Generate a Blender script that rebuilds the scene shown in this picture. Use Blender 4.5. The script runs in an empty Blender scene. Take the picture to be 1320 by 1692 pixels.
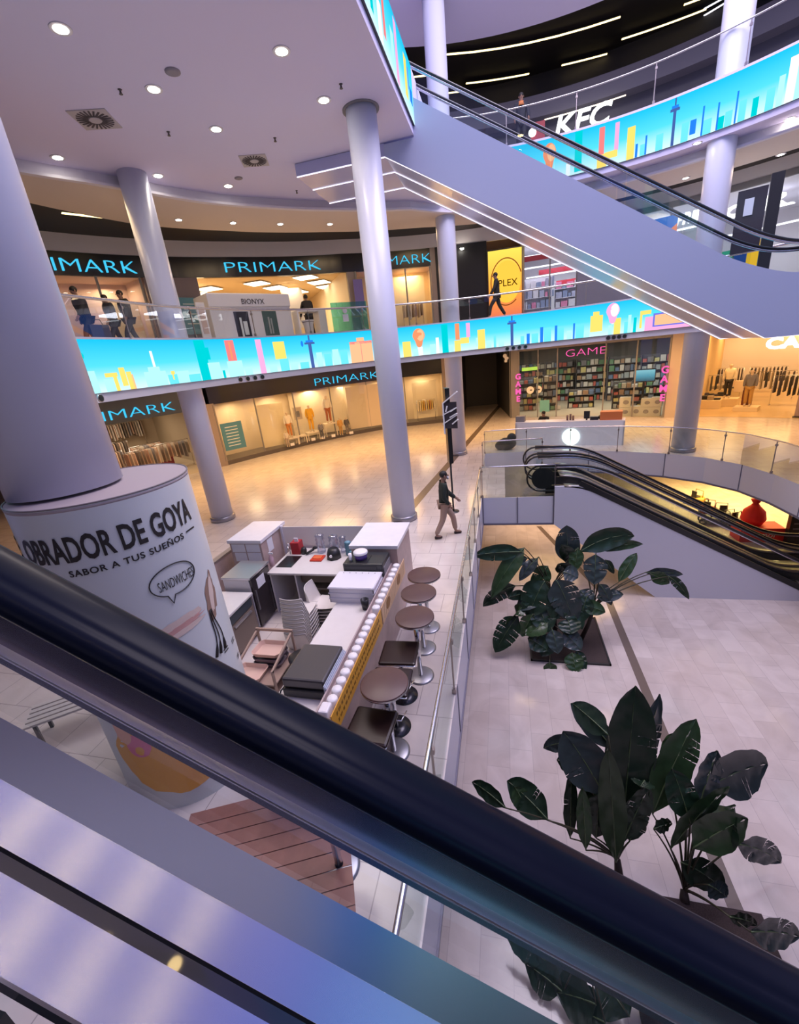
import bpy, bmesh, math, random
import numpy as np
from mathutils import Vector, Matrix
from mathutils.geometry import tessellate_polygon
random.seed(7)
SC = bpy.context.scene
COL = SC.collection
PI = math.pi
# ------------------------------------------------------------------ camera, world, exposure, big lights
_p, _r, _a = math.radians(20.2), math.radians(6.3), math.radians(15)
_F = Vector((-math.sin(_a), math.cos(_a), 0)); _R = Vector((math.cos(_a), math.sin(_a), 0)); _Z = Vector((0, 0, 1))
FW = _F*math.cos(_p) - _Z*math.sin(_p); _U = _F*math.sin(_p) + _Z*math.cos(_p)
EX = _R*math.cos(_r) - _U*math.sin(_r); EY = -_R*math.sin(_r) - _U*math.cos(_r)
EYE = Vector((0, 0, 4.5)); FPX = 700.0
cd = bpy.data.cameras.new('camera'); cam = bpy.data.objects.new('camera', cd); COL.objects.link(cam)
cd.sensor_fit = 'HORIZONTAL'; cd.sensor_width = 36; cd.lens = FPX/1320*36; cd.clip_start = 0.02; cd.clip_end = 300
m3 = Matrix((EX, -EY, -FW)).transposed()
cam.matrix_world = Matrix.Translation(EYE) @ m3.to_4x4()
SC.camera = cam
w = bpy.data.worlds.new('world'); SC.world = w; w.use_nodes = True
w.node_tree.nodes['Background'].inputs[0].default_value = (0.44, 0.42, 1.0, 1)
w.node_tree.nodes['Background'].inputs[1].default_value = 0.85
SC.view_settings.view_transform = 'Standard'; SC.view_settings.look = 'None'
SC.view_settings.gamma = 1; SC.view_settings.use_curve_mapping = False
SC.view_settings.exposure = 0.3
def area(name, loc, size, power, col, rot=(0, 0, 0), sy=None, spread=None):
    l = bpy.data.lights.new(name, 'AREA'); l.energy = power; l.color = col; l.size = size
    if sy: l.shape = 'RECTANGLE'; l.size_y = sy
    if spread: l.spread = spread
    o = bpy.data.objects.new(name, l); COL.objects.link(o); o.location = loc; o.rotation_euler = rot
    return o
area('skylight_light', (4.5, 11, 19), 11, 2450, (0.98, 0.86, 0.95))
WARM = (1.0, 0.62, 0.26); AMB = (1.0, 0.70, 0.38)
OX, OY = 1.01, 9.44
def pol(deg, R, z=0.0):
    a = math.radians(deg); return Vector((OX + R*math.cos(a), OY + R*math.sin(a), z))
# warm lamps under the first-floor slab, over the ground-floor ring walkway
for dg in (163, 148, 133, 118, 103, 88, 72, 57, 42):
    q = pol(dg, 14.6, 4.1)
    area('walkway_ceiling_light', q, 2.2, 135, (1.0, .56, .20))
# first-floor and top-floor walkways
for dg in (170, 150, 130, 110, 90, 70, 50):
    area('gallery_ceiling_light', pol(dg, 11.6, 9.1), 1.2, 26, AMB)
# basement floor behind the escalators, and the near walkway
area('basement_light', (10.5, 21, -1.0), 5, 520, (1.0, 0.66, 0.22))
area('basement_light', (1.5, 18.5, -1.3), 3, 75, (1.0, 0.62, 0.28))
area('kiosk_light', (-4.2, 7.5, 9.3), 3.0, 190, (1.0, 0.86, 0.80))
# ------------------------------------------------------------------ pixel rays -> points on real planes (camera model above)
def ray(px, py): return FW*FPX + EX*(px-660) + EY*(py-846)
def at_z(px, py, z): d = ray(px, py); return EYE + d*((z-EYE.z)/d.z)
def at_y(px, py, y): d = ray(px, py); return EYE + d*((y-EYE.y)/d.y)
def at_x(px, py, x): d = ray(px, py); return EYE + d*((x-EYE.x)/d.x)
def at_R(px, py, R):
    d = ray(px, py); qx, qy = -OX, -OY
    a = d.x*d.x+d.y*d.y; b = 2*(d.x*qx+d.y*qy); c = qx*qx+qy*qy-R*R
    t = (-b+math.sqrt(max(0, b*b-4*a*c)))/(2*a); return EYE + d*t
def deg_of(P): return math.degrees(math.atan2(P[1]-OY, P[0]-OX))
# ------------------------------------------------------------------ materials
MATS = {}
def mat(name, col, rough=.5, metal=0, emit=None, es=1.0, alpha=None, noise=None, coat=0, spec=None, bump=None, slope=True):
    if name in MATS: return MATS[name]
    m = bpy.data.materials.new(name); m.use_nodes = True; nt = m.node_tree; b = nt.nodes['Principled BSDF']
    c = (*col, 1) if len(col) == 3 else col
    b.inputs['Base Color'].default_value = c; b.inputs['Roughness'].default_value = rough; b.inputs['Metallic'].default_value = metal
    if coat: b.inputs['Coat Weight'].default_value = coat
    if spec is not None: b.inputs['Specular IOR Level'].default_value = spec
    if emit: b.inputs['Emission Color'].default_value = (*emit, 1); b.inputs['Emission Strength'].default_value = es
    if noise:
        sc, amt = noise
        tc = nt.nodes.new('ShaderNodeTexCoord'); n = nt.nodes.new('ShaderNodeTexNoise'); n.inputs['Scale'].default_value = sc; n.inputs['Detail'].default_value = 3
        r = nt.nodes.new('ShaderNodeMix'); r.data_type = 'RGBA'
        nt.links.new(tc.outputs['Object'], n.inputs['Vector']); nt.links.new(n.outputs['Fac'], r.inputs['Factor'])
        r.inputs['A'].default_value = (*[max(0, x*(1-amt)) for x in c[:3]], 1); r.inputs['B'].default_value = (*[min(1, x*(1+amt)) for x in c[:3]], 1)
        nt.links.new(r.outputs['Result'], b.inputs['Base Color'])
    if bump:
        sc3, st = bump
        tc = nt.nodes.new('ShaderNodeTexCoord'); mp = nt.nodes.new('ShaderNodeMapping'); mp.inputs['Scale'].default_value = sc3
        rt = nt.nodes.new('ShaderNodeMapping'); rt.inputs['Rotation'].default_value = (0, -math.radians(30) if slope else 0, 0)
        n = nt.nodes.new('ShaderNodeTexNoise'); n.inputs['Scale'].default_value = 1; n.inputs['Detail'].default_value = 2
        bp = nt.nodes.new('ShaderNodeBump'); bp.inputs['Strength'].default_value = st; bp.inputs['Distance'].default_value = .01
        nt.links.new(tc.outputs['Object'], rt.inputs['Vector']); nt.links.new(rt.outputs['Vector'], mp.inputs['Vector']); nt.links.new(mp.outputs['Vector'], n.inputs['Vector'])
        nt.links.new(n.outputs['Fac'], bp.inputs['Height']); nt.links.new(bp.outputs['Normal'], b.inputs['Normal'])
    MATS[name] = m; return m
def brushed(name, col, rough, aniso=.88):
    m = mat(name, col, rough, 1); nt = m.node_tree; b = nt.nodes['Principled BSDF']; b.inputs['Anisotropic'].default_value = aniso
    tg = nt.nodes.new('ShaderNodeTangent'); tg.direction_type = 'UV_MAP'; tg.uv_map = 'across'; nt.links.new(tg.outputs[0], b.inputs['Tangent']); return m
def glass(name, tint=(.86, .95, .93), refl=.10, rough=0.0):
    m = bpy.data.materials.new(name); m.use_nodes = True; nt = m.node_tree; nt.nodes.clear()
    o = nt.nodes.new('ShaderNodeOutputMaterial'); t = nt.nodes.new('ShaderNodeBsdfTransparent'); g = nt.nodes.new('ShaderNodeBsdfGlossy'); x = nt.nodes.new('ShaderNodeMixShader')
    t.inputs[0].default_value = (*tint, 1); g.inputs['Roughness'].default_value = rough; g.inputs[0].default_value = (.95, .97, 1, 1)
    lw = nt.nodes.new('ShaderNodeLayerWeight'); lw.inputs['Blend'].default_value = .35
    mr = nt.nodes.new('ShaderNodeMapRange'); mr.inputs['To Min'].default_value = refl*.6; mr.inputs['To Max'].default_value = min(.85, refl*5)
    nt.links.new(lw.outputs['Fresnel'], mr.inputs['Value']); nt.links.new(mr.outputs['Result'], x.inputs[0])
    nt.links.new(t.outputs[0], x.inputs[1]); nt.links.new(g.outputs[0], x.inputs[2]); nt.links.new(x.outputs[0], o.inputs[0])
    MATS[name] = m; return m
def emis(name, col, s):
    m = bpy.data.materials.new(name); m.use_nodes = True; nt = m.node_tree; nt.nodes.clear()
    o = nt.nodes.new('ShaderNodeOutputMaterial'); e = nt.nodes.new('ShaderNodeEmission'); e.inputs[0].default_value = (*col, 1); e.inputs[1].default_value = s
    nt.links.new(e.outputs[0], o.inputs[0]); MATS[name] = m; return m
def tiles(name, c1, c2, mortar, sx, sy, rough, rot=0.0, msize=.004, vein=0.25):
    m = bpy.data.materials.new(name); m.use_nodes = True; nt = m.node_tree; b = nt.nodes['Principled BSDF']
    tc = nt.nodes.new('ShaderNodeTexCoord'); mp = nt.nodes.new('ShaderNodeMapping'); mp.inputs['Rotation'].default_value = (0, 0, rot)
    br = nt.nodes.new('ShaderNodeTexBrick'); br.inputs['Color1'].default_value = (*c1, 1); br.inputs['Color2'].default_value = (*c2, 1); br.inputs['Mortar'].default_value = (*mortar, 1)
    br.inputs['Scale'].default_value = 1; br.inputs['Mortar Size'].default_value = msize; br.inputs['Brick Width'].default_value = sx; br.inputs['Row Height'].default_value = sy; br.offset = .5
    n = nt.nodes.new('ShaderNodeTexNoise'); n.inputs['Scale'].default_value = 1.3; n.inputs['Detail'].default_value = 6; n.inputs['Distortion'].default_value = 1.2
    mx = nt.nodes.new('ShaderNodeMix'); mx.data_type = 'RGBA'; mx.blend_type = 'MULTIPLY'; mx.inputs['Factor'].default_value = vein
    cr = nt.nodes.new('ShaderNodeValToRGB'); cr.color_ramp.elements[0].position = .35; cr.color_ramp.elements[0].color = (.62, .58, .56, 1); cr.color_ramp.elements[1].position = .62; cr.color_ramp.elements[1].color = (1, 1, 1, 1)
    nt.links.new(tc.outputs['Object'], mp.inputs['Vector']); nt.links.new(mp.outputs['Vector'], br.inputs['Vector']); nt.links.new(mp.outputs['Vector'], n.inputs['Vector'])
    nt.links.new(n.outputs['Fac'], cr.inputs['Fac']); nt.links.new(br.outputs['Color'], mx.inputs['A']); nt.links.new(cr.outputs['Color'], mx.inputs['B'])
    nt.links.new(mx.outputs['Result'], b.inputs['Base Color']); b.inputs['Roughness'].default_value = rough
    MATS[name] = m; return m
WHITE = mat('white_paint', (.66, .65, .73), .45)
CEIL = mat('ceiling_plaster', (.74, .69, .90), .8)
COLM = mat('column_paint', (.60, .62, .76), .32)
BULK = mat('bulkhead_paint', (.80, .74, .75), .8)
DARK = mat('dark_paint', (.012, .011, .012), .5)
DARKCEIL = mat('dark_ceiling', (.035, .028, .024), .7)
SIGNBLK = mat('sign_fascia', (.016, .015, .016), .25)
GREY = mat('grey_paint', (.22, .21, .23), .6)
STEEL = mat('steel', (.62, .62, .66), .25, 1)
CHROME = mat('chrome', (.75, .75, .78), .12, 1)
BLKMETAL = mat('black_metal', (.02, .02, .022), .35)
BLKRUB = mat('black_rubber', (.012, .012, .016), .28, coat=.3)
FLOOR0 = tiles('ground_floor_tiles', (.70, .63, .60), (.66, .59, .56), (.42, .37, .36), .6, .6, .17, 0, .006)
FLOORB = tiles('basement_tiles', (.66, .58, .55), (.57, .49, .46), (.46, .40, .38), .9, .45, .14, PI/2, .004, .35)
FLOOR1 = tiles('gallery_tiles', (.62, .56, .54), (.6, .54, .5), (.4, .36, .34), .6, .6, .2)
STRIP = mat('grey_stone_strip', (.16, .12, .10), .25)
GLASS = glass('balustrade_glass', (.84, .93, .92), .10)
SHOPGLASS = glass('shop_glass', (.93, .95, .94), .05)
ESCGLASS = glass('escalator_glass', (.88, .93, .95), .03)
# ------------------------------------------------------------------ mesh builder
class MB:
    def __init__(s): s.v = []; s.f = []; s.m = []; s.sm = []
    def add(s, vs, fs, mi=0, smooth=False):
        n = len(s.v); s.v += [tuple(v) for v in vs]
        for f in fs: s.f.append(tuple(n+i for i in f)); s.m.append(mi); s.sm.append(smooth)
        return s
    def box(s, x0, x1, y0, y1, z0, z1, mi=0):
        return s.add([(x0,y0,z0),(x1,y0,z0),(x1,y1,z0),(x0,y1,z0),(x0,y0,z1),(x1,y0,z1),(x1,y1,z1),(x0,y1,z1)],
                     [(3,2,1,0),(4,5,6,7),(0,1,5,4),(1,2,6,5),(2,3,7,6),(3,0,4,7)], mi)
    def boxm(s, M, sx, sy, sz, mi=0):
        vs = [M @ Vector((x*sx/2, y*sy/2, z*sz/2)) for z in (-1,1) for y in (-1,1) for x in (-1,1)]
        return s.add(vs, [(0,2,3,1),(4,5,7,6),(0,1,5,4),(1,3,7,5),(3,2,6,7),(2,0,4,6)], mi)
    def bar(s, p, q, w, h, up=(0,0,1), mi=0):
        p, q = Vector(p), Vector(q); d = q-p; L = d.length
        if L < 1e-6: return s
        d /= L; up = Vector(up); sd = d.cross(up)
        if sd.length < 1e-4: sd = d.cross(Vector((0,1,0)))
        sd.normalize(); u = sd.cross(d)
        M = Matrix((d, sd, u)).transposed().to_4x4(); M.translation = (p+q)/2
        return s.boxm(M, L, w, h, mi)
    def tube(s, pts, r, n=8, mi=0, cap=True, closed=False):
        pts = [Vector(p) for p in pts]; R = r if isinstance(r, (list, tuple)) else [r]*len(pts)
        k = len(pts); rings = []; pu = None
        for i, p in enumerate(pts):
            if closed: t = pts[(i+1) % k]-pts[i-1]
            else: t = pts[min(i+1, k-1)]-pts[max(i-1, 0)]
            t.normalize()
            if pu is None: pu = Vector((0,0,1)) if abs(t.z) < .9 else Vector((1,0,0))
            sd = t.cross(pu)
            if sd.length < 1e-5: sd = t.cross(Vector((0,1,0)))
            sd.normalize(); pu = sd.cross(t)
            rings.append([p + (sd*math.cos(2*PI*j/n) + pu*math.sin(2*PI*j/n))*R[i] for j in range(n)])
        vs = [v for rg in rings for v in rg]; fs = []
        for i in range(k if closed else k-1):
            a, b = i*n, ((i+1) % k)*n
            for j in range(n): fs.append((a+j, a+(j+1) % n, b+(j+1) % n, b+j))
        s.add(vs, fs, mi, True)
        if cap and not closed:
            s.add(rings[0], [tuple(range(n))[::-1]], mi); s.add(rings[-1], [tuple(range(n))], mi)
        return s
    def cyl(s, p, q, r, n=16, r2=None, mi=0): return s.tube([p, q], [r, r if r2 is None else r2], n, mi)
    def lathe(s, c, prof, n=24, mi=0, a0=0, a1=2*PI, cap=True):
        full = abs(a1-a0-2*PI) < 1e-6; k = n if full else n+1
        vs = [(c[0]+r*math.cos(a0+(a1-a0)*j/n), c[1]+r*math.sin(a0+(a1-a0)*j/n), c[2]+z) for r, z in prof for j in range(k)]
        fs = []
        for i in range(len(prof)-1):
            for j in range(n): fs.append((i*k+j, i*k+(j+1) % k, (i+1)*k+(j+1) % k, (i+1)*k+j))
        s.add(vs, fs, mi, True)
        if full and cap:
            if prof[0][0] > 1e-4: s.add(vs[:k], [tuple(range(k))[::-1]], mi)
            if prof[-1][0] > 1e-4: s.add(vs[-k:], [tuple(range(k))], mi)
        return s
    def prism(s, poly, z0, z1, mi=0, mt=None):
        n = len(poly); vs = [(x, y, z0) for x, y in poly] + [(x, y, z1) for x, y in poly]
        tri = tessellate_polygon([[Vector((x, y, 0)) for x, y in poly]])
        s.add(vs, [(i, (i+1) % n, n+(i+1) % n, n+i) for i in range(n)], mi)
        s.add(vs, [tuple(t) for t in tri], mi); s.add(vs, [tuple(n+i for i in t) for t in tri], mi if mt is None else mt)
        return s
    def slab(s, outer, holes, z0, z1, mi=0, mtop=None, medge=None):
        loops = [outer]+holes; flat = [p for l in loops for p in l]
        tri = tessellate_polygon([[Vector((x, y, 0)) for x, y in l] for l in loops]); n = len(flat)
        vs = [(x, y, z0) for x, y in flat] + [(x, y, z1) for x, y in flat]
        s.add(vs, [tuple(t) for t in tri], mi); s.add(vs, [tuple(n+i for i in t) for t in tri], mi if mtop is None else mtop)
        o = 0
        for l in loops:
            k = len(l); s.add(vs, [(o+i, o+(i+1) % k, n+o+(i+1) % k, n+o+i) for i in range(k)], mi if medge is None else medge); o += k
        return s
    def strip(s, A, B, mi=0, smooth=False):
        n = len(A); return s.add(list(A)+list(B), [(i, i+1, n+i+1, n+i) for i in range(n-1)], mi, smooth)
    def ell(s, c, r, nu=12, nv=8, mi=0, M=None):
        vs = []; fs = []
        for i in range(nv+1):
            th = PI*i/nv
            for j in range(nu):
                ph = 2*PI*j/nu; v = Vector((r[0]*math.sin(th)*math.cos(ph), r[1]*math.sin(th)*math.sin(ph), r[2]*math.cos(th)))
                if M: v = M @ v
                vs.append(v+Vector(c))
        for i in range(nv):
            for j in range(nu): fs.append((i*nu+j, (i+1)*nu+j, (i+1)*nu+(j+1) % nu, i*nu+(j+1) % nu))
        return s.add(vs, fs, mi, True)
    def mesh(s, name, mats, off=(0,0,0), flip=False):
        me = bpy.data.meshes.new(name); o = off
        me.from_pydata([(v[0]-o[0], v[1]-o[1], v[2]-o[2]) for v in s.v], [], s.f)
        for m in (mats if isinstance(mats, (list, tuple)) else [mats]): me.materials.append(m)
        me.polygons.foreach_set('material_index', s.m); me.polygons.foreach_set('use_smooth', s.sm)
        bm = bmesh.new(); bm.from_mesh(me); bmesh.ops.remove_doubles(bm, verts=bm.verts, dist=1e-5); bmesh.ops.recalc_face_normals(bm, faces=bm.faces); bm.to_mesh(me); bm.free()
        me.update(); return me
def tag(o, label, cat, group=None, kind=None):
    if label: o['label'] = label
    if cat: o['category'] = cat
    if group: o['group'] = group
    if kind: o['kind'] = kind
    return o
def struct(name, mb, mats, label=None):
    o = bpy.data.objects.new(name, mb.mesh(name, mats)); COL.objects.link(o); o['kind'] = 'structure'
    if label: o['label'] = label
    return o
def bev(o, wd, seg=2):
    b = o.modifiers.new('bevel', 'BEVEL'); b.width = wd; b.segments = seg; b.limit_method = 'ANGLE'; b.angle_limit = math.radians(40); return o
class T:
    """a thing: an Empty at its base, its parts as children; meshes are given in world or local coordinates"""
    def __init__(s, name, label, cat, loc=(0,0,0), rz=0, group=None):
        o = bpy.data.objects.new(name, None); COL.objects.link(o); o.location = loc; o.rotation_euler = (0, 0, rz); o.empty_display_size = .1
        tag(o, label, cat, group); s.o = o; s.loc = tuple(loc)
    def part(s, name, mb, mats, label=None, parent=None, world=True, bevel=0, kind=None):
        off = s.loc if world else (0,0,0)
        me = mb if isinstance(mb, bpy.types.Mesh) else mb.mesh(name, mats, off)
        if mb is me and mats is not None and not len(me.materials): me.name = name; me.materials.append(mats)
        c = bpy.data.objects.new(name, me); COL.objects.link(c); c.parent = parent or s.o
        if label: c['label'] = label
        if kind: c['kind'] = kind
        if bevel: bev(c, bevel)
        return c
def single(name, mb, mats, label, cat, loc, group=None, world=True, bevel=0):
    me = mb if isinstance(mb, bpy.types.Mesh) else mb.mesh(name, mats, loc if world else (0,0,0))
    o = bpy.data.objects.new(name, me); COL.objects.link(o); o.location = loc; tag(o, label, cat, group)
    if bevel: bev(o, bevel)
    return o
def copy_tree(o, parent=None):
    c = o.copy(); COL.objects.link(c); c.parent = parent
    if parent: c.matrix_parent_inverse = o.matrix_parent_inverse
    for ch in o.children: copy_tree(ch, c)
    return c
_fcache = {}
def text_mb(txt, size, depth=.01, spacing=1.0, bold=0.0, shear=0.0, xs=1.0):
    """letters as a mesh in the xy plane, centred on x, baseline at y=0"""
    cu = bpy.data.curves.new('lettering', 'FONT'); cu.body = txt; cu.size = size; cu.extrude = depth; cu.align_x = 'CENTER'; cu.space_character = spacing; cu.offset = bold; cu.shear = shear; cu.resolution_u = 3
    ob = bpy.data.objects.new('lettering', cu); COL.objects.link(ob)
    dg = bpy.context.evaluated_depsgraph_get(); me = bpy.data.meshes.new_from_object(ob.evaluated_get(dg))
    mb = MB(); mb.add([(v.co.x*xs, v.co.y, v.co.z) for v in me.vertices], [tuple(p.vertices) for p in me.polygons])
    bpy.data.objects.remove(ob); bpy.data.curves.remove(cu); bpy.data.meshes.remove(me); return mb
def xf(mb, M):
    mb.v = [tuple(M @ Vector(v)) for v in mb.v]; return mb
def facing(deg, R, z):
    """matrix of an upright plane on the ring facing its centre, x running to the right as seen from inside"""
    a = math.radians(deg); M = Matrix(((math.sin(a), 0, -math.cos(a)), (-math.cos(a), 0, -math.sin(a)), (0, 1, 0))).to_4x4()
    M.translation = pol(deg, R, z); return M
def lerp_tab(tab, x):
    tab = sorted(tab)
    if x <= tab[0][0]: return tab[0][1]
    for (a, b), (c, d) in zip(tab, tab[1:]):
        if x <= c: return b+(d-b)*(x-a)/(c-a)
    return tab[-1][1]
def frange(a, b, n): return [a+(b-a)*i/n for i in range(n+1)]
# ------------------------------------------------------------------ large structure: slabs, columns, shop fronts
def arc(R, d0, d1, n): return [tuple(pol(d, R)[:2]) for d in frange(d0, d1, n)]
L0, L1, L2, LB = 0.0, 5.55, 11.0, -3.4
# basement floor, its stone strip
struct('floor_basement', MB().box(-12, 32, -10, 34, LB-.2, LB), FLOORB)
struct('trim_1', MB().box(3.0, 3.2, -10, 12.7, LB, LB+.003).add([(3.0,12.7,LB+.003),(3.2,12.7,LB+.003),(1.55,18.6,LB+.003),(1.35,18.6,LB+.003)],[(0,1,2,3)]), STRIP)
struct('wall_basement', MB().box(-9, -8.9, -10, 34, LB, -.9).box(-9, 32, 31, 31.1, LB, -.9), mat('basement_wall', (.62, .47, .2), .7))
# ground floor slab with the stepped opening over the basement
HOLE0 = [(-.72,-9),(-.72,12.93),(1.45,12.93),(1.45,16.7),(-.85,16.7),(-.85,18.95),(.9,18.98),(2.2,18.86),(3.4,18.55),(4.7,18.1),(5.9,17.5),(6.9,16.65),(7.55,15.6),(7.85,14.4),(7.95,13.2),(8.0,11),(8.0,-9)]
struct('floor_ground', MB().slab([(-34,-9.5),(42,-9.5),(42,52),(-34,52)], [HOLE0], -.9, 0, 1, 0, 1), [FLOOR0, WHITE])
F0 = struct('trim_2', MB().bar((-.3,35,.003),(-2.6,14.6,.003),.28,.006,mi=0).bar((-2.6,14.6,.003),(-3.2,9.2,.003),.28,.006), STRIP)
# dark reveal under the fascia edges
m = MB()
for (a, b) in zip(HOLE0, HOLE0[1:]): m.bar((a[0],a[1],-.9),(b[0],b[1],-.9),.05,.06)
struct('trim_3', m, mat('edge_profile', (.16,.15,.2), .4))
# first-floor and top-floor slabs
R_B = 9.6
HOLE1 = [(-8.59,-2.4)]+arc(R_B,180,0,72)+[(10.61,-2.4)]
struct('floor_first', MB().slab([(-34,-9.5),(42,-9.5),(42,52),(-34,52)], [HOLE1], 4.2, L1, 1, 0, 1), [FLOOR1, WHITE])
HOLE2 = [(-2.05,-2.4),(-2.05,18.54)]+arc(R_B,108.6,0,48)+[(10.61,-2.4)]
struct('floor_top', MB().slab([(-34,-9.5),(42,-9.5),(42,52),(-34,52)], [HOLE2], 9.55, L2, 1, 0, 1), [FLOOR1, CEIL])
# lowered ring soffit of the first floor, between a curved fascia and the dark slot behind it
RF = [(186,11.9),(180,11.75),(173,11.0),(166,10.55),(158,10.25),(147,9.7),(133,9.25),(117,9.1),(108,9.75),(95,10.4),(69,10.2),(56,10.3),(40,10.5)]
RG = [(186,13.6),(178,13.2),(172,13.1),(160,12.95),(149,12.3),(131,11.55),(112,11.3),(95,11.8),(60,12.2),(40,12.5)]
A = []; B = []
for d in frange(186, 40, 80):
    A.append(pol(d, lerp_tab(RF, d))); B.append(pol(d, lerp_tab(RG, d)))
up = lambda L, z, dr=0: [Vector((p.x, p.y, z)) for p in L]
def ringshift(tab, dr, z): return [pol(d, lerp_tab(tab, d)+dr, z) for d in frange(186, 40, 80)]
struct('ceiling_ring', MB().strip(up(A,9.25), up(B,9.25)).strip(up(B,9.25), up(B,9.55)), mat('ring_soffit', (.72,.62,.55), .7))
struct('trim_7', MB().strip(up(A,9.31), up(A,9.55)).strip(up(A,9.31), ringshift(RF,-.16,9.31)).strip(ringshift(RF,-.16,9.31), ringshift(RF,-.16,9.25)).strip(ringshift(RF,-.16,9.25), up(A,9.25)), mat('ring_ledge', (.76,.72,.78), .6))
R1 = [(186,17.2),(175,16.8),(161,15.8),(143,14.5),(125,13.7),(97,13.6),(60,14.0),(30,14.2)]
R0 = [(168,18.4),(147,18.1),(137,18.5),(125,19.4),(115,20.0),(104,19.7),(98.5,20.2),(91.5,19.0),(65,17.2),(60,17.5),(30,18.0)]
def rw(mb, tab, d0, d1, z0, z1, dr=0.0, th=.12, n=None, mi=0):
    n = n or max(2, int(abs(d1-d0)/2)); ds = frange(d0, d1, n)
    P = [pol(d, lerp_tab(tab, d)+dr) for d in ds]; Q = [pol(d, lerp_tab(tab, d)+dr+th) for d in ds]
    k = n+1; vs = [Vector((p.x,p.y,z)) for z in (z0,z1) for L in (P,Q) for p in L]
    fs = []
    for i in range(n):
        fs += [(i,i+1,2*k+i+1,2*k+i),(k+i,3*k+i,3*k+i+1,k+i+1),(2*k+i,2*k+i+1,3*k+i+1,3*k+i),(i,k+i,k+i+1,i+1)]
    fs += [(0,2*k,3*k,k),(n,k+n,3*k+n,2*k+n)]
    return mb.add(vs, fs, mi)
# dark slot ceiling and the plaster bulkhead over the first-floor shops
struct('ceiling_slot', MB().strip([pol(d, lerp_tab(RG,d)-.05, 9.53) for d in frange(186,40,80)], [pol(d, lerp_tab(R1,d)+.1, 9.53) for d in frange(186,40,80)]), DARKCEIL)
struct('wall_bulkhead', rw(MB(), R1, 186, 40, 8.95, 9.55), BULK)
def shopbox(name, tab, d0, d1, z0, z1, depth, wallm, floorm=None, ceilm=None):
    """back wall, two side walls, ceiling of one shop interior"""
    mb = MB(); rw(mb, tab, d0, d1, z0, z1, depth, .1)
    ds = frange(d0, d1, max(3, int(abs(d1-d0)/2)))
    for d in (d0, d1):
        mb.bar(pol(d, lerp_tab(tab,d)+.15, (z0+z1)/2), pol(d, lerp_tab(tab,d)+depth, (z0+z1)/2), .08, z1-z0)
    struct('wall_'+name, mb, wallm)
    if ceilm: struct('ceiling_'+name, MB().strip([pol(d, lerp_tab(tab,d)+.05, z1-.01) for d in ds], [pol(d, lerp_tab(tab,d)+depth, z1-.01) for d in ds]), ceilm)
    if floorm: struct('floor_'+name, MB().strip([pol(d, lerp_tab(tab,d)+.05, z0+.006) for d in ds], [pol(d, lerp_tab(tab,d)+depth, z0+.006) for d in ds]), floorm)
CREAM = mat('cream_wall', (.78,.66,.48), .7); PINKW = mat('pink_wall', (.62,.47,.42), .7); WARMFL = mat('warm_shop_floor', (.62,.47,.30), .25)
CREAMC = mat('cream_ceiling', (.70,.56,.36), .8)
def shoplight(tab, deg, dr, z, size, pw, col): area('shop_ceiling_light', pol(deg, lerp_tab(tab,deg)+dr, z), size, pw, col)
# first floor: window bay, entrance, window bay, black wall, white shop
shopbox('window_bay_left', R1, 178, 156.5, L1, 8.25, 1.5, PINKW, WARMFL, PINKW); shoplight(R1, 168, .8, 8.1, .9, 34, AMB); shoplight(R1, 160, .8, 8.1, .9, 30, AMB)
shopbox('entrance', R1, 149.5, 124.5, L1, 8.4, 9, CREAM, WARMFL, CREAMC); shoplight(R1, 144, 3, 8.2, 1.5, 120, AMB); shoplight(R1, 132, 3.5, 8.2, 1.5, 120, AMB)
shopbox('window_bay_right', R1, 124, 107.5, L1, 8.25, 1.5, CREAM, WARMFL, PINKW); shoplight(R1, 112, .8, 8.1, .9, 42, WARM)
m = MB(); rw(m, R1, 186, 156, 8.25, 8.97, -.02, .2); struct('wall_fascia_left', m, SIGNBLK)
m = MB(); rw(m, R1, 156, 107, 8.25, 8.97, -.02, .2); struct('wall_fascia_right', m, SIGNBLK)
m = MB(); rw(m, R1, 156.5, 149.5, L1, 8.25, 0, .15); struct('wall_pier_left', m, mat('mauve_pier', (.22,.17,.19), .6))
m = MB(); rw(m, R1, 124.6, 123, L1, 8.25, 0, .15); rw(m, R1, 108, 106.8, L1, 8.97, -.03, .2); struct('wall_pier_right', m, mat('taupe_pier', (.30,.24,.22), .5))
m = MB(); rw(m, R1, 107, 97, L1, 8.97, -.05, .2); struct('wall_black', m, DARK)
shopbox('white_shop', R1, 90.2, 40, L1, 8.9, 6.5, mat('white_shop_wall', (.72,.70,.74), .6), mat('white_shop_floor', (.6,.58,.6), .2), mat('white_shop_ceiling', (.7,.7,.75), .6))
shoplight(R1, 84, 2.5, 8.7, 2, 80, (.9,.9,1)); shoplight(R1, 70, 2.5, 8.7, 2, 80, (.9,.9,1)); shoplight(R1, 55, 2.5, 8.7, 2, 80, (.9,.9,1))
m = MB(); rw(m, R1, 92.5, 40, 8.9, 9.1, -.02, .15); struct('trim_4', m, GREY)
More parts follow.
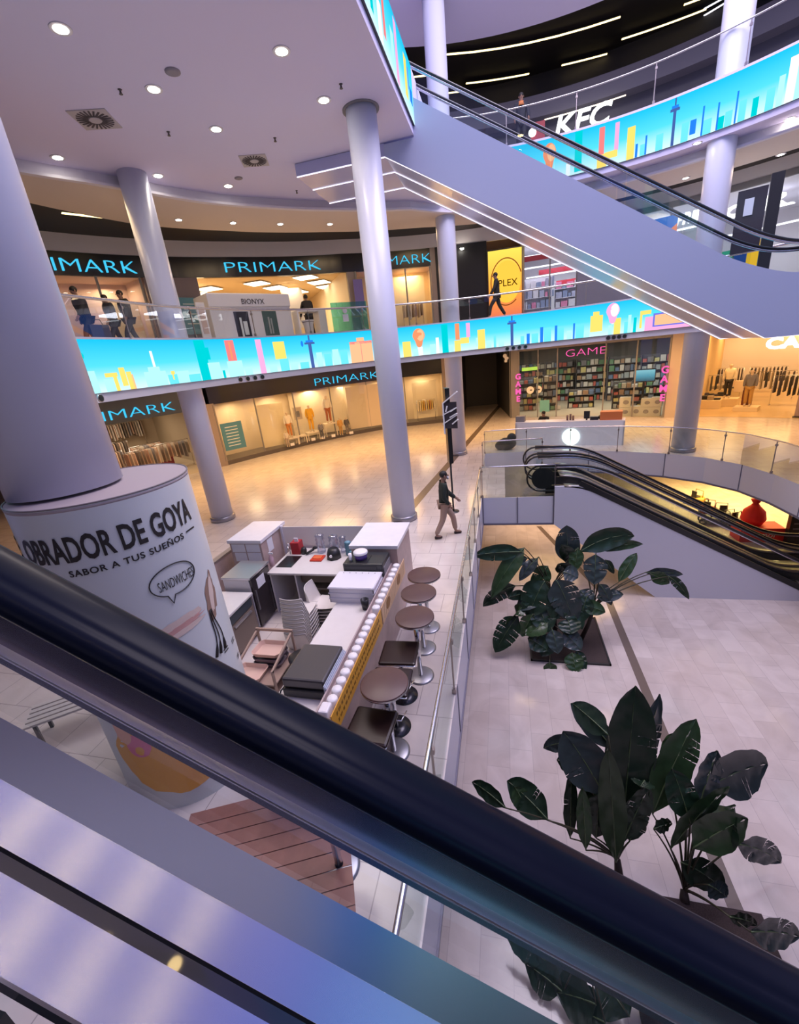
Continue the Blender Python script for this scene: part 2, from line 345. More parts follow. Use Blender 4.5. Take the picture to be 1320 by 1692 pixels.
# ground floor: entrance, display window, corridor, games shop, fashion shop
shopbox('store_entrance', R0, 168, 148.5, L0, 3.25, 9, mat('store_wall', (.42,.34,.26), .7), mat('store_floor', (.62,.52,.40), .25), mat('store_ceiling', (.35,.29,.22), .8)); shoplight(R0, 158, 2.5, 3.1, 2.0, 85, (1,.78,.52)); shoplight(R0, 155, 6, 3.1, 2.0, 70, (1,.78,.52))
shopbox('display_window', R0, 147.5, 104, .22, 3.15, 1.6, mat('display_wall', (.74,.62,.46), .7), None, mat('display_ceiling', (.6,.5,.38), .7))
for d in (143, 136, 129, 122, 115, 108): shoplight(R0, d, .75, 3.0, .9, 26, AMB)
ds = frange(147.5, 104, 20)
struct('floor_display', MB().strip([pol(d, lerp_tab(R0,d)-.02, .22) for d in ds], [pol(d, lerp_tab(R0,d)+1.6, .22) for d in ds]).strip([pol(d, lerp_tab(R0,d)-.02, 0) for d in ds], [pol(d, lerp_tab(R0,d)-.02, .22) for d in ds]), mat('display_base', (.10,.085,.085), .4))
m = MB(); rw(m, R0, 147.8, 103.6, 3.15, 4.2, -.02, .2); struct('wall_fascia_store', m, SIGNBLK)
m = MB(); rw(m, R0, 168, 148.4, 3.0, 4.2, -.02, .2); struct('wall_fascia_entrance', m, mat('slate_fascia', (.05,.06,.06), .3))
m = MB(); rw(m, R0, 148.8, 147.2, 0, 3.2, -.05, .3); rw(m, R0, 104.2, 101.2, 0, 4.2, -.05, .25); struct('wall_pier_store', m, mat('taupe_pier', (.30,.24,.22), .5))
CORR = mat('corridor_wall', (.045,.045,.05), .5)
m = MB(); m.bar(pol(101, 20, 2.1), pol(98.5, 27, 2.1), .12, 4.2); m.bar(pol(91.6, 19, 2.1), pol(93.2, 27, 2.1), .12, 4.2); rw(m, [(0,26.5),(180,26.5)], 100, 91, 0, 4.2); struct('wall_corridor', m, CORR)
shopbox('games_shop', R0, 91, 65.4, L0, 3.95, 8, mat('games_wall', (.20,.20,.20), .7), mat('games_floor', (.55,.47,.34), .3), mat('games_ceiling', (.30,.33,.32), .7))
shoplight(R0, 86, 3, 3.8, 1.6, 85, (1,.93,.8)); shoplight(R0, 77, 3, 3.8, 1.6, 85, (1,.93,.8)); shoplight(R0, 69, 3, 3.8, 1.6, 85, (.9,1,.95))
m = MB(); rw(m, R0, 91.8, 65.2, 3.95, 4.2, -.02, .15); rw(m, R0, 91.9, 90.3, 0, 4.2, -.04, .2); struct('wall_games_surround', m, mat('games_surround', (.24,.23,.24), .4))
m = MB(); rw(m, R0, 65.4, 62.2, 0, 4.2, -.05, .3); struct('wall_pier_fashion', m, mat('beige_pier', (.55,.45,.38), .6))
shopbox('fashion_shop', R0, 62, 33, L0, 4.1, 14, mat('fashion_wall', (.74,.54,.28), .7), mat('fashion_floor', (.66,.47,.24), .2), mat('fashion_ceiling', (.6,.45,.28), .8))
for d, r in ((60,3),(60,9),(54,4),(54,10),(47,4),(47,10)): shoplight(R0, d, r, 3.95, 2, 70, WARM)
# top floor: dark ceiling, bulkhead, back wall
RK = [(0,14.0),(180,14.0)]
struct('ceiling_top', MB().strip([pol(d, 9.6, 15.6) for d in frange(135,30,40)], [pol(d, 12.2, 15.3) for d in frange(135,30,40)]).strip([pol(d, 12.2, 15.3) for d in frange(135,30,40)], [pol(d, 12.2, 15.9) for d in frange(135,30,40)]), CEIL)
struct('ceiling_top_dark', MB().strip([pol(d, 11.5, 16.6) for d in frange(135,30,40)], [pol(d, 20, 16.6) for d in frange(135,30,40)]), DARKCEIL)
m = MB(); rw(m, RK, 130, 30, 14.0, 16.6, 4.5, .2); struct('wall_top_back', m, mat('top_back_wall', (.03,.026,.024), .7))
m = MB(); rw(m, RK, 125, 30, 13.25, 14.0, 0, 4.5); struct('wall_top_bulkhead', m, mat('top_bulkhead', (.13,.12,.135), .6))
m = MB(); rw(m, RK, 125, 30, L2, 13.25, .6, .2); struct('wall_top_front', m, mat('top_front', (.05,.045,.05), .5))
# outer enclosure
m = MB(); rw(m, [(0,28.5),(180,28.5)], 190, 20, -.1, 9.5, 0, .2, n=40); struct('wall_outer', m, BULK)
struct('wall_rear', MB().box(-34, 42, -9.6, -9.4, LB, 15), mat('rear_wall', (.07,.07,.10), .7))
# columns
def column(nm, x, y, z0, z1, r, label, foot=True):
    m = MB().lathe((x, y, z0), [(r, 0), (r, z1-z0)], 40)
    o = struct(nm, m, COLM, label)
    if foot:
        f = MB().lathe((x, y, z0), [(r+.02, 0), (r+.05, .02), (r+.05, .14), (r+.005, .17)], 32)
        c = bpy.data.objects.new('column_foot', f.mesh('column_foot', mat('column_foot', (.30,.29,.33), .3, .6))); COL.objects.link(c); c.parent = o
    return o
column('column_center', -2.89, 11.26, 0, 9.55, .335, 'white column beside the kiosk end, reaching the first-floor ceiling')
column('column_left', -9.13, 11.43, 0, 9.55, .345, 'white column left of the kiosk near the store entrance')
column('column_back', -2.06, 19.16, 0, 15.6, .37, 'white column behind the black signpost')
column('column_right', 6.55, 17.81, 0, 15.6, .38, 'white column beside the curved glass balustrade')
column('column_front', -4.18, 3.15, 3.63, 9.55, .475, 'large white column rising from the printed drum', False)
# collar joint rings on the ceiling
m = MB(); m.lathe((-2.89, 11.26, 9.53), [(.35, 0), (.40, 0), (.40, .02)], 32); struct('trim_5', m, GREY)
# ------------------------------------------------------------------ curved screens showing a skyline
def led_bg(name, top, mid, bot, s):
    m = bpy.data.materials.new(name); m.use_nodes = True; nt = m.node_tree; nt.nodes.clear()
    o = nt.nodes.new('ShaderNodeOutputMaterial'); e = nt.nodes.new('ShaderNodeEmission'); tc = nt.nodes.new('ShaderNodeTexCoord'); sp = nt.nodes.new('ShaderNodeSeparateXYZ'); cr = nt.nodes.new('ShaderNodeValToRGB')
    el = cr.color_ramp.elements; el[0].position = 0; el[0].color = (*bot, 1); el[1].position = 1; el[1].color = (*top, 1); x = el.new(.5); x.color = (*mid, 1)
    nt.links.new(tc.outputs['Generated'], sp.inputs[0]); nt.links.new(sp.outputs['Z'], cr.inputs['Fac']); nt.links.new(cr.outputs['Color'], e.inputs['Color']); e.inputs[1].default_value = s; nt.links.new(e.outputs[0], o.inputs[0]); return m
ES = 0.95
LEDBG = led_bg('screen_sky', (.01,.52,.84), (.09,.70,.95), (.66,.92,1.0), 0.98)
LC = {k: emis('screen_'+k, c, ES) for k, c in dict(cyan=(.16,.78,.93), pale=(.45,.92,.99), teal=(.0,.62,.66), orange=(.95,.30,.14), pink=(.95,.42,.72), yellow=(1.0,.74,.16), white=(.95,.97,1), navy=(.06,.12,.38), blue=(.02,.22,.85), peach=(1.0,.52,.28), coral=(.95,.22,.22), violet=(.16,.18,.75)).items()}
LK = list(LC); LMATS = [LC[k] for k in LK]
class Band:
    def __init__(s, path, z0, z1): s.path = path; s.z0 = z0; s.z1 = z1
    def pt(s, t, h, off=.0): return s.path(t, off, s.z0+(s.z1-s.z0)*h)
    def quad(s, mb, t0, t1, h0, h1, c, off=.012, h0b=None, h1b=None):
        n = max(1, int(abs(t1-t0)/1.5)+1); ts = frange(t0, t1, n)
        a = [s.pt(t, h0+((h0 if h0b is None else h0b)-h0)*i/n, off) for i, t in enumerate(ts)]; b = [s.pt(t, h1+((h1 if h1b is None else h1b)-h1)*i/n, off) for i, t in enumerate(ts)]
        mb.strip(a, b, LK.index(c))
    def blob(s, mb, t, h, rt, rh, c, off=.016, drop=0):
        vs = []
        for j in range(20):
            a = 2*PI*j/20; y = math.sin(a); k = 1-.35*drop*max(0, -y)
            vs.append(s.pt(t+rt*math.cos(a)*k, h+rh*(y-(.45*drop if y < -.8 else 0)), off))
        mb.add(vs, [tuple(range(20))], LK.index(c))
    def tower(s, mb, t, w, c='navy'):
        s.quad(mb, t-w*.16, t+w*.16, 0, .80, c, .014); s.quad(mb, t-w*.5, t+w*.5, .72, .78, c, .015); s.quad(mb, t-w*.36, t+w*.36, .78, .84, 'blue', .016); s.quad(mb, t-w*.08, t+w*.08, .84, .99, c, .014)
def px_deg(px, py=560):
    P = at_R(px, py, R_B-.04)
    if P.y < OY and P.x < 0: P = at_x(px, py, OX-R_B+.05); return 180+math.degrees((OY-P.y)/R_B)
    return deg_of(P)
def skyline(b, mb, X, W):
    """city blocks, towers and balloons; X maps picture columns of the strip to path position"""
    for x, wd, h0, h1, c in W: b.quad(mb, X(x), X(x+wd), h0, h1, c)
def ringpath(t, off, z):
    if t <= 180: return pol(t, R_B-.05-off, z)
    return Vector((OX-R_B+.05+off, OY-math.radians(t-180)*R_B, z))
def screen(name, label, band, ts, group=None):
    t = T(name, label, 'screen', band.pt(ts[len(ts)//2], 0))
    mb = MB(); mb.strip([band.pt(x, 0) for x in ts], [band.pt(x, 1) for x in ts]); mb.strip([band.pt(x, 1) for x in ts], [band.pt(x, 1, -.06) for x in ts], 1); mb.strip([band.pt(x, 0) for x in ts], [band.pt(x, 0, -.06) for x in ts], 1)
    t.part('display_panel', mb, [LEDBG, BLKMETAL]); return t
b1 = Band(ringpath, 4.40, 5.50)
s1 = screen('led_screen', 'long curved blue screen of a city skyline round the first-floor edge', b1, frange(230, 0, 115))
X1 = lambda x: px_deg(x, 676-(x-128)*.1336)
mb = MB()
skyline(b1, mb, X1, [(138,12,0,.3,'pale'),(152,22,0,.42,'pale'),(188,20,.28,.36,'yellow'),(200,6,0,.28,'yellow'),(212,9,.08,.45,'yellow'),(222,8,0,.36,'yellow'),(228,4,0,.3,'peach'),(184,16,0,.25,'pale'),
 (250,34,0,.32,'pale'),(258,18,.32,.42,'pale'),(267,4,.42,.76,'white'),(292,6,.1,.3,'yellow'),(286,24,0,.22,'cyan'),(300,20,0,.28,'pale'),(318,20,0,.18,'cyan'),
 (339,16,0,.98,'teal'),(352,8,.5,.8,'teal'),(352,20,0,.42,'pale'),(374,4,0,.2,'teal'),(387,14,.42,.96,'coral'),(391,6,.45,.92,'orange'),(384,24,0,.42,'pale'),(435,9,0,.95,'pink'),(410,12,0,.22,'pale'),
 (462,18,.36,.86,'yellow'),(468,14,0,.36,'cyan'),(450,12,0,.2,'pale'),(484,12,0,.22,'pale'),(500,14,0,.2,'cyan'),(528,9,0,.45,'pale'),(540,12,0,.38,'cyan'),(554,10,0,.5,'pale'),(566,12,0,.42,'cyan'),
 (583,36,0,.66,'peach'),(583,36,.60,.68,'coral'),(599,4,.0,.6,'coral'),(595,12,.68,.8,'peach')])
skyline(b1, mb, X1, [(668,13,0,.52,'yellow'),(684,10,0,.22,'pale'),(692,8,0,.3,'white'),(712,9,0,.34,'pale'),(722,5,0,.55,'white'),(732,10,0,.96,'teal'),(742,8,0,.25,'pale'),
 (754,7,.40,.95,'orange'),(772,6,.45,.93,'pink'),(752,10,0,.38,'yellow'),(762,14,.25,.45,'yellow'),(790,12,0,.66,'yellow'),(787,4,.1,.4,'pale'),(804,8,0,.25,'pale'),(816,4,0,.4,'cyan'),(824,9,0,.2,'pale'),
 (860,6,0,.28,'cyan'),(870,5,0,.34,'blue'),(878,11,0,.32,'cyan'),(892,5,0,.5,'blue'),(898,12,0,.46,'cyan'),(916,4,0,.5,'blue'),(920,11,0,.42,'cyan'),(936,8,0,.28,'pale'),(946,3,0,.5,'blue'),(950,14,0,.44,'cyan'),(965,8,0,.22,'pale'),
 (974,20,.15,.66,'yellow'),(978,10,.5,.78,'yellow'),(1013,11,0,.5,'yellow'),(1004,6,0,.3,'pale'),(1030,6,0,.35,'cyan'),(1045,5,0,.45,'teal'),(1036,5,0,.55,'pale'),(1055,18,.5,.62,'yellow'),(1055,4,.1,.5,'yellow'),(1070,5,.1,.5,'cyan')])
b1.quad(mb, X1(1064), X1(1150), 0, .42, 'pink', .014); b1.quad(mb, X1(1077), X1(1150), .1, .5, 'violet', .016); b1.quad(mb, X1(1080), X1(1150), .14, .45, 'peach', .018); b1.quad(mb, X1(1096), X1(1150), .5, .75, 'coral', .014)
for x, w_ in ((520,9),(846,8)): b1.tower(mb, X1(x), abs(X1(x+w_)-X1(x-w_))*.9)
def balloon(b, mb, X, x, h, w, rh, c, c2):
    r = abs(X(x+w)-X(x-w))/2; b.blob(mb, X(x), h, r, rh, c, .02, 1); b.blob(mb, X(x+w*.25), h+.03, r*.6, rh*.75, c2, .022)
    b.quad(mb, X(x-w*.12), X(x+w*.2), h-rh*1.5, h-rh*1.3, 'white', .02)
balloon(b1, mb, X1, 695, .66, 10, .26, 'orange', 'peach'); balloon(b1, mb, X1, 1010, .72, 11, .26, 'pink', 'white')
b1.blob(mb, X1(149), .60, .35, .07, 'white'); b1.blob(mb, X1(154), .5, .4, .08, 'navy'); b1.blob(mb, X1(160), .7, .5, .07, 'teal'); b1.blob(mb, X1(508), .75, .3, .09, 'blue')
s1.part('skyline_picture', mb, LMATS)
# top-floor band round the far side
b2 = Band(ringpath, 9.72, 10.92)
s2 = screen('led_screen', 'curved blue skyline screen below the white chicken restaurant letters', b2, frange(108.4, 0, 60))
X2 = lambda x: deg_of(at_R(x, 236-(x-960)*.24, R_B-.04))
mb = MB()
skyline(b2, mb, X2, [(885,8,0,.3,'pale'),(950,12,.05,.98,'teal'),(936,7,0,.3,'white'),(990,9,.3,.92,'coral'),(993,4,.3,.9,'orange'),(1016,7,.3,.92,'pink'),(1018,3,.3,.88,'coral'),(988,16,0,.30,'yellow'),(1000,22,.16,.32,'yellow'),(1037,13,0,.72,'yellow'),(1036,5,0,.4,'pale'),
 (1052,4,0,.3,'blue'),(1060,8,0,.25,'cyan'),(1068,3,0,.42,'blue'),(1086,12,0,.35,'cyan'),(1128,12,0,.4,'cyan'),(1142,10,.1,.4,'blue'),(1161,3,0,.6,'blue'),(1164,14,0,.3,'cyan'),(1186,3,0,.55,'blue'),(1189,10,0,.25,'teal'),(1200,12,0,.3,'cyan'),(1216,3,0,.62,'blue'),(1222,12,0,.4,'cyan'),(1244,10,0,.35,'teal'),(1266,14,0,.4,'cyan'),(1284,10,0,.55,'pale'),(1298,20,0,.8,'white'),(1310,12,.0,.95,'pale')])
b2.tower(mb, X2(1114), 1.5); balloon(b2, mb, X2, 908, .62, 11, .27, 'orange', 'peach')
s2.part('skyline_picture', mb, LMATS)
# straight edge of the near top-floor slab
linepath = lambda t, off, z: Vector((-2.0+off, t, z))
b3 = Band(linepath, 9.72, 10.85)
s3 = screen('led_screen', 'straight blue screen along the near top-floor edge above the ceiling', b3, frange(-8, 12.93, 12))
mb = MB()
for y0, y1, h0, h1, c in [(11.9,12.2,.15,.8,'yellow'),(11.0,11.25,0,.9,'pink'),(10.6,10.9,.1,.6,'pale'),(10.0,10.2,.2,1,'coral'),(9.6,9.9,0,.5,'white'),(9.1,9.3,.1,.9,'teal'),(8.5,8.8,0,.7,'pale'),(8.0,8.3,.2,.95,'pink'),(12.45,12.75,.25,.5,'blue'),(7.2,7.6,0,.6,'yellow'),(6.2,6.6,0,.9,'teal'),(5,5.4,.1,.7,'coral'),(3.5,4.2,0,.5,'pale'),(1.5,2.2,.2,.9,'pink'),(-1,-.2,0,.8,'yellow'),(12.3,12.4,.4,.75,'violet')]:
    b3.quad(mb, y0, y1, h0, h1, c, .012)
s3.part('skyline_picture', mb, LMATS)
rearpath = lambda t, off, z: Vector((t, -2.35+off, z))
b4 = Band(rearpath, 8.0, 13.2)
s4 = screen('led_screen', 'large added blue glow panel behind the escalator, out of view, mirrored by the steel', b4, frange(5.2, 10.6, 8))  # unseen glow panel, put in so the steel deck mirrors blue
mb = MB()
for x0, x1, h0, h1, c in [(5.2,6.2,0,1,'violet'),(6.2,7.2,0,1,'blue'),(7.2,7.6,.1,.8,'cyan'),(8.4,8.9,0,.9,'white'),(9.3,9.9,0,.8,'pale')]:
    b4.quad(mb, x0, x1, h0, h1, c, .012)
GLOWM = [emis('added_glow_'+k, tuple(LC[k].node_tree.nodes['Emission'].inputs[0].default_value[:3]), 1.9) for k in LK]; s4.part('skyline_picture', mb, GLOWM)
b5 = Band(rearpath, 4.40, 5.50)
s5 = screen('led_screen', 'straight added blue glow strip behind the escalator, unseen, mirrored by the outer deck', b5, frange(1.0, 10.6, 12))  # added glow strip behind the camera, reflected as blue in the outer deck
mb = MB()
for x0, x1, h0, h1, c in [(1.0,1.7,0,1,'blue'),(2.6,3.1,.1,.9,'teal'),(4,4.8,0,.6,'yellow'),(6,6.5,0,.9,'cyan'),(8,8.6,0,.7,'blue')]:
    b5.quad(mb, x0, x1, h0, h1, c, .012)
s5.part('skyline_picture', mb, LMATS)
# round speaker openings in the fascia under the first-floor band
for x0, y0, n, st in ((398,632,4,12),(838,575,4,10),(1005,559,4,9),(157,684,2,17)):
    for k in range(n):
        P = at_R(x0+k*st, y0-k*1.6, R_B-.01); d = deg_of(P); c = pol(d, R_B+.0, 4.30); a = pol(d, R_B-.03, 4.30)
        t = T('fascia_speaker', ['round black speaker in the fascia over the central display window','round black speaker in the fascia above the dark corridor','round black speaker in the fascia above the games shop','round black speaker in the fascia beside the big column'][(398,838,1005,157).index(x0)], 'speaker', c, 0, ['fascia speakers over the display window','fascia speakers over the corridor','fascia speakers over the games shop','fascia speakers by the big column'][(398,838,1005,157).index(x0)])
        t.part('ring', MB().cyl(c, a, .085, 16), CHROME); t.part('cone', MB().cyl(c, pol(d, R_B-.04, 4.30), .065, 16), BLKMETAL)
# ------------------------------------------------------------------ escalators
def sweep(mb, path, prof, y, mi=0, closed=True, smooth=True):
    """profile points (dy, dn) swept along a path of (x, z) in the plane of constant y"""
    n = len(path); k = len(prof); vs = []
    for i, (x, z) in enumerate(path):
        a = path[max(i-1, 0)]; b = path[min(i+1, n-1)]
        d = Vector((b[0]-a[0], b[1]-a[1])).normalized(); nx, nz = -d.y, d.x
        if n > 2 and 0 < i < n-1:
            d1 = Vector((x-a[0], z-a[1])).normalized(); sc = 1/max(.5, d1.dot(d))
        else: sc = 1
        for dy, dn in prof: vs.append((x+nx*dn*sc, y+dy, z+nz*dn*sc))
    fs = []
    for i in range(n-1):
        for j in range(k if closed else k-1): fs.append((i*k+j, i*k+(j+1) % k, (i+1)*k+(j+1) % k, (i+1)*k+j))
    mb.add(vs, fs, mi, smooth)
    if closed: mb.add(vs[:k], [tuple(range(k))], mi); mb.add(vs[-k:], [tuple(range(k))[::-1]], mi)
    return mb
RAILP = [(-.045,-.02),(-.045,.008),(-.032,.024),(0,.03),(.032,.024),(.045,.008),(.045,-.02),(.03,-.026),(-.03,-.026)]
def fillet(pts, r, n=5):
    out = [pts[0]]
    for a, b, c in zip(pts, pts[1:], pts[2:]):
        A, B, C = Vector(a), Vector(b), Vector(c); u = (A-B).normalized(); v = (C-B).normalized(); q = min(r, (A-B).length*.48, (C-B).length*.48)
        for i in range(n+1):
            t = i/n; p = (B+u*q)*(1-t)**2+B*2*t*(1-t)+(B+v*q)*t*t; out.append((p.x, p.y))
    out.append(pts[-1]); return out
def loop_end(p, h, left=True, n=10):
    """half-circle newel from the rail point down by h"""
    s = -1 if left else 1; r = h/2
    return [(p[0]+s*r*math.sin(PI*i/n), p[1]-r+r*math.cos(PI*i/n)) for i in range(n+1)]
DARKSTEEL = mat('dark_steel', (.42,.37,.35), .3, 1)
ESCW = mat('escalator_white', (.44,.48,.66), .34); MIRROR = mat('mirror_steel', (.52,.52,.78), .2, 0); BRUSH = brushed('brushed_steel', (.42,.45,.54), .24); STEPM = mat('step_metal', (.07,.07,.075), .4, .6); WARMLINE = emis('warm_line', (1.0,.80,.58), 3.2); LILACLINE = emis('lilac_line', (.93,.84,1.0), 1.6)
# upper escalator, top floor to first floor
t = T('escalator', 'upper escalator with white side panel climbing to the top floor', 'escalator', (2.1, 14.2, 5.55))
top = fillet([(-2.05,10.30),(5.35,5.76),(6.5,5.33),(9.2,5.27)], .5); bot = [(9.2,3.95),(6.26,3.97),(-2.83,9.26),(-2.83,9.5),(-2.05,9.5)]
poly = top+bot
mb = MB(); n = len(poly)
vs = [(x, 12.93, z) for x, z in poly]+[(x, 13.0, z) for x, z in poly]
tri = tessellate_polygon([[Vector((x, z, 0)) for x, z in poly]])
mb.add(vs, [tuple(q) for q in tri]); mb.add(vs, [tuple(n+i for i in q) for q in tri]); mb.add(vs, [(i, (i+1) % n, n+(i+1) % n, n+i) for i in range(n)])
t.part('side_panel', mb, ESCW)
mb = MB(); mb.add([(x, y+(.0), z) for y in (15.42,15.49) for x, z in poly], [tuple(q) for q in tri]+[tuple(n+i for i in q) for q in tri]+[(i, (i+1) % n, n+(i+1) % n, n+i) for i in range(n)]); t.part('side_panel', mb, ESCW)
UB = [(-5.3,9.27),(-2.83,9.27),(6.26,3.98),(9.2,3.96)]
mb = MB(); mb.strip([(x, 12.97, z) for x, z in UB], [(x, 15.45, z) for x, z in UB]); mb.strip([(x, 12.97, z+.12) for x, z in UB], [(x, 15.45, z+.12) for x, z in UB]); mb.strip([(UB[0][0], 12.97, 9.27), (UB[0][0], 15.45, 9.27)], [(UB[0][0], 12.97, 9.54), (UB[0][0], 15.45, 9.54)])
mb.strip([(-5.3,12.97,9.27),(-2.83,12.97,9.27)],[(-5.3,12.97,9.54),(-2.83,12.97,9.54)]); mb.strip([(-5.3,15.45,9.27),(-2.83,15.45,9.27)],[(-5.3,15.45,9.54),(-2.83,15.45,9.54)]); t.part('soffit', mb, MIRROR)
for y in (13.0, 14.05, 15.35):
    mb = MB()
    for a, b in zip(UB, UB[1:]): mb.bar((a[0], y, a[1]-.012), (b[0], y, b[1]-.012), .035 if y < 13.5 else .025, .012)
    t.part('light_line', mb, LILACLINE, 'thin glowing line along the escalator underside')
UR = fillet([(-4.2,11.98),(-3.6,11.98),(-2.05,10.97),(5.75,6.30),(6.6,5.98),(8.6,5.93)], .5)
UD = fillet([(-3.0,10.88),(-2.05,10.33),(5.35,5.79),(6.5,5.36),(9.2,5.30)], .5)
for y in (13.05, 14.0):
    t.part('handrail', sweep(MB(), UR, RAILP, y), BLKRUB)
    t.part('handrail_guide', sweep(MB(), [(a, b-.05) for a, b in UR], [(-.03,-.03),(-.03,.02),(.03,.02),(.03,-.03)], y), STEEL)
    for i in range(5):
        xs = [q for q in frange(-1.95+i*1.62, -1.95+(i+1)*1.62-.03, 4)]
        zt = lambda x, P: lerp_tab([(a, b) for a, b in P], x)
        mb = MB(); mb.strip([(x, y, zt(x, UD)) for x in xs], [(x, y, zt(x, UR)-.07) for x in xs]); t.part('glass_panel', mb, ESCGLASS)
t.part('balustrade_deck', sweep(MB(), UD, [(-.16,-.02),(-.16,.02),(.16,.02),(.16,-.02)], 14.0), DARKSTEEL)
mb = MB(); mb.strip([(x, 13.15, z-.02) for x, z in UD], [(x, 13.95, z-.02) for x, z in UD]); t.part('step_band', mb, STEPM)
t.part('newel_end', MB().box(6.9, 8.6, 13.08, 13.12, 5.36, 5.86), BLKMETAL)
# lower pair, ground floor to basement
def low_escalator(label, ya, yb, wall):
    t = T('escalator', label, 'escalator', (5.0, (ya+yb)/2, LB))
    base = fillet([(1.2,.02),(2.2,.02),(8.35,-3.36),(10.5,-3.38)], .5)
    rail = fillet([(1.05,.97),(2.55,.95),(8.6,-2.42),(10.2,-2.44)], .8, 7)
    full = loop_end((1.05,.97), .80)[::-1]+rail
    full = [(1.9,.17)]+full
    for y in (ya+.04, yb-.04):
        t.part('handrail', sweep(MB(), full, RAILP, y), BLKRUB)
        t.part('handrail_guide', sweep(MB(), [(a, b-.055) for a, b in rail], [(-.03,-.03),(-.03,.02),(.03,.02),(.03,-.03)], y), STEEL)
        zt = lambda x, P: lerp_tab(P, x)
        for i in range(4):
            xs = frange(1.0+i*2.1, 1.0+(i+1)*2.1-.03, 6); mb = MB(); mb.strip([(x, y, zt(x, base)+.28) for x in xs], [(x, y, zt(x, rail)-.06) for x in xs]); t.part('glass_panel', mb, ESCGLASS)
        if y < 13: t.part('newel_infill', MB().lathe((0,0,-.012), [(.34,0),(.34,.024)], 24), BLKMETAL, world=False).matrix_basis = Matrix.Translation((1.12-t.loc[0], y-t.loc[1], .57-t.loc[2])) @ Matrix.Rotation(PI/2, 4, 'X')
        t.part('balustrade_deck', sweep(MB(), [(a, b+.30) for a, b in base[1:]], [(-.13,-.02),(-.13,.02),(.13,.02),(.13,-.02)], y), DARKSTEEL)
        t.part('skirt', sweep(MB(), [(a, b+.16) for a, b in base], [(-.02,-.14),(-.02,.12),(.02,.12),(.02,-.14)], y+(.12 if y < (ya+yb)/2 else -.12), smooth=False), BLKMETAL)
    st = None
    for i in range(16):
        x = 2.3+i*.40; z = zt(x, base)-.02
        mb = MB().box(0, .40, ya+.18, yb-.18, -.24, 0)
        for j in range(5): mb.box(.02+j*.08, .05+j*.08, ya+.18, yb-.18, 0, .012)
        if st is None:
            st = t.part('step', mb, STEPM, world=False); st.location = (x-t.loc[0], -t.loc[1], z-t.loc[2])
        else:
            c = st.copy(); COL.objects.link(c); c.parent = t.o; c.location = (x-t.loc[0], -t.loc[1], z-t.loc[2])
    if wall:
        poly = [(1.45,.33),(2.15,.33),(8.3,-3.1),(9.9,-3.16),(9.9,LB),(4.5,LB),(1.45,-.9)]
        n = len(poly); tri = tessellate_polygon([[Vector((x, z, 0)) for x, z in poly]])
        mb = MB(); mb.add([(x, y, z) for y in (12.85, 12.93) for x, z in poly], [tuple(q) for q in tri]+[tuple(n+i for i in q) for q in tri]+[(i, (i+1) % n, n+(i+1) % n, n+i) for i in range(n)])
        mb.prism([(1.5,12.93),(1.5,12.96),(1.6,12.96),(1.6,12.93)], -.9, -.5); t.part('side_wall', mb, WHITE)
        mb = MB()
        for i in range(34):
            x = 2.1+i*.18; z = .33-(x-2.15)*.558
            mb.bar((x, 12.86, z+.02), (x+.16, 12.86, z+.05), .02, .035)
        t.part('truss_edge', MB().add([(2.15,12.84,.34),(8.3,12.84,-3.09),(8.3,12.84,-2.93),(2.15,12.84,.50)], [(0,1,2,3)]).bar((2.15,12.86,.42),(8.3,12.86,-3.0),.05,.15), BLKMETAL)
    return t
low_escalator('near lower escalator with white side wall beside the potted plants', 12.94, 14.15, True)
low_escalator('far lower escalator down to the basement, nearer the curved glass railing', 14.45, 15.5, False)
t = single('landing_plate', MB().box(-.0, 1.45, 12.98, 16.6, .001, .012), mat('landing_plate', (.11,.11,.13), .4, .1), 'grey metal landing plate at the top of the lower escalators', 'landing plate', (.72, 14.8, 0), bevel=.004)
# the escalator the photograph is taken from
t = T('escalator', 'nearest escalator with black handrail and brushed steel decking', 'escalator', (0, .3, 2.7))
def along(prof, x0=-3.4, x1=4.2, mi=0, close=False, smooth=False):
    mb = MB(); xs = frange(x0, x1, 12); k = len(prof)
    vs = [(x, y, 4.5-d-.5774*x) for x in xs for y, d in prof]; fs = []
    for i in range(12):
        for j in range(k if close else k-1): fs.append((i*k+j, i*k+(j+1) % k, (i+1)*k+(j+1) % k, (i+1)*k+j))
    mb.add(vs, fs, mi, smooth); me = mb.mesh('strip', [], (0,.3,2.7)); uv = me.uv_layers.new(name='across'); E_ = Vector((.866,0,-.5))
    for p in me.polygons:
        n_ = p.normal; s_ = E_.cross(n_)
        for li in p.loop_indices: v = me.vertices[me.loops[li].vertex_index].co; uv.data[li].uv = (v.dot(s_), v.dot(E_))
    return me
HRM = mat('near_handrail', (.004,.006,.015), .36, spec=.05, coat=.10); HRM.node_tree.nodes['Principled BSDF'].inputs['Coat Roughness'].default_value = .22
t.part('handrail', along([(.500,.748),(.499,.735),(.490,.725),(.472,.719),(.450,.716),(.436,.7165),(.431,.7195),(.426,.7175),(.412,.721),(.402,.732),(.399,.748),(.404,.762),(.414,.768),(.43,.772),(.48,.77),(.496,.762)], close=True, smooth=True), HRM)
t.part('handrail_track', along([(.428,.768),(.428,.792),(.49,.792),(.49,.768)], close=True), BLKMETAL)
PROFM = brushed('profile_steel', (.24,.23,.27), .22)
t.part('steel_profile', along([(.470,.79),(.425,.790),(.4235,.80),(.4235,.882),(.428,.899),(.434,.955),(.44,.958),(.470,.958)], close=True), PROFM)
t.part('profile_edge', along([(.4235,.874),(.4110,.8775),(.4100,.881),(.412,.889),(.428,.9005)]), mat('edge_bright', (.90,.88,.95), .28, 1))
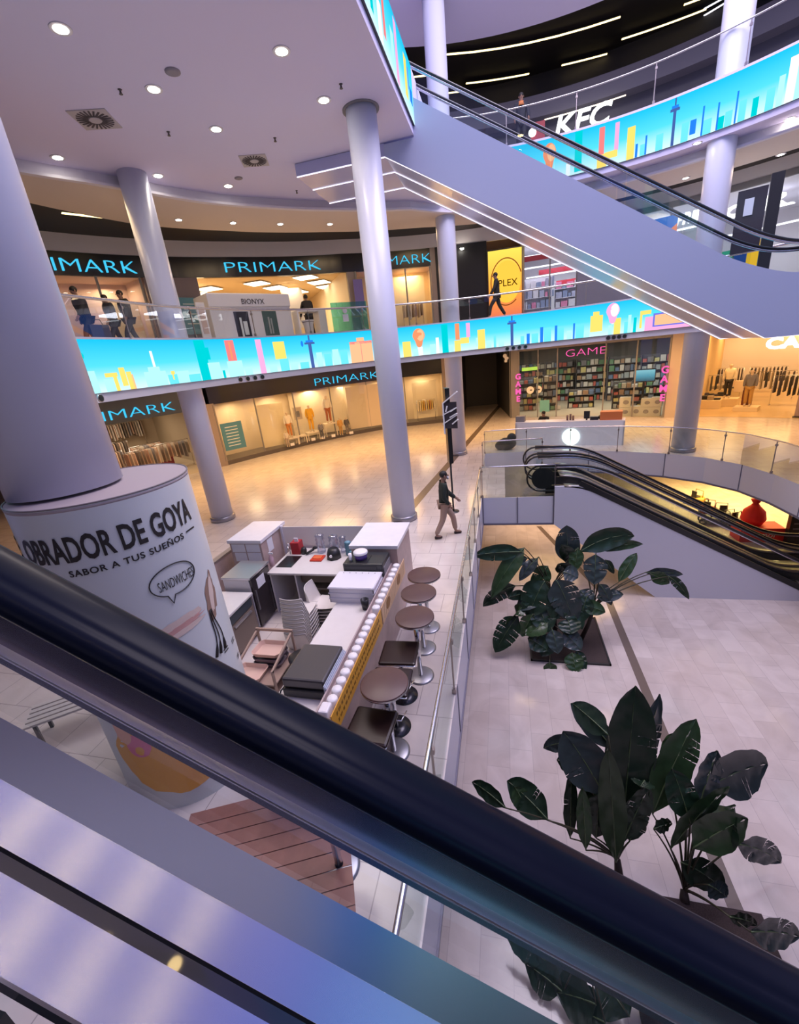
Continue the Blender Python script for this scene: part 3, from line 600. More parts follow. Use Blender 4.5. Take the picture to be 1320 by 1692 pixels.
for i in range(4): t.part('glass_panel', along([(.456,.956),(.456,1.30)], -3.0+i*1.7, -3.0+(i+1)*1.7-.012), ESCGLASS)
t.part('outer_deck', along([(.444,1.20),(.440,1.153),(.380,1.216)]), brushed('outer_steel', (.42,.45,.52), .24))
t.part('inner_deck', along([(.380,1.2165),(.310,1.240)]), BRUSH)
t.part('brush_strip', along([(.310,1.2405),(.308,1.256),(.288,1.262)]), BLKRUB)
t.part('skirt_panel', along([(.288,1.258),(.2,1.282)]), BRUSH); t.part('skirt_edge', along([(.2,1.282),(.196,1.287),(.195,1.332),(.2,1.335)]), CHROME)
mb = MB(); xs = frange(-2.4, 3.2, 14)
st = None
for i in range(14):
    x = -2.4+i*.4; z = 4.5-1.62-.5774*x
    if st is None: st = t.part('step', MB().box(0, .4, -.75, .19, -.23, 0), STEPM, world=False); st.location = (x, -.3, z-2.7)
    else: c = st.copy(); COL.objects.link(c); c.parent = t.o; c.location = (x, -.3, z-2.7)
# ------------------------------------------------------------------ glass balustrades
def balustrade(label, path, z, h, plen, rail_r=.024, gmat=None, seam=None, group=None, inset=.0):
    P = [Vector((x, y, z)) for x, y in path]
    acc = [0]
    for a, b in zip(P, P[1:]): acc.append(acc[-1]+(b-a).length)
    def at(s):
        for i in range(len(P)-1):
            if s <= acc[i+1]+1e-6: return P[i]+(P[i+1]-P[i])*((s-acc[i])/(acc[i+1]-acc[i]))
        return P[-1]
    L = acc[-1]; n = max(1, round(L/plen)); mid = at(L/2)
    t = T('glass_balustrade', label, 'balustrade', mid, 0, group)
    top = [at(q)+Vector((0,0,h)) for q in frange(0, L, max(1, int(L/.35)))]
    t.part('handrail', MB().tube(top, rail_r, 8), STEEL)
    for i in range(n):
        s0, s1 = L*i/n+.015, L*(i+1)/n-.015; k = max(1, int((s1-s0)/.5)); q = [at(s) for s in frange(s0, s1, k)]
        mb = MB()
        d = (q[-1]-q[0]).normalized(); o = Vector((-d.y, d.x, 0))*.006
        for sg in (1,): mb.strip([p for p in q], [p+Vector((0,0,h-.03)) for p in q])
        t.part('glass_panel', mb, gmat or GLASS)
    for i in range(n+1):
        p = at(L*i/n); mb = MB().bar(p, p+Vector((0,0,h-.02)), .022, .022); mb.bar(p+Vector((0,0,h-.16)), p+Vector((0,0,h-.10)), .06, .05); mb.bar(p, p+Vector((0,0,.08)), .06, .05)
        t.part('post', mb, DARKSTEEL)
    return t
balustrade('straight glass balustrade along the tiled walkway beside the bar tables', [(-.74,-2),(-.74,12.95)], 0, 1.0, 1.62)
balustrade('short glass balustrade across the white landing panels by the escalator top', [(-.70,12.93),(1.46,12.93)], 0, 1.0, 2.2)
balustrade('short glass balustrade behind the lower escalator landing', [(-.85,16.75),(1.40,16.75)], 0, 1.0, 2.2)
balustrade('curved glass balustrade above white fascia in front of the games shop', HOLE0[5:16], 0, 1.0, 1.75)
balustrade('curved glass balustrade standing on the first-floor skyline screen', [(OX-R_B,-6),(OX-R_B,9.4)]+arc(R_B+.02, 180, 0, 60), L1, .78, 2.2, .034, gmat=glass('gallery_glass', (.93,.96,.95), .025))
balustrade('curved glass balustrade standing on the top-floor skyline screen', arc(R_B+.02, 108, 0, 40), L2, 1.0, 2.2, gmat=MATS['gallery_glass'])
# dark seams between white fascia panels
m = MB()
P = HOLE0[5:16]; acc = 0
for a, b in zip(P, P[1:]):
    L = math.dist(a, b); acc += L
    if acc > 1.6: acc = 0; m.bar((b[0],b[1],0), (b[0],b[1],-.9), .05, .012)
for x in (-.70, .36, 1.43): m.bar((x,12.925,0), (x,12.925,-.9), .03, .04)
m.bar((-.72,12.92,-.9), (1.45,12.92,-.9), .04, .05)
for i in range(9): m.bar((-.715, 12.9-1.62*i, 0), (-.715, 12.9-1.62*i, -.9), .012, .03)
struct('trim_6', m, mat('edge_profile', (.16,.15,.2), .4))
# ------------------------------------------------------------------ printed drum round the front column
DC = (-3.92, 3.30); DR = .78; DZ = 3.6
def on_drum(mb, az0, z0, off=.006):
    """bend a flat mesh (x right, y up) round the drum; az0 in degrees is where x=0 lands"""
    out = []
    for x, y, z in mb.v:
        a = math.radians(az0)+x/DR; r = DR+off+z; out.append((DC[0]+r*math.cos(a), DC[1]+r*math.sin(a), z0+y))
    mb.v = out; return mb
t = T('advertising_drum', 'tall printed drum with sandwich shop lettering around the large column', 'drum', (DC[0], DC[1], 0))
t.part('shell', MB().lathe((DC[0], DC[1], 0), [(DR, 0), (DR, DZ)], 72, cap=False), mat('drum_print', (.66,.70,.70), .35))
t.part('top_board', MB().lathe((DC[0], DC[1], DZ-.04), [(DR, 0), (DR+.004, .02), (DR-.01, .04)], 72), mat('drum_top', (.42,.36,.38), .7))
t.part('rim', MB().tube([(DC[0]+DR*math.cos(a), DC[1]+DR*math.sin(a), DZ) for a in frange(0, 2*PI, 60)[:-1]], .008, 6, closed=True), mat('drum_rim', (.2,.17,.18), .5))
INK = mat('drum_ink', (.025,.022,.022), .5)
def drum_az(px, py):
    d = ray(px, py); a = d.x*d.x+d.y*d.y; b = 2*(-d.x*DC[0]-d.y*DC[1]); c = DC[0]**2+DC[1]**2-DR*DR; t_ = (-b-math.sqrt(max(0, b*b-4*a*c)))/(2*a); P = EYE+d*t_
    return math.degrees(math.atan2(P.y-DC[1], P.x-DC[0])), P.z
def drum_text(a0, a1, z, txt, size, bold, xs=1.0, spacing=1.0, mtl=INK, name='lettering', dz=0.0):
    mb = text_mb(txt, size, .001, spacing, bold)
    wd = max(v[0] for v in mb.v)-min(v[0] for v in mb.v); arc_ = math.radians(a1-a0)*DR; k = arc_/wd
    mb.v = [(v[0]*k, v[1]+dz*v[0]*k, v[2]) for v in mb.v]; return t.part(name, on_drum(mb, (a0+a1)/2, z), mtl)
drum_text(-106, 13, 3.125, 'OBRADOR DE GOYA', .325, .008, dz=.03); drum_text(-134, -112, 3.09, 'EL', .325, .008)
drum_text(-76, -1, 2.99, 'SABOR A TUS SUEÑOS', .085, .0015, spacing=1.1, dz=.04)
a0, z0 = drum_az(300, 883); a1, z1 = drum_az(322, 868)
t.part('dash', on_drum(MB().box(-.06, .08, -.008, .008, 0, .002), (a0+a1)/2, (z0+z1)/2), INK)
drum_text(-30, -2, 2.60, 'SANDWICHES', .15, -.001)
a0, z0 = drum_az(290, 962); mb = MB(); pts = []
for j in range(40):
    a = 2*PI*j/40; x, y = .235*math.cos(a), .155*math.sin(a)
    if abs(a-1.42*PI) < .09: x, y = -.075, -.235
    pts.append((x, y+.04, .002))
t.part('speech_bubble', on_drum(MB().tube(pts, .006, 5, closed=True), a0, z0), INK)
a0, z0 = drum_az(295, 1035); mb = MB()                          # pale sandwich drawing, then fork and spoon strokes
BREAD = mat('drum_bread', (.72,.58,.50), .6); HAM = mat('drum_ham', (.62,.34,.30), .6); LEAF_P = mat('drum_leaf', (.12,.22,.08), .6); BRN = mat('drum_brown', (.30,.19,.14), .6)
def blobp(cx, cy, rx, ry, n=18, jag=0, rot=0):
    vs = []
    for j in range(n):
        a = 2*PI*j/n; k = 1+jag*random.uniform(-1, 1); x, y = rx*math.cos(a)*k, ry*math.sin(a)*k; vs.append((cx+x*math.cos(rot)-y*math.sin(rot), cy+x*math.sin(rot)+y*math.cos(rot), 0))
    out = [(cx, cy, 0)]; fs = []
    for r_ in range(1, 5): out += [(cx+(v[0]-cx)*r_/4, cy+(v[1]-cy)*r_/4, 0) for v in vs]
    for j in range(n):
        fs.append((0, 1+j, 1+(j+1) % n))
        for r_ in range(3): a, b = 1+r_*n, 1+(r_+1)*n; fs.append((a+j, b+j, b+(j+1) % n, a+(j+1) % n))
    return MB().add(out, fs)
for nm, b_, m_, of in (('sandwich_picture', blobp(0, .02, .30, .06, 24, .12, .12), BREAD, .004), ('sandwich_filling', blobp(.0, -.03, .30, .035, 30, .25, .12), HAM, .006), ('sandwich_bread', blobp(.02, -.08, .30, .03, 24, .1, .12), BREAD, .007), ('leaf_picture', blobp(-.27, .0, .05, .06, 14, .5), LEAF_P, .008)):
    t.part(nm, on_drum(b_, a0, z0, of), m_)
a0, z0 = drum_az(348, 985)
t.part('filled_roll_picture', on_drum(blobp(0, 0, .10, .26, 26, .18, -.25), a0, z0, .004), BRN); t.part('roll_crust', on_drum(blobp(.015, .03, .045, .22, 20, .15, -.25), a0, z0, .006), BREAD)
a0, z0 = drum_az(358, 1040)
for dx, rot in ((-.12, .5), (-.05, .25), (.04, -.05)):
    pts = [(dx+.25*s*math.sin(rot)+.03*math.sin(s*5), -.28+.55*s, .002) for s in frange(0, 1, 8)]
    t.part('cutlery_stroke', on_drum(MB().tube(pts, [.006+.012*(i < 2) for i in range(9)], 5), a0, z0), INK)
for k, (px, py) in enumerate(((383,1055),(392,1080),(372,1070))):
    a0, z0 = drum_az(px, py); t.part('small_lettering', on_drum(MB().box(-.05, .05, -.015, .0, 0, .001).box(-.04, .05, -.05, -.035, 0, .001), a0, z0), INK)
a0, z0 = drum_az(300, 1280); OJ = mat('drum_juice', (.86,.40,.03), .4)
t.part('juice_picture', on_drum(blobp(.02, .38, .60, .62, 44, .04), a0, z0, .004), OJ)
a0, z0 = drum_az(232, 1240); t.part('flower_picture', on_drum(blobp(0, .06, .13, .15, 20, .05), a0, z0, .007), mat('drum_pink', (.80,.20,.30), .5)); t.part('flower_centre', on_drum(blobp(0, .0, .045, .06, 14, .1), a0, z0, .010), OJ)
a0, z0 = drum_az(205, 1215); t.part('fruit_picture', on_drum(blobp(0, .10, .09, .22, 20, .05), a0, z0, .0075), mat('drum_peach', (.85,.45,.28), .5))
# ------------------------------------------------------------------ kiosk: fixed furniture
MARBLE = mat('white_marble', (.78,.76,.80), .22, noise=(5, .07)); WOODP = mat('pale_wood', (.50,.37,.34), .5, noise=(6, .2)); WORK = mat('worktop', (.70,.66,.64), .3, noise=(8, .05)); PAPER = mat('paper', (.80,.79,.84), .6)
FRIDGEW = mat('fridge_white', (.66,.62,.66), .35); STAIN = mat('stainless', (.56,.55,.60), .32, .9); BROWNM = mat('dark_brown', (.06,.04,.035), .35); TAUPE = mat('taupe', (.27,.22,.19), .5)
def cabinet(label, x0, x1, y0, y1, zt, notes, back=False):
    t = T('kiosk_cabinet', label, 'cabinet', ((x0+x1)/2, (y0+y1)/2, 0))
    t.part('body', MB().box(x0+.03, x1-.03, y0+.03, y1-.03, .06, zt-.07), WOODP); t.part('plinth', MB().box(x0+.06, x1-.06, y0+.06, y1-.06, 0, .06), BLKMETAL)
    t.part('marble_top', MB().box(x0, x1, y0, y1, zt-.07, zt), MARBLE, 'white marble top', bevel=.006)
    for q in notes: t.part('paper_notice', MB().box(*q), PAPER)
    return t
lz = 1.4
cabinet('tall wooden cabinet with white marble top and paper notices on its front', -5.42, -4.66, 6.70, 7.72, lz, [(-5.35,-5.06,6.722,6.73,1.14,1.31),(-5.03,-4.73,6.722,6.73,1.14,1.31),(-5.32,-5.06,6.722,6.73,.93,1.12),(-5.03,-4.73,6.722,6.73,.93,1.12),(-4.692,-4.685,6.95,7.15,1.02,1.30)])
cabinet('wooden cabinet with white marble top at the kiosk corner nearest the center column', -2.75, -1.84, 6.48, 7.57, lz, [(-2.60,-2.54,6.50,6.51,1.2,1.28)])
t = T('kiosk_screen', 'low pale panel closing the kiosk back between two marble-topped cabinets', 'panel', (-3.7, 7.5, 0)); t.part('panel', MB().box(-4.62, -2.80, 7.48, 7.50, .1, 1.36), mat('frosted_panel', (.82,.77,.75), .4)); t.part('post', MB().box(-4.65, -4.61, 7.45, 7.53, 0, 1.38), WHITE)
t = T('kiosk_wall', 'wood-clad low wall outside the kiosk left side', 'panel', (-5.7, 6.6, 0)); t.part('cladding', MB().box(-5.78, -5.70, 5.2, 7.75, 0, .98), WOODP); t.part('cap', MB().box(-5.80, -5.68, 5.2, 7.75, .98, 1.01), TAUPE)
# back counter with sink
t = T('back_counter', 'pale back counter with a black sink between the two cabinets', 'counter', (-3.6, 6.85, 0))
t.part('worktop', MB().box(-4.42, -3.99+.0, 6.32, 7.42, .86, .90).box(-4.36+.37, -2.80, 6.32, 7.42, .86, .90), WORK, bevel=.005)
t.part('sink', MB().box(-4.34, -4.04, 6.57, 7.02, .899, .904), mat('sink_black', (.012,.012,.014), .25)); t.part('sink_rim', MB().box(-4.36, -4.02, 6.55, 7.04, .898, .902), BLKMETAL)
t.part('back_board', MB().box(-4.40, -2.82, 7.3, 7.4, .05, .86), TAUPE); t.part('support', MB().box(-3.88, -3.85, 6.36, 7.3, 0, .86), FRIDGEW); t.part('support', MB().box(-4.40, -4.37, 6.36, 7.3, 0, .86), FRIDGEW)
t.part('drawer_front', MB().box(-3.83, -3.05, 6.5, 6.52, .62, .86), mat('dark_taupe', (.10,.075,.06), .4)); t.part('shelf', MB().box(-3.85, -2.9, 6.6, 7.3, .40, .43), TAUPE)
# under-counter fridge
t = T('fridge', 'white under-counter fridge with steel top and dark glass door', 'fridge', (-4.69, 6.1, 0))
t.part('cabinet_shell', MB().box(-4.97, -4.45, 5.78, 6.42, .07, 1.06), FRIDGEW); t.part('steel_top', MB().box(-4.99, -4.40, 5.76, 6.44, 1.06, 1.10), STAIN, bevel=.005)
dr = t.part('door', MB().box(-4.45, -4.41, 5.80, 6.40, .08, 1.04), mat('fridge_door', (.035,.028,.03), .2)); t.part('notice', MB().box(-4.41, -4.404, 5.95, 6.2, .78, .98), PAPER, parent=None); t.part('handle', MB().box(-4.408, -4.395, 5.84, 5.87, .4, .8), STAIN, parent=None)
for x, y in ((-4.92,5.83),(-4.5,5.83),(-4.92,6.37),(-4.5,6.37)): t.part('foot', MB().cyl((x,y,0),(x,y,.07),.025,8), BLKMETAL)
# low counter by the drum
t = T('low_counter', 'low brown-doored counter with white top beside the printed drum', 'counter', (-4.8, 5.3, 0))
t.part('body', MB().box(-5.25, -4.40, 4.95, 5.68, .05, .82), mat('low_brown', (.20,.15,.12), .5)); t.part('worktop', MB().box(-5.28, -4.36, 4.92, 5.70, .82, .86), WORK, bevel=.004)
d_ = t.part('door', MB().box(-4.40, -4.375, 4.98, 5.64, .08, .62), mat('door_brown', (.17,.125,.10), .45)); t.part('handle', MB().box(-4.375, -4.35, 5.05, 5.55, .56, .59), STAIN); t.part('drawer_front', MB().box(-4.40, -4.378, 4.98, 5.64, .65, .80), mat('drawer_teal', (.05,.06,.07), .3))
# front counter run
t = T('front_counter', 'long kiosk serving counter with pale worktop and wood-clad outside', 'counter', (-2.2, 4.8, 0))
t.part('worktop', MB().box(-2.66, -1.96, 3.05, 6.46, .86, .90), WORK, bevel=.004); t.part('cladding', MB().box(-1.95, -1.84, 2.98, 6.46, 0, 1.0), WOODP); t.part('ledge', MB().box(-1.98, -1.80, 2.98, 6.50, 1.0, 1.02), mat('ledge_pink', (.42,.33,.33), .4))
t.part('back_panel', MB().box(-2.64, -2.62, 3.05, 6.4, .05, .86), FRIDGEW); t.part('end_panel', MB().box(-2.66, -1.84, 2.96, 2.99, 0, 1.0), WOODP); t.part('back_upstand', MB().box(-1.985, -1.965, 2.99, 6.46, .90, 1.08), mat('ledge_pink', (.42,.33,.33), .4))
# two long printed panels on the ledge
def menu_panel(label, y0, y1, col, ink, kind):
    t = T('menu_panel', label, 'sign', (-1.76, (y0+y1)/2, .86)); t.part('board', MB().box(-1.765, -1.755, y0, y1, .86, 1.14), mat('panel_'+kind, col, .5))
    im = mat('panel_ink_'+kind, ink, .6)
    if kind == 'yellow':
        mb = MB(); y = y0+.12
        while y < y1-.1:
            w1 = random.uniform(.02, .07)
            for zz, hh in ((1.05,.05),(.95,.045)):
                q = y+(.02 if zz < 1 else 0)
                for j in range(3): mb.box(-1.7549, -1.754, q+j*w1/3, q+j*w1/3+w1/5, zz-hh/2+random.uniform(0,.012), zz+hh/2)
            y += w1+.025
        t.part('faint_lettering', mb, im)
    else:
        for y in (y0+.35, y0+1.05): 
            mb = MB(); mb.add([(-1.753, y+.11*math.cos(2*PI*j/18)*1.1, 1.01+.085*math.sin(2*PI*j/18)) for j in range(18)], [tuple(range(18))]); t.part('food_picture', mb, im)
        mb = MB()
        for j in range(14): mb.bar((-1.754, y0+.1+j*.1, .9), (-1.754, y0+.16+j*.1, 1.1), .004, .004)
        t.part('faint_lettering', mb, mat('panel_ink_cream', (.55,.40,.25), .6))
menu_panel('long yellow printed menu strip along the near half of the kiosk counter', 3.0, 4.92, (.70,.34,.035), (.12,.05,.01), 'yellow')
menu_panel('peach printed strip with food pictures along the far half of the kiosk counter', 4.96, 6.5, (.66,.42,.24), (.28,.12,.03), 'peach')
# row of upturned white cups behind the panels
CUP = mat('white_cup', (.82,.80,.82), .35)
def cup_mb():
    return MB().lathe((0,0,0), [(.066,0),(.068,.006),(.060,.115),(.052,.13),(.0,.13)], 18, cap=False)
first = None
for k, y in enumerate([3.24+.138*i for i in range(12)]+[4.98+.16*i for i in range(9)]):
    g = 'row of upturned white cups on the counter ledge' if k < 12 else 'row of upturned white cups behind the peach strip'
    lab = 'white cup upturned on the ledge behind the yellow menu strip' if k < 12 else 'white cup upturned on the ledge behind the peach picture strip'
    if first is None: first = single('paper_cup', cup_mb(), CUP, lab, 'cup', (-1.84, y, 1.02), g, world=False); o = first
    else:
        o = first.copy(); COL.objects.link(o); o.location = (-1.84, y, 1.02); tag(o, lab, 'cup', g)
single('napkin_holder', MB().box(-1.90, -1.79, 2.99, 3.14, 1.02, 1.20), mat('white_plastic', (.80,.76,.78), .35), 'white box at the near end of the cup row on the kiosk ledge', 'holder', (-1.84, 2.9, 1.02), bevel=.02)
# machines and crates on the serving counter
def rbox(x0, x1, y0, y1, z0, z1, mi=0): return MB().box(x0, x1, y0, y1, z0, z1, mi)
t = T('contact_grill', 'dark grey lidded grill on the near end of the kiosk counter', 'grill', (-2.3, 3.75, .90)); GR = mat('grill_grey', (.060,.055,.06), .30)
t.part('lower_case', rbox(-2.55, -2.02, 3.42, 4.06, .92, 1.02), BLKMETAL, bevel=.01); t.part('lid', rbox(-2.55, -2.02, 3.44, 4.08, 1.03, 1.16), GR, bevel=.025); t.part('handle', MB().tube([(-2.56,3.5,1.0),(-2.60,3.45,.96),(-2.58,3.38,.94)], .01, 6), BLKMETAL)
for x in (-2.5, -2.07):
    for y in (3.48, 4.0): t.part('foot', MB().cyl((x,y,.90),(x,y,.92),.02,8), BLKRUB)
PB = mat('pale_blue_plastic', (.55,.60,.72), .3)
for k in range(3): single('acrylic_sheet', rbox(-2.012+k*.014, -2.006+k*.014, 3.4, 4.05, .90, 1.13-.012*k), PB, ['pale blue plastic sheet leaning beside the grey grill, the one touching it','pale blue plastic sheet in the middle of the three beside the grill','pale blue plastic sheet beside the grill, nearest the cup row'][k], 'sheet', (-2.0+k*.014, 3.7, .90), 'plastic sheets beside the grill')
t = T('oven', 'black table-top oven at the far end of the kiosk counter', 'oven', (-2.33, 6.2, .90)); t.part('case', rbox(-2.70, -1.995, 5.98, 6.46, .93, 1.30), mat('oven_black', (.030,.032,.035), .35), bevel=.02); t.part('front_door', rbox(-2.66, -2.1, 5.972, 5.98, .98, 1.26), BLKMETAL); t.part('side_panel', rbox(-1.995, -1.985, 6.02, 6.42, .98, 1.22), GREY)
for x in (-2.65, -2.05):
    for y in (6.02, 6.42): t.part('foot', MB().cyl((x,y,.90),(x,y,.93),.02,8), BLKRUB)
t = T('round_container', 'white round tub with purple label on the black oven', 'tub', (-2.45, 6.15, 1.30)); t.part('tub', MB().lathe((-2.42, 6.17, 1.30), [(.10,0),(.115,.11)], 20), mat('tub_purple', (.10,.05,.26), .4)); t.part('lid', MB().lathe((-2.42, 6.17, 1.41), [(.125,0),(.125,.03),(.11,.045),(0,.05)], 20, cap=False), CUP)
t = T('small_tray', 'dark tray under a purple tub on the oven', 'tray', (-2.45, 6.13, 1.30)); t.part('tray', rbox(-2.62, -2.27, 6.0, 6.30, 1.30, 1.31), BLKMETAL); t.part('jar', MB().cyl((-2.58,6.08,1.31),(-2.58,6.08,1.44),.03,10), PAPER)
CRATE = mat('white_crate', (.70,.66,.74), .35)
def crate(label, z, lid):
    t = T('bread_crate', label, 'crate', (-2.39, 5.68, z), 0, 'stacked white crates on the kiosk counter')
    mb = MB(); x0, x1, y0, y1 = -2.76, -2.01, 5.42, 5.95
    mb.box(x0+.02, x1-.02, y0+.02, y1-.02, z, z+.012)
    for q in ((x0,x1,y0,y0+.012),(x0,x1,y1-.012,y1),(x0,x0+.012,y0,y1),(x1-.012,x1,y0,y1)): mb.box(*q, z, z+.085)
    t.part('tray', mb, CRATE); t.part('rim', MB().box(x0-.01, x1+.01, y0-.01, y0+.01, z+.072, z+.088).box(x0-.01, x1+.01, y1-.01, y1+.01, z+.072, z+.088).box(x0-.01, x0+.01, y0, y1, z+.072, z+.088).box(x1-.01, x1+.01, y0, y1, z+.072, z+.088), CRATE)
    if lid:
        t.part('lid', MB().box(x0+.0, x1-.0, y0+.0, y1-.0, z+.085, z+.10), mat('crate_lid', (.76,.74,.80), .3), bevel=.008)
        for k in range(6): t.part('stud', MB().cyl((x0+.1+k*.11, y1-.06, z+.10),(x0+.1+k*.11, y1-.06, z+.106),.008,6), GREY)
for k, lab in enumerate(('white plastic crate at the bottom of the stack on the counter','white plastic crate second from the bottom of the counter stack','lidded white plastic crate on top of the counter stack')): crate(lab, .90+.09*k, k == 2)
single('black_tub', MB().lathe((-2.12, 5.28, .90), [(.05,0),(.065,.17),(.055,.17),(.05,.02),(0,.02)], 12), BLKMETAL, 'small black tub tucked beside the white crate stack', 'tub', (-2.12, 5.28, .90))
# things on the back counter
t = T('soap_box', 'red box with a white card sticking out on the back counter', 'box', (-4.18, 7.2, .90)); t.part('box', rbox(-4.28, -4.09, 7.1, 7.30, .90, 1.16), mat('red_box', (.42,.02,.03), .4), bevel=.01); t.part('card', rbox(-4.2, -4.12, 7.16, 7.18, 1.1, 1.24), PAPER)
def cup_stack(label, x, y, h, r, m_, nm='cup_stack'):
    return single(nm, MB().lathe((x, y, .90), [(r*.8,0)]+[(r*(.8+.2*(i % 2)), h*i/10) for i in range(1, 10)]+[(r*.6, h*.97), (0, h)], 16), m_, label, 'cups', (x, y, .90))
CLEAR = glass('clear_plastic', (.82,.84,.92), .14)
cup_stack('tall stack of clear plastic cups on the back counter', -3.66, 7.22, .42, .095, CLEAR); cup_stack('clear plastic blender jug left of the blue cups', -3.36, 7.2, .40, .10, CLEAR, 'clear_jug'); cup_stack('clear plastic jug nearest the blue cups', -3.18, 7.24, .36, .075, CLEAR, 'clear_jug')
t = T('blender_base', 'black blender base in front of the clear jugs', 'blender', (-3.3, 6.98, .90)); t.part('housing', MB().lathe((-3.30, 6.98, .90), [(.15,0),(.14,.10),(.10,.2),(0,.2)], 8), BLKMETAL); t.part('dial', MB().cyl((-3.30,6.83,1.0),(-3.30,6.85,1.0),.03,10), STEEL)
t = T('kitchen_scale', 'red flat scale in front of the cup stack', 'scale', (-3.62, 6.92, .90)); t.part('base', rbox(-3.75, -3.50, 6.80, 7.04, .90, .93), mat('scale_red', (.62,.05,.02), .3), bevel=.01); t.part('plate', rbox(-3.71, -3.54, 6.86, 7.0, .93, .94), mat('scale_orange', (.75,.16,.05), .2))
BLUEC = mat('blue_cup', (.14,.30,.40), .35)
cup_stack('pale blue beaker stack beside the corner cabinet', -3.03, 7.12, .30, .07, BLUEC); cup_stack('short pale blue beaker stack next to the corner cabinet', -2.9, 6.95, .16, .06, BLUEC)
t = T('spray_bottle', 'pink spray bottle beside the black sink', 'bottle', (-4.50, 6.55, .90)); t.part('bottle', MB().lathe((-4.46, 6.62, .90), [(.05,0),(.05,.16),(.02,.22),(.02,.25)], 12), mat('pink_bottle', (.55,.36,.42), .3)); t.part('trigger', rbox(-4.49, -4.40, 6.61, 6.63, 1.15, 1.18), PAPER)
t = T('tap', 'small steel tap behind the black sink', 'tap', (-4.3, 7.12, .90)); t.part('spout', MB().tube([(-4.32,7.12,.90),(-4.32,7.12,1.08),(-4.30,7.05,1.12),(-4.27,6.98,1.08)], .014, 8), CHROME); t.part('lever', MB().tube([(-4.32,7.12,1.08),(-4.36,7.16,1.14)], .009, 6), CHROME)
t = T('hand_scanner', 'black handheld scanner lying on the back counter', 'scanner', (-3.9, 7.15, .90)); t.part('grip', MB().tube([(-3.95,7.08,.92),(-3.82,7.2,.98)], [.025,.03], 8), BLKMETAL); t.part('head', MB().ell((-3.8,7.22,1.0), (.05,.04,.035)), BLKMETAL)
single('coffee_grinder', MB().lathe((-4.02,7.15,.90), [(.06,0),(.06,.09),(.04,.14),(0,.14)], 12), BLKMETAL, 'small black pot beside the red box', 'pot', (-4.02,7.15,.90))
# stacked white shell chairs
CH = mat('white_shell', (.74,.69,.66), .4)
def shell_mesh():
    mb = MB(); nx, ny = 9, 12; vs = []
    for j in range(ny+1):
        s_ = j/ny
        for i in range(nx+1):
            u = (i/nx-.5)*2
            if s_ < .5: y = -.20+.42*s_*2; z = .44-.02*math.sin(PI*s_*2)+.03*u*u; wd = .22
            else: q = (s_-.5)*2; y = .22+.10*q; z = .44+.40*q; wd = .22-.03*q; y -= .05*u*u
            vs.append((u*wd, y, z))
    fs = [(j*(nx+1)+i, j*(nx+1)+i+1, (j+1)*(nx+1)+i+1, (j+1)*(nx+1)+i) for j in range(ny) for i in range(nx)]
    n = len(vs); mb.add(vs+[(x, y+.012, z-.014) for x, y, z in vs], fs+[tuple(n+i for i in f[::-1]) for f in fs], 0, True)
    rim = [(nx+1)*j for j in range(ny+1)]+[ny*(nx+1)+i for i in range(1, nx+1)]+[(nx+1)*j+nx for j in range(ny-1, -1, -1)]+[i for i in range(nx-1, 0, -1)]
    mb.tube([vs[i] for i in rim], .008, 5, closed=True); return mb
def chair_proto(label, group):
    t = T('chair_shell', label, 'chair', (0,0,0), 0, group); mb = shell_mesh(); mb.v = [(x, y, (z-.40)*.92) for x, y, z in mb.v]; t.part('seat_shell', mb, CH, world=False)
    t.part('mounting_plate', MB().box(-.12, .12, -.1, .12, .0, .014), BLKMETAL, world=False)
    return t.o
ORD = ['lowest','second','third','fourth','fifth','sixth','seventh','eighth','ninth','topmost']
c0 = chair_proto('white plastic chair shell, lowest in the stack facing away inside the kiosk', 'white chair shells stacked in the kiosk'); c0.location = (-3.42, 5.50, 0); c0.rotation_euler = (0,0,math.radians(182))
for k in range(1, 10):
    c = copy_tree(c0); c.location = (-3.42+.002*k, 5.50+.008*k, .068*k); c['label'] = 'white plastic chair shell, %s in the stack facing away inside the kiosk' % ORD[k]
for k in range(8):
    c = copy_tree(c0); c.location = (-3.14, 6.02-.004*k, .068*k); c.rotation_euler = (0,0,math.radians(95)); c['label'] = 'white plastic chair shell, %s in the sideways stack by the counter drawer' % ORD[k]; c['group'] = 'white chair shells in the sideways stack'
# peach trays on a small rack, round stool
PEACH = mat('peach_tray', (.66,.44,.36), .4); GT = mat('grey_tray', (.16,.12,.14), .4)
def tray(label, x, y, z, m_, w_=.46, d_=.34, h_=.07):
    mb = MB(); prof = [(1,1)]; 
    outer = [(sx*w_/2*q, sy*d_/2*p) for sx, sy, q, p in ((-1,-1,1,.75),(-1,-1,.8,1),(1,-1,.8,1),(1,-1,1,.75),(1,1,1,.75),(1,1,.8,1),(-1,1,.8,1),(-1,1,1,.75))]
    n = 8; R_ = [[(x+a*k, y+b*k, z+zz) for a, b in outer] for k, zz in ((.86,0),(1,h_),(.96,h_),(.83,.012))]
    vs = [v for r_ in R_ for v in r_]; fs = [(i*n+j, i*n+(j+1) % n, (i+1)*n+(j+1) % n, (i+1)*n+j) for i in range(3) for j in range(n)]+[tuple(range(n))[::-1], tuple(range(3*n, 4*n))]
    return single('food_tray', MB().add(vs, fs), m_, label, 'tray', (x, y, z), 'trays on the small kiosk rack')
t = T('tray_rack', 'low wooden rack holding peach trays inside the kiosk', 'rack', (-3.45, 4.45, 0)); WR = mat('rack_wood', (.35,.24,.19), .5)
for x in (-3.74, -3.16): t.part('post', MB().box(x-.015, x+.015, 4.76, 4.79, 0, .80), WR); t.part('post', MB().box(x-.015, x+.015, 4.10, 4.13, 0, .62), WR); t.part('side_rail', MB().bar((x,4.78,.78),(x,4.10,.60),.03,.03), WR)
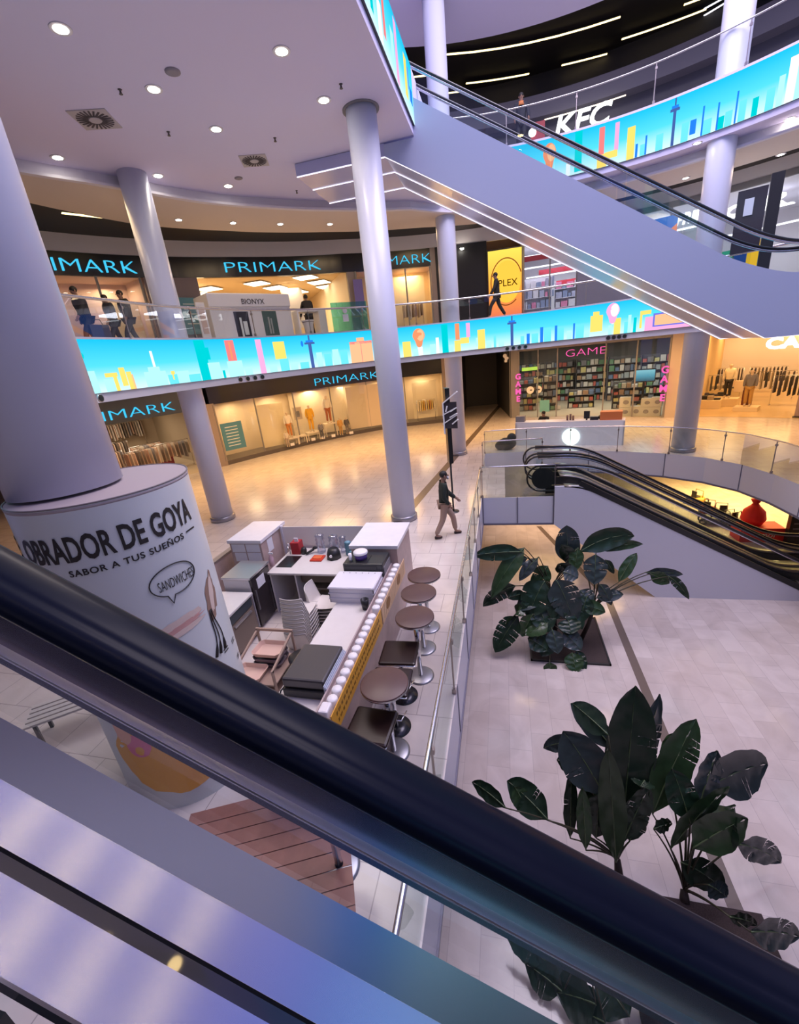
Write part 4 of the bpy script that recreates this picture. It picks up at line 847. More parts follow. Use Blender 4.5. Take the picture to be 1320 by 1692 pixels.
t.part('crossbar', MB().box(-3.76, -3.14, 4.76, 4.79, .78, .82), WR)
for z in (.15, .36): t.part('shelf', MB().box(-3.74, -3.16, 4.10, 4.78, z, z+.02), WR)
for k, z in enumerate((.17, .26, .38, .47, .56)): tray(['grey tray on the rack bottom shelf','grey tray stacked second on the rack bottom shelf','dark tray lowest on the upper rack shelf','grey tray under the top peach tray','peach tray on top of the kiosk rack'][k], -3.46, 4.58, z, PEACH if k == 4 else GT)
tray('peach tray lower and nearer than the top peach tray', -3.62, 4.24, .40, PEACH)
t = T('round_stool', 'low black round stool beside the tray rack', 'stool', (-2.93, 4.5, 0)); t.part('seat', MB().lathe((-2.93,4.5,.52), [(.15,0),(.17,.02),(.17,.05),(.14,.07),(0,.07)], 20, cap=False), BLKMETAL)
for k in range(4): a = PI/4+k*PI/2; t.part('leg', MB().tube([(-2.93+.1*math.cos(a),4.5+.1*math.sin(a),.52),(-2.93+.18*math.cos(a),4.5+.18*math.sin(a),0)], .012, 6), BLKMETAL)
# kiosk floor deck and box seen under the handrail
t = T('wooden_deck', 'brown slatted wooden deck at the kiosk foot seen through the escalator glass', 'deck', (-2.35, 2.22, 0), math.radians(24)); DW = mat('deck_wood', (.30,.13,.10), .45, noise=(9, .25))
for k in range(9): t.part('plank', MB().box(-.85, .85, -.72+k*.16, -.72+k*.16+.15, .0, .03), DW, world=False)
t = T('slatted_bench', 'pale slatted bench on the tiles left of the printed drum', 'bench', (-5.9, 3.5, 0), math.radians(40))
for k in range(5): t.part('slat', MB().box(-.6, .6, -.25+k*.1, -.25+k*.1+.07, .40, .43), mat('pale_slat', (.55,.50,.47), .5), world=False)
for sx in (-.5, .5):
    for sy in (-.2, .2): t.part('leg', MB().box(sx-.02, sx+.02, sy-.02, sy+.02, 0, .40), BLKMETAL, world=False)
t = T('card_box', 'small open brown box on the floor at the foot of the printed drum', 'box', (-4.15, 2.42, 0)); CB = mat('cardboard', (.40,.25,.18), .7)
t.part('side', MB().box(-4.35, -3.92, 2.42, 2.43, .0, .2), CB); t.part('side', MB().box(-4.35, -4.34, 2.20, 2.43, .0, .2), CB); t.part('side', MB().box(-3.93, -3.92, 2.20, 2.43, .0, .2), CB); t.part('base', MB().box(-4.35, -3.92, 2.20, 2.43, 0, .01), CB)
# ------------------------------------------------------------------ bar tables and stools along the walkway
TT = mat('table_top', (.095,.048,.045), .38, noise=(7, .12))
def bar_table(label, x, y, h=1.05):
    t = T('bar_table', label, 'table', (x, y, 0), 0, 'bar tables beside the kiosk'); t.part('tabletop', MB().lathe((x,y,h-.035), [(.26,0),(.275,.01),(.275,.03),(.265,.035),(0,.035)], 36, cap=False), TT); t.part('edge_band', MB().lathe((x,y,h-.038), [(.276,0),(.278,.012),(.276,.024)], 36, cap=False), STEEL)
    t.part('pedestal', MB().lathe((x,y,.02), [(.035,0),(.035,h-.06)], 16), CHROME); t.part('base_plate', MB().lathe((x,y,0), [(.20,0),(.20,.008),(.17,.02),(.04,.03)], 32), mat('base_steel', (.33,.33,.37), .35, .8))
bar_table('brown round bar table nearest the kiosk corner cabinet, farthest of the row', -1.34, 6.12); bar_table('brown round bar table second from the far end of the row', -1.33, 5.56)
bar_table('brown round bar table third from the far end, its chrome pole in full view', -1.27, 4.93); bar_table('brown round bar table nearest the black handrail, over a dark stool seat', -1.37, 3.62)
bar_table('brown round bar table below the handrail, its round base showing through the escalator glass', -1.60, 2.33, .95)
SEAT = mat('stool_leather', (.022,.011,.010), .28)
def bar_stool(label, x, y, rz, h=.76):
    t = T('bar_stool', label, 'stool', (x, y, 0), rz, 'dark bar stools'); t.part('seat', MB().box(-.25, .25, -.24, .24, h-.06, h), SEAT, world=False, bevel=.03)
    t.part('seat_frame', MB().tube([(-.24,-.235,h-.045),(.24,-.235,h-.045),(.24,.235,h-.045),(-.24,.235,h-.045)], .009, 6, closed=True), CHROME, world=False)
    t.part('pedestal', MB().tube([(0,0,.02),(0,0,h-.06)], .03, 12), CHROME, world=False); t.part('base_plate', MB().lathe((0,0,0), [(.19,0),(.19,.008),(.05,.03)], 28), mat('stool_base', (.05,.05,.06), .25, .7), world=False)
    t.part('footrest', MB().tube([(-.16,-.0,.28),(-.12,-.16,.28),(.12,-.16,.28),(.16,0,.28)], .009, 6), CHROME, world=False)
bar_stool('dark brown square bar stool between the third and nearest bar tables', -1.43, 4.52, math.radians(3)); bar_stool('dark square bar stool half hidden under the nearest round table', -1.42, 3.98, math.radians(2)); bar_stool('dark brown square bar stool cut off by the black handrail', -1.47, 3.30, math.radians(-3))
# ------------------------------------------------------------------ potted palms on the basement floor
LEAFM = [mat('leaf_dark', (.012,.030,.016), .32, noise=(9,.3)), mat('leaf_mid', (.028,.058,.022), .30, noise=(9,.3)), mat('leaf_grey', (.035,.050,.052), .28, noise=(9,.25))]
RIBM = mat('leaf_rib', (.08,.115,.05), .4); STEMM = mat('leaf_stem', (.045,.040,.020), .5); TRUNKM = mat('plant_trunk', (.030,.018,.014), .7); SOIL = mat('bark_mulch', (.045,.030,.030), .9, noise=(60,.7))
def bez(A, B, C, n): return [A*(1-t)**2+B*2*t*(1-t)+C*t*t for t in frange(0, 1, n)]
def leaf(t, base, tip, wd, side, sag=.12, cup=.12, mi=0, tears=(), fold=0.0, tipw=.0):
    """blade from base to tip; side = rough direction of its width; torn strips droop a little"""
    base, tip = Vector(base), Vector(tip); d = tip-base; L = d.length; mid = (base+tip)/2+Vector((0,0,sag*L)); n = 14; rib = bez(base, mid, tip, n); mb = MB(); side = Vector(side).normalized()
    prof = [0,.30,.58,.80,.93,.99,1.0,.98,.95,.90,.83,.72,.56,.34,.02]
    Lp = []; Rp = []
    for i, p in enumerate(rib):
        tg = (rib[min(i+1, n)]-rib[max(i-1, 0)]).normalized(); s_ = (side-tg*side.dot(tg)).normalized(); up_ = s_.cross(tg); up_ = up_ if up_.z > 0 else -up_
        w_ = max(.004, wd*.66*prof[i]); rows = []
        for sg, out in ((-1, Lp), (1, Rp)):
            row = []
            for j in range(5):
                u = j/4; row.append(p+s_*(sg*w_*u*math.cos(fold*u))+up_*(cup*w_*u*u*2.2-fold*w_*u*.9)+up_*(.012*math.sin(i*1.7+j+sg)))
            out.append(row)
    for P_, key in ((Lp, -1), (Rp, 1)):
        for i in range(n):
            torn = (key*(i+1)) in tears
            for j in range(4):
                a, b, c, e = P_[i][j], P_[i][j+1], P_[i+1][j+1], P_[i+1][j]
                if torn and j >= 1:
                    k = j/4; b = b+(P_[i][0]-P_[i+1][0])*0+(c-b)*.42*k; dr = Vector((0,0,-.05*wd*k)); mb.add([a, b+dr, c+dr, e], [(0,1,2,3)], 0, False)
                else: mb.add([a, b, c, e], [(0,1,2,3)], 0, True)
    o = t.part('leaf', mb, LEAFM[mi]); rb = MB().tube([p+Vector((0,0,.004)) for p in rib], [.012*(1-.8*i/n) for i in range(n+1)], 5); c = t.part('midrib', rb, RIBM, parent=o); return o
def stalk(t, a, b, bow=.1, r=.016):
    a, b = Vector(a), Vector(b); d = b-a; m_ = (a+b)/2+Vector((-d.x*.15, -d.y*.15, bow*d.length)); t.part('leaf_stalk', MB().tube(bez(a, m_, b, 7), [r*1.3-(r*.6)*i/7 for i in range(8)], 6), STEMM)
# planting bed of the farther plant
t = T('planting_bed', 'square sunken bed of dark bark under the farther plant', 'planter', (1.5, 10.5, LB)); t.part('mulch', MB().box(.62, 2.49, 9.54, 11.52, LB, LB+.03), SOIL)
mb = MB()
for q in ((.58,2.53,9.50,9.54),(.58,2.53,11.52,11.56),(.58,.62,9.5,11.56),(2.49,2.53,9.5,11.56)): mb.box(*q, LB, LB+.05)
t.part('edging', mb, BLKMETAL)
t = T('strelitzia_plant', 'large dark-leaved plant rising from the square bark bed beside the lower escalator', 'plant', (1.5, 10.6, LB+.03))
B1 = Vector((1.30, 10.55, LB+.03)); B2 = Vector((1.95, 10.45, LB+.03)); B3 = Vector((1.15, 10.2, LB+.03))
for b_, tp, r in ((B1, (1.15, 10.6, LB+1.5), .06), (B2, (2.25, 10.45, LB+1.15), .055), (B3, (1.05, 10.1, LB+.9), .05)): t.part('trunk', MB().tube([b_, (b_+Vector(tp))/2+Vector((.03,0,0)), tp], [r*1.2, r, r*.7], 8), TRUNKM)
def pl(px, py, y): return at_y(px, py, y)
# (blade base px, tip px, depth at base and tip, width, side vector, material, stalk origin, tears, sag, fold)
X_, Y_ = Vector((1,0,0)), Vector((0,1,0)); Z_ = Vector((0,0,1))
T1 = Vector((1.15,10.6,LB+1.4)); T2 = Vector((2.22,10.45,LB+1.1)); T3 = Vector((1.05,10.1,LB+.85))
for (b, tp, yb, yt, w_, sd, mi, so, te, sg, fo) in [
 ((866,905),(812,988),10.3,9.7,.36,(.8,.2,.2),1,T1,(),.16,.1),((862,912),(782,918),10.2,9.8,.34,(.1,.3,.9),0,T1,(-9,),.05,.3),((872,922),(826,936),10.3,10.0,.28,(.2,.3,.8),2,T1,(),.05,.2),
 ((938,932),(936,868),10.9,11.0,.50,(1,.1,.0),2,T1,(-11,9),.1,.2),((948,930),(928,900),10.9,10.6,.30,(1,.2,0),0,T1,(),.0,.2),((938,946),(922,932),10.7,10.5,.34,(.9,.1,.2),0,T1,(5,-5),.1,.3),
 ((958,912),(1048,886),10.8,11.2,.44,(.1,.3,.9),0,T2,(),.22,.1),((985,908),(1062,899),10.9,11.2,.22,(.1,.2,1),1,T2,(),.08,.1),((984,916),(982,966),10.8,10.5,.46,(1,.1,.1),2,T2,(-6,-9,5,8),.06,.15),
 ((1000,925),(1014,948),10.9,10.9,.16,(.7,.2,.5),0,T2,(),.1,.3),((1022,962),(1052,914),10.6,10.9,.24,(.8,.1,.4),1,T2,(),.1,.25),((1066,946),(1128,949),10.7,10.9,.20,(.0,.3,1),2,T2,(),.04,.1),((1074,948),(1106,964),10.7,10.7,.26,(.2,.2,1),1,T2,(6,),.04,.2),((1104,952),(1138,990),10.7,10.6,.18,(.9,.1,.3),0,T2,(-4,-6,-8,7),.2,.2),
 ((900,960),(872,1020),10.3,9.9,.62,(1,.1,.2),0,T1,(-8,-11,9),.15,.12),((918,958),(948,1030),10.2,9.9,.60,(1,.0,.2),2,T1,(5,7,9,-8,-10),.2,.12),((930,945),(955,955),10.4,10.3,.36,(.3,.5,.6),2,T1,(4,-7),.1,.2),
 ((852,968),(798,1002),10.2,10.0,.34,(.5,.2,.8),0,T1,(-6,-8,-10,5,7,9,11),.2,.2),((868,982),(838,988),10.2,10.0,.22,(.2,.4,.8),0,T1,(),.1,.3),((856,1018),(818,1078),9.9,9.5,.46,(.9,.1,.4),0,T3,(-5,-7,-9,-11,6,8,10),.12,.15),
 ((880,1015),(862,1052),9.9,9.7,.36,(.9,.3,.3),1,T3,(-7,),.08,.25),((905,1030),(868,1050),9.8,9.6,.40,(.5,.6,.4),1,T3,(),.08,.2),((912,1040),(922,1080),9.7,9.4,.34,(1,.1,.2),2,T3,(6,),.1,.2),((938,1022),(944,1048),9.9,9.6,.44,(1,.1,.2),0,T3,(-6,7),.1,.2),
 ((958,975),(975,1000),10.4,10.2,.40,(.8,.3,.3),2,T2,(5,8,-9),.1,.2),((985,988),(1030,982),10.4,10.4,.26,(.2,.5,.7),2,T2,(-7,9,11),.08,.2),((962,1000),(1000,1012),10.2,10.1,.30,(.4,.4,.7),1,T2,(),.1,.25),
 ((905,935),(880,985),10.6,10.3,.40,(.9,.3,.2),1,T1,(-7,8),.2,.2),((925,975),(915,1025),10.2,9.9,.46,(1,.2,.1),0,T1,(6,-9,10),.2,.15),((890,985),(852,1010),10.2,10.0,.36,(.5,.5,.6),2,T1,(-5,7),.15,.2),((935,1000),(962,1040),10.1,9.8,.36,(.8,.3,.3),0,T1,(-6,8),.2,.2),((915,1050),(895,1085),9.7,9.4,.36,(1,.1,.2),0,T3,(5,-8),.15,.2),((930,1045),(960,1075),9.8,9.5,.38,(.7,.3,.4),2,T3,(-7,9),.15,.2),((868,1000),(835,1035),10.0,9.8,.30,(.6,.3,.6),1,T3,(-6,8),.15,.3),
 ((970,985),(958,1030),10.3,10.0,.36,(1,.1,.2),0,T2,(-5,7,9),.2,.2),((990,965),(1010,1000),10.4,10.3,.24,(.8,.2,.4),2,T2,(6,-8),.2,.3),((955,905),(948,945),10.8,10.6,.30,(1,.1,.1),1,T1,(-8,),.1,.3),((890,920),(858,960),10.4,10.1,.26,(.7,.2,.5),2,T1,(),.15,.35),((872,1055),(905,1075),9.6,9.4,.34,(.5,.4,.6),0,T3,(6,-7),.12,.2),
 ((945,1078),(952,1112),9.5,9.2,.36,(.9,.2,.3),1,B3+Vector((.3,0,.2)),(7,-9),.1,.2),((952,1075),(966,1110),9.6,9.3,.24,(.9,.3,.2),0,B3+Vector((.3,0,.2)),(6,-8,9),.15,.2),((908,1094),(910,1118),9.3,9.2,.26,(1,.1,.1),1,B3,(),.1,.2),((890,1000),(905,1045),10.1,9.7,.5,(1,.1,.2),0,T3,(-8,9),.1,.15)]:
    P, Q = pl(*b, yb), pl(*tp, yt); stalk(t, so, P, .12); leaf(t, P, Q, w_, sd, sg, .12, mi, te, fo)
# nearer plant, its bed hidden behind the handrail
t = T('strelitzia_plant', 'nearest broad-leaved plant, upright leaves showing above the black handrail', 'plant', (2.6, 4.7, LB))
C1 = Vector((2.15, 4.75, LB)); C2 = Vector((2.75, 4.55, LB))
t.part('soil', MB().box(1.5, 3.4, 2.6, 4.5, LB, LB+.03), SOIL)
D1 = at_y(1020, 1420, 4.7); D2 = at_y(1130, 1470, 4.6)
C1 = Vector((D1.x+.03, D1.y-.12, LB)); C2 = Vector((D2.x-.02, D2.y-.12, LB))
for b_, tp in ((C1, D1), (C2, D2)): t.part('trunk', MB().tube([b_, (b_+tp)/2, tp], [.07,.06,.045], 8), TRUNKM)
for (b, tp, yb, yt, w_, sd, mi, so, te, sg, fo) in [
 ((1032,1330),(1050,1133),4.9,5.4,.52,(1,0,.1),0,D1,(8,),.06,.12),((1050,1330),(1090,1147),5.1,5.7,.34,(.8,.5,.1),2,D1,(5,7,9,10),.05,.25),((1005,1215),(945,1162),5.1,5.6,.30,(.6,.2,.8),0,D1,(),.06,.3),((1015,1240),(943,1162),5.2,5.7,.28,(.7,.2,.7),2,D1,(),.08,.2),
 ((1000,1318),(930,1208),4.7,5.1,.52,(.8,.1,.6),2,D1,(-6,),.12,.1),((952,1225),(898,1236),5.1,5.2,.20,(.2,.3,.9),2,D1,(-5,),.1,.2),((955,1270),(920,1255),4.9,5.0,.22,(.4,.3,.8),0,D1,(-6,-8),.1,.2),
 ((1018,1425),(1004,1237),4.5,4.8,.30,(1,.1,0),1,D1,(),.04,.25),((942,1385),(944,1275),4.6,4.9,.17,(1,.2,0),0,D1,(-8,),.02,.3),((968,1405),(962,1300),4.4,4.7,.17,(1,.1,0),1,D1,(),.02,.3),((985,1385),(990,1310),4.6,4.7,.34,(1,.1,.1),0,D1,(-4,-7,5,8),.05,.2),
 ((1040,1390),(1060,1330),4.7,4.9,.26,(1,.2,.1),0,D1,(5,),.05,.2),((1065,1290),(1058,1300),4.9,4.8,.26,(1,.1,.3),0,D1,(),.05,.2),
 ((1030,1390),(1072,1300),4.6,4.9,.34,(.9,.2,-.2),0,D1,(7,-9),.08,.2),((1000,1360),(968,1290),4.7,4.9,.30,(.8,.2,.4),1,D1,(-6,),.08,.2),((1015,1400),(1020,1310),4.6,4.8,.36,(1,.1,.1),0,D1,(5,-8),.08,.15),((1140,1360),(1110,1270),4.7,5.0,.32,(.9,.2,.3),0,D2,(-6,8),.1,.2),((1155,1330),(1185,1240),4.9,5.3,.34,(.8,.3,-.3),2,D2,(7,),.1,.2),((1165,1395),(1215,1330),4.6,4.9,.40,(.6,.3,.6),0,D2,(-7,9),.1,.15),
 ((1100,1270),(1112,1211),5.2,5.5,.19,(1,.1,.1),1,D2,(),.05,.2),((1078,1345),(1150,1188),4.8,5.5,.46,(.8,.1,-.4),1,D2,(9,11),.12,.15),((1130,1225),(1126,1235),5.4,5.3,.2,(1,.2,.2),0,D2,(),.0,.2),
 ((1172,1300),(1268,1262),5.1,5.4,.62,(.3,.3,.9),2,D2,(4,-8),.16,.08),((1108,1402),(1205,1300),4.6,4.9,.34,(.6,.2,-.7),1,D2,(),.12,.35),((1145,1402),(1235,1352),4.5,4.7,.44,(.4,.3,.8),1,D2,(),.10,.2),((1080,1370),(1110,1360),4.7,4.8,.20,(.3,.3,.9),0,D2,(),.1,.2),
 ((1218,1395),(1290,1425),4.9,5.1,.32,(.3,.3,.9),2,D2,(8,10,-6),.15,.2),((1125,1425),(1195,1470),4.6,4.6,.36,(.5,.3,.8),0,D2,(7,),.15,.15),((1170,1462),(1200,1482),4.4,4.4,.24,(.4,.3,.8),2,D2,(),.1,.2),((1205,1515),(1250,1528),4.1,4.2,.16,(.3,.3,.9),0,D2,(),.1,.2),((1240,1540),(1320,1548),4.0,4.2,.34,(.3,.4,.8),2,D2,(-6,8,10),.12,.1),
 ((905,1355),(838,1290),4.4,4.8,.36,(.7,.2,.6),0,D1,(-8,6),.12,.15),((835,1335),(780,1292),4.3,4.6,.20,(.5,.3,.8),0,D1,(),.12,.2),((875,1345),(850,1300),4.5,4.7,.24,(.6,.3,.6),1,D1,(5,),.1,.2)]:
    P, Q = pl(*b, yb), pl(*tp, yt); stalk(t, so, P, .08, .014); leaf(t, P, Q, w_, sd, sg, .10, mi, te, fo)
# third plant glimpsed through the escalator glass
t = T('strelitzia_plant', 'dark-leaved plant half seen through the escalator glass at the bottom', 'plant', (.75, 3.4, LB)); E1 = Vector((.8, 3.35, LB)); E2 = Vector((.85, 3.3, LB+1.0))
t.part('trunk', MB().tube([E1, (E1+E2)/2, E2], [.06,.05,.04], 8), TRUNKM)
for (b, tp, yb, yt, w_, sd, mi, te) in [((905,1590),(835,1540),3.3,3.5,.30,(.6,.3,.7),0,(-6,)),((930,1640),(868,1592),3.1,3.3,.34,(.7,.2,.6),0,(-7,-9)),((960,1600),(905,1555),3.3,3.5,.36,(.7,.3,.6),2,(5,)),((985,1660),(920,1640),3.0,3.1,.4,(.5,.4,.7),0,()),((1040,1680),(985,1610),3.0,3.3,.42,(.8,.2,.4),0,(6,-8)),((1090,1670),(1050,1600),3.1,3.4,.4,(.9,.2,.3),1,()),((1000,1690),(950,1670),2.9,3.0,.4,(.6,.4,.6),0,())]:
    P, Q = pl(*b, yb), pl(*tp, yt); stalk(t, E2, P, .08, .012); leaf(t, P, Q, w_, sd, .12, .1, mi, te, .15)
# ------------------------------------------------------------------ people and display figures
def skin(verts, edges, radii, sub=1, root=0):
    me = bpy.data.meshes.new('figure'); me.from_pydata([tuple(v) for v in verts], edges, []); ob = bpy.data.objects.new('figure', me); COL.objects.link(ob)
    md = ob.modifiers.new('skin', 'SKIN'); md.use_smooth_shade = True
    for i, r in enumerate(radii):
        rr = r if isinstance(r, tuple) else (r, r); me.skin_vertices[0].data[i].radius = rr; me.skin_vertices[0].data[i].use_root = (i == root)
    if sub: s_ = ob.modifiers.new('sub', 'SUBSURF'); s_.levels = sub; s_.render_levels = sub
    dg = bpy.context.evaluated_depsgraph_get(); out = bpy.data.meshes.new_from_object(ob.evaluated_get(dg)); bpy.data.objects.remove(ob); bpy.data.meshes.remove(me)
    for p in out.polygons: p.use_smooth = True
    return out
SKINM = mat('skin', (.30,.17,.12), .5); HAIRM = mat('dark_hair', (.012,.010,.010), .6)
def figure(name, label, cat, loc, rz, H=1.75, stride=.35, lean=.0, arms=((.12,-.25),(-.12,.25)), elbow=.3, jacket=(.02,.02,.022), trousers=(.03,.03,.035), shoes=(.015,.012,.015), skinm=None, hairm=None, group=None, coat=.0, hair=True, sit=False, bald=False, head_turn=0, clothed=True, armup=None, longhair=False, cuts=None):
    """local frame: faces +y, feet at z=0; arms = swing of each arm (forward fraction)"""
    k = H/1.75; skm = skinm or SKINM
    t = T(name, label, cat, loc, rz, group)
    hip = Vector((0, 0, .92)); fl = lean
    def V3(x, y, z): return Vector((x, y+fl*max(0, z-.9), z))
    ch = V3(0, 0, 1.28); nk = V3(0, .0, 1.48); hd = V3(0, .03, 1.60)
    if sit: 
        kn = [Vector((s*.10, .42, .52)) for s in (-1, 1)]; ft = [Vector((s*.10, .40, .07)) for s in (-1, 1)]; hip = Vector((0,0,.55)); dz = -.37
        ch.z += dz; nk.z += dz; hd.z += dz
    else:
        kn = [Vector((-.095, stride*.42+.04, .50)), Vector((.095, -stride*.30+.06, .50))]; ft = [Vector((-.10, stride*.62, .08)), Vector((.10, -stride*.62, .09))]; dz = 0
    hj = [hip+Vector((s*.09, 0, -.04)) for s in (-1, 1)]
    toe = [f+Vector((0, .15, -.045)) for f in ft]
    sh = [V3(s*.185, 0, 1.42)+Vector((0,0,dz)) for s in (-1, 1)]
    el = [sh[i]+Vector(((-1, 1)[i]*.05, arms[i][0], -.28)) for i in (0, 1)]; wr = [el[i]+Vector((0, arms[i][0]*.6+elbow*.35, -.24+.05*elbow)) for i in (0, 1)]
    if armup:
        for i in armup: el[i] = sh[i]+Vector(((-1,1)[i]*.06, .16, -.24)); wr[i] = el[i]+Vector((-(-1,1)[i]*.10, .20, .04))
    verts = [hip, V3(0, 0, 1.10)+Vector((0,0,dz)), ch, nk, hd, hd+Vector((0,.01,.10))]; rad = [(.135,.10),(.125,.09),(.15,.105),(.055,.055),(.078,.09),(.06,.07)]
    edges = [(0,1),(1,2),(2,3),(3,4),(4,5)]
    for i in (0, 1):
        n = len(verts); verts += [hj[i], kn[i], ft[i], toe[i]]; rad += [.085,.058,.042,.035]; edges += [(0,n),(n,n+1),(n+1,n+2),(n+2,n+3)]
        n = len(verts); verts += [sh[i], el[i], wr[i]]; rad += [.058,.043,.032]; edges += [(2,n),(n,n+1),(n+1,n+2)]
        d = (wr[i]-el[i]).normalized(); w_ = n+2; pm = len(verts); verts.append(wr[i]+d*.075); rad.append((.036,.018)); edges.append((w_, pm)); sx = (-1, 1)[i]; sd = Vector((0,1,0)); sd = (sd-d*sd.dot(d)).normalized()
        for f in range(4):
            q = len(verts); b_ = wr[i]+d*.085+sd*(.026-.0175*f); L_ = (.062,.072,.066,.05)[f]; inn = Vector((-sx, 0, 0))*.012
            verts += [b_, b_+d*L_*.55+inn*.6, b_+d*L_+inn*2.2]; rad += [.0095,.0085,.007]; edges += [(pm,q),(q,q+1),(q+1,q+2)]
        q = len(verts); b_ = wr[i]+d*.03+sd*.03; verts += [b_, b_+d*.035+sd*.018+Vector((-sx*.012,0,0))]; rad += [.011,.009]; edges += [(w_,q),(q,q+1)]
    verts = [v*k for v in verts]; rad = [tuple(a*k for a in r) if isinstance(r, tuple) else r*k for r in rad]
    bm_ = skin(verts, edges, rad, 1); bm_.materials.append(skm); body = t.part('body', bm_, None, world=False)
    # face: nose, ears and hair
    hc = hd*k; R_ = Matrix.Rotation(head_turn, 3, 'Z')
    mb = MB().ell(hc+R_ @ Vector((0,.095*k,.012*k)), (.014*k,.022*k,.026*k), 8, 6)
    for s in (-1, 1): mb.ell(hc+R_ @ Vector((s*.080*k,-.005*k,.015*k)), (.012*k,.022*k,.032*k), 8, 6)
    t.part('face_features', mb, skm, world=False)
    if not bald:
        mb = MB(); n_ = 14
        mb.ell(hc+R_ @ Vector((0,-.022*k,.055*k)), (.088*k,.098*k,.090*k), 14, 10)
        if longhair: mb.ell(hc+R_ @ Vector((0,-.06*k,-.06*k)), (.09*k,.06*k,.15*k), 12, 8)
        t.part('hair', mb, hairm or HAIRM, world=False)
        mb = MB()
        for s in (-1, 1): mb.ell(hc+R_ @ Vector((s*.032*k,.083*k,.028*k)), (.011*k,.006*k,.007*k), 8, 6)
        mb.ell(hc+R_ @ Vector((0,.080*k,-.042*k)), (.022*k,.006*k,.006*k), 8, 6); t.part('eyes_and_mouth', mb, mat('face_dark', (.06,.025,.025), .5), world=False)
    if clothed:
        jm = mat('cloth_%d_%d_%d' % tuple(int(c*1000) for c in jacket), jacket, .75); tm = mat('cloth_%d_%d_%d' % tuple(int(c*1000) for c in trousers), trousers, .8); sm_ = mat('cloth_%d_%d_%d' % tuple(int(c*1000) for c in shoes), shoes, .4)
        hem = hip+Vector((0, .0, -.02-coat)); jv = [V3(0,0,1.12)+Vector((0,0,dz)), hem, ch+Vector((0,0,.02)), V3(0,-.005,1.46)+Vector((0,0,dz))]; jr = [(.175,.135),(.190,.145),(.195,.145),(.085,.085)]; je = [(1,0),(0,2),(2,3)]
        for i in (0, 1): n = len(jv); jv += [sh[i], el[i], wr[i]-(wr[i]-el[i])*.04]; jr += [.084,.068,.054]; je += [(2,n),(n,n+1),(n+1,n+2)]
        m_ = skin([v*k for v in jv], je, [tuple(a*k for a in r) if isinstance(r, tuple) else r*k for r in jr], 1); m_.materials.append(jm); t.part('jacket', m_, None, world=False)
        tv = [hip+Vector((0,0,.03))]; tr = [(.155,.120)]; te_ = []
        for i in (0, 1): n = len(tv); tv += [hj[i], kn[i], ft[i]+Vector((0,0,.03))]; tr += [.108,.080,.066]; te_ += [(0,n),(n,n+1),(n+1,n+2)]
        m_ = skin([v*k for v in tv], te_, [tuple(a*k for a in r) if isinstance(r, tuple) else r*k for r in tr], 1); m_.materials.append(tm); t.part('trousers', m_, None, world=False)
        for i in (0, 1):
            m_ = skin([(ft[i]+Vector((0,-.05,-.045)))*k, (ft[i]+Vector((0,.06,-.04)))*k, (toe[i]+Vector((0,.01,.0)))*k], [(0,1),(1,2)], [.048*k,.046*k,.036*k], 1); m_.materials.append(sm_); t.part('shoe', m_, None, world=False)
    return t
def ringpos(px, R, z): P = at_R(px, 560-(px-660)*.11, R); d = deg_of(P); q = pol(d, R, z); return q, d
# man walking along the ground-floor walkway towards the right
g = figure('person', 'man in dark green jacket and beige trousers walking past the signpost pole', 'person', (-1.50, 9.98, 0), math.radians(-72), 1.76, .44, .03, ((.10,0),(-.06,0)), .5, jacket=(.012,.020,.016), trousers=(.36,.25,.20), shoes=(.02,.008,.012), coat=.10)
g.part('face_mask', MB().ell((0,.135,1.565), (.05,.03,.045), 10, 8), mat('mask_white', (.5,.5,.55), .7), world=False)
# walkers on the first floor gallery
def gal(px, R, face, label, **kw):
    q, d = ringpos(px, R, L1); figure('person', label, 'person', q, math.radians(d+face), **kw)
gal(172, 13.2, 0, 'dark-dressed man walking left with a large flat bag, first of the gallery walkers', H=1.80, stride=.45, lean=.16, arms=((.12,0),(-.10,0)), jacket=(.022,.020,.022), trousers=(.03,.03,.045))
q, d = ringpos(186, 13.0, L1+.22)
t = T('shopping_bag', 'large dark blue bag carried by the first gallery walker', 'bag', q, math.radians(d+90)); t.part('bag', MB().box(-.30,.30,-.06,.06,0,.52), mat('bag_blue', (.05,.06,.13), .6), world=False, bevel=.02)
t.part('handle', MB().tube([(-.15,0,.52),(-.1,0,.66),(.1,0,.66),(.15,0,.52)], .012, 6), BLKMETAL, world=False)
gal(212, 13.3, 0, 'short dark-dressed walker in the middle of the three on the gallery', H=1.66, stride=.5, lean=.10, arms=((.10,0),(-.12,0)), jacket=(.024,.022,.022), trousers=(.025,.03,.06))
gal(236, 13.1, 0, 'dark-dressed walker behind the other two on the gallery, arm stretched back', H=1.78, stride=.5, lean=.06, arms=((.05,0),(-.20,0)), jacket=(.022,.022,.020), trousers=(.03,.035,.06))
gal(519, 13.0, -90, 'person in black jacket standing at the white counter beside the gallery kiosk', H=1.78, stride=.1, lean=.05, arms=((.15,0),(.12,0)), jacket=(.012,.012,.016), trousers=(.012,.012,.016))
gal(822, 11.2, 0, 'silhouetted man walking past the orange backlit poster', H=1.78, stride=.55, lean=.05, arms=((.1,0),(-.1,0)), jacket=(.015,.014,.014), trousers=(.015,.014,.014))
q, d = ringpos(862, 10.6, L2)
figure('person', 'person in dark coat with orange collar standing at the top-floor railing', 'person', (q.x, q.y, L2), math.radians(d+90), 1.8, .1, 0, ((.1,0),(.1,0)), jacket=(.015,.018,.03), trousers=(.012,.012,.016)).part('collar', MB().lathe((0,-.02,1.40), [(.15,0),(.13,.08),(.10,.14)], 14), mat('collar_orange', (.50,.17,.05), .7), world=False)
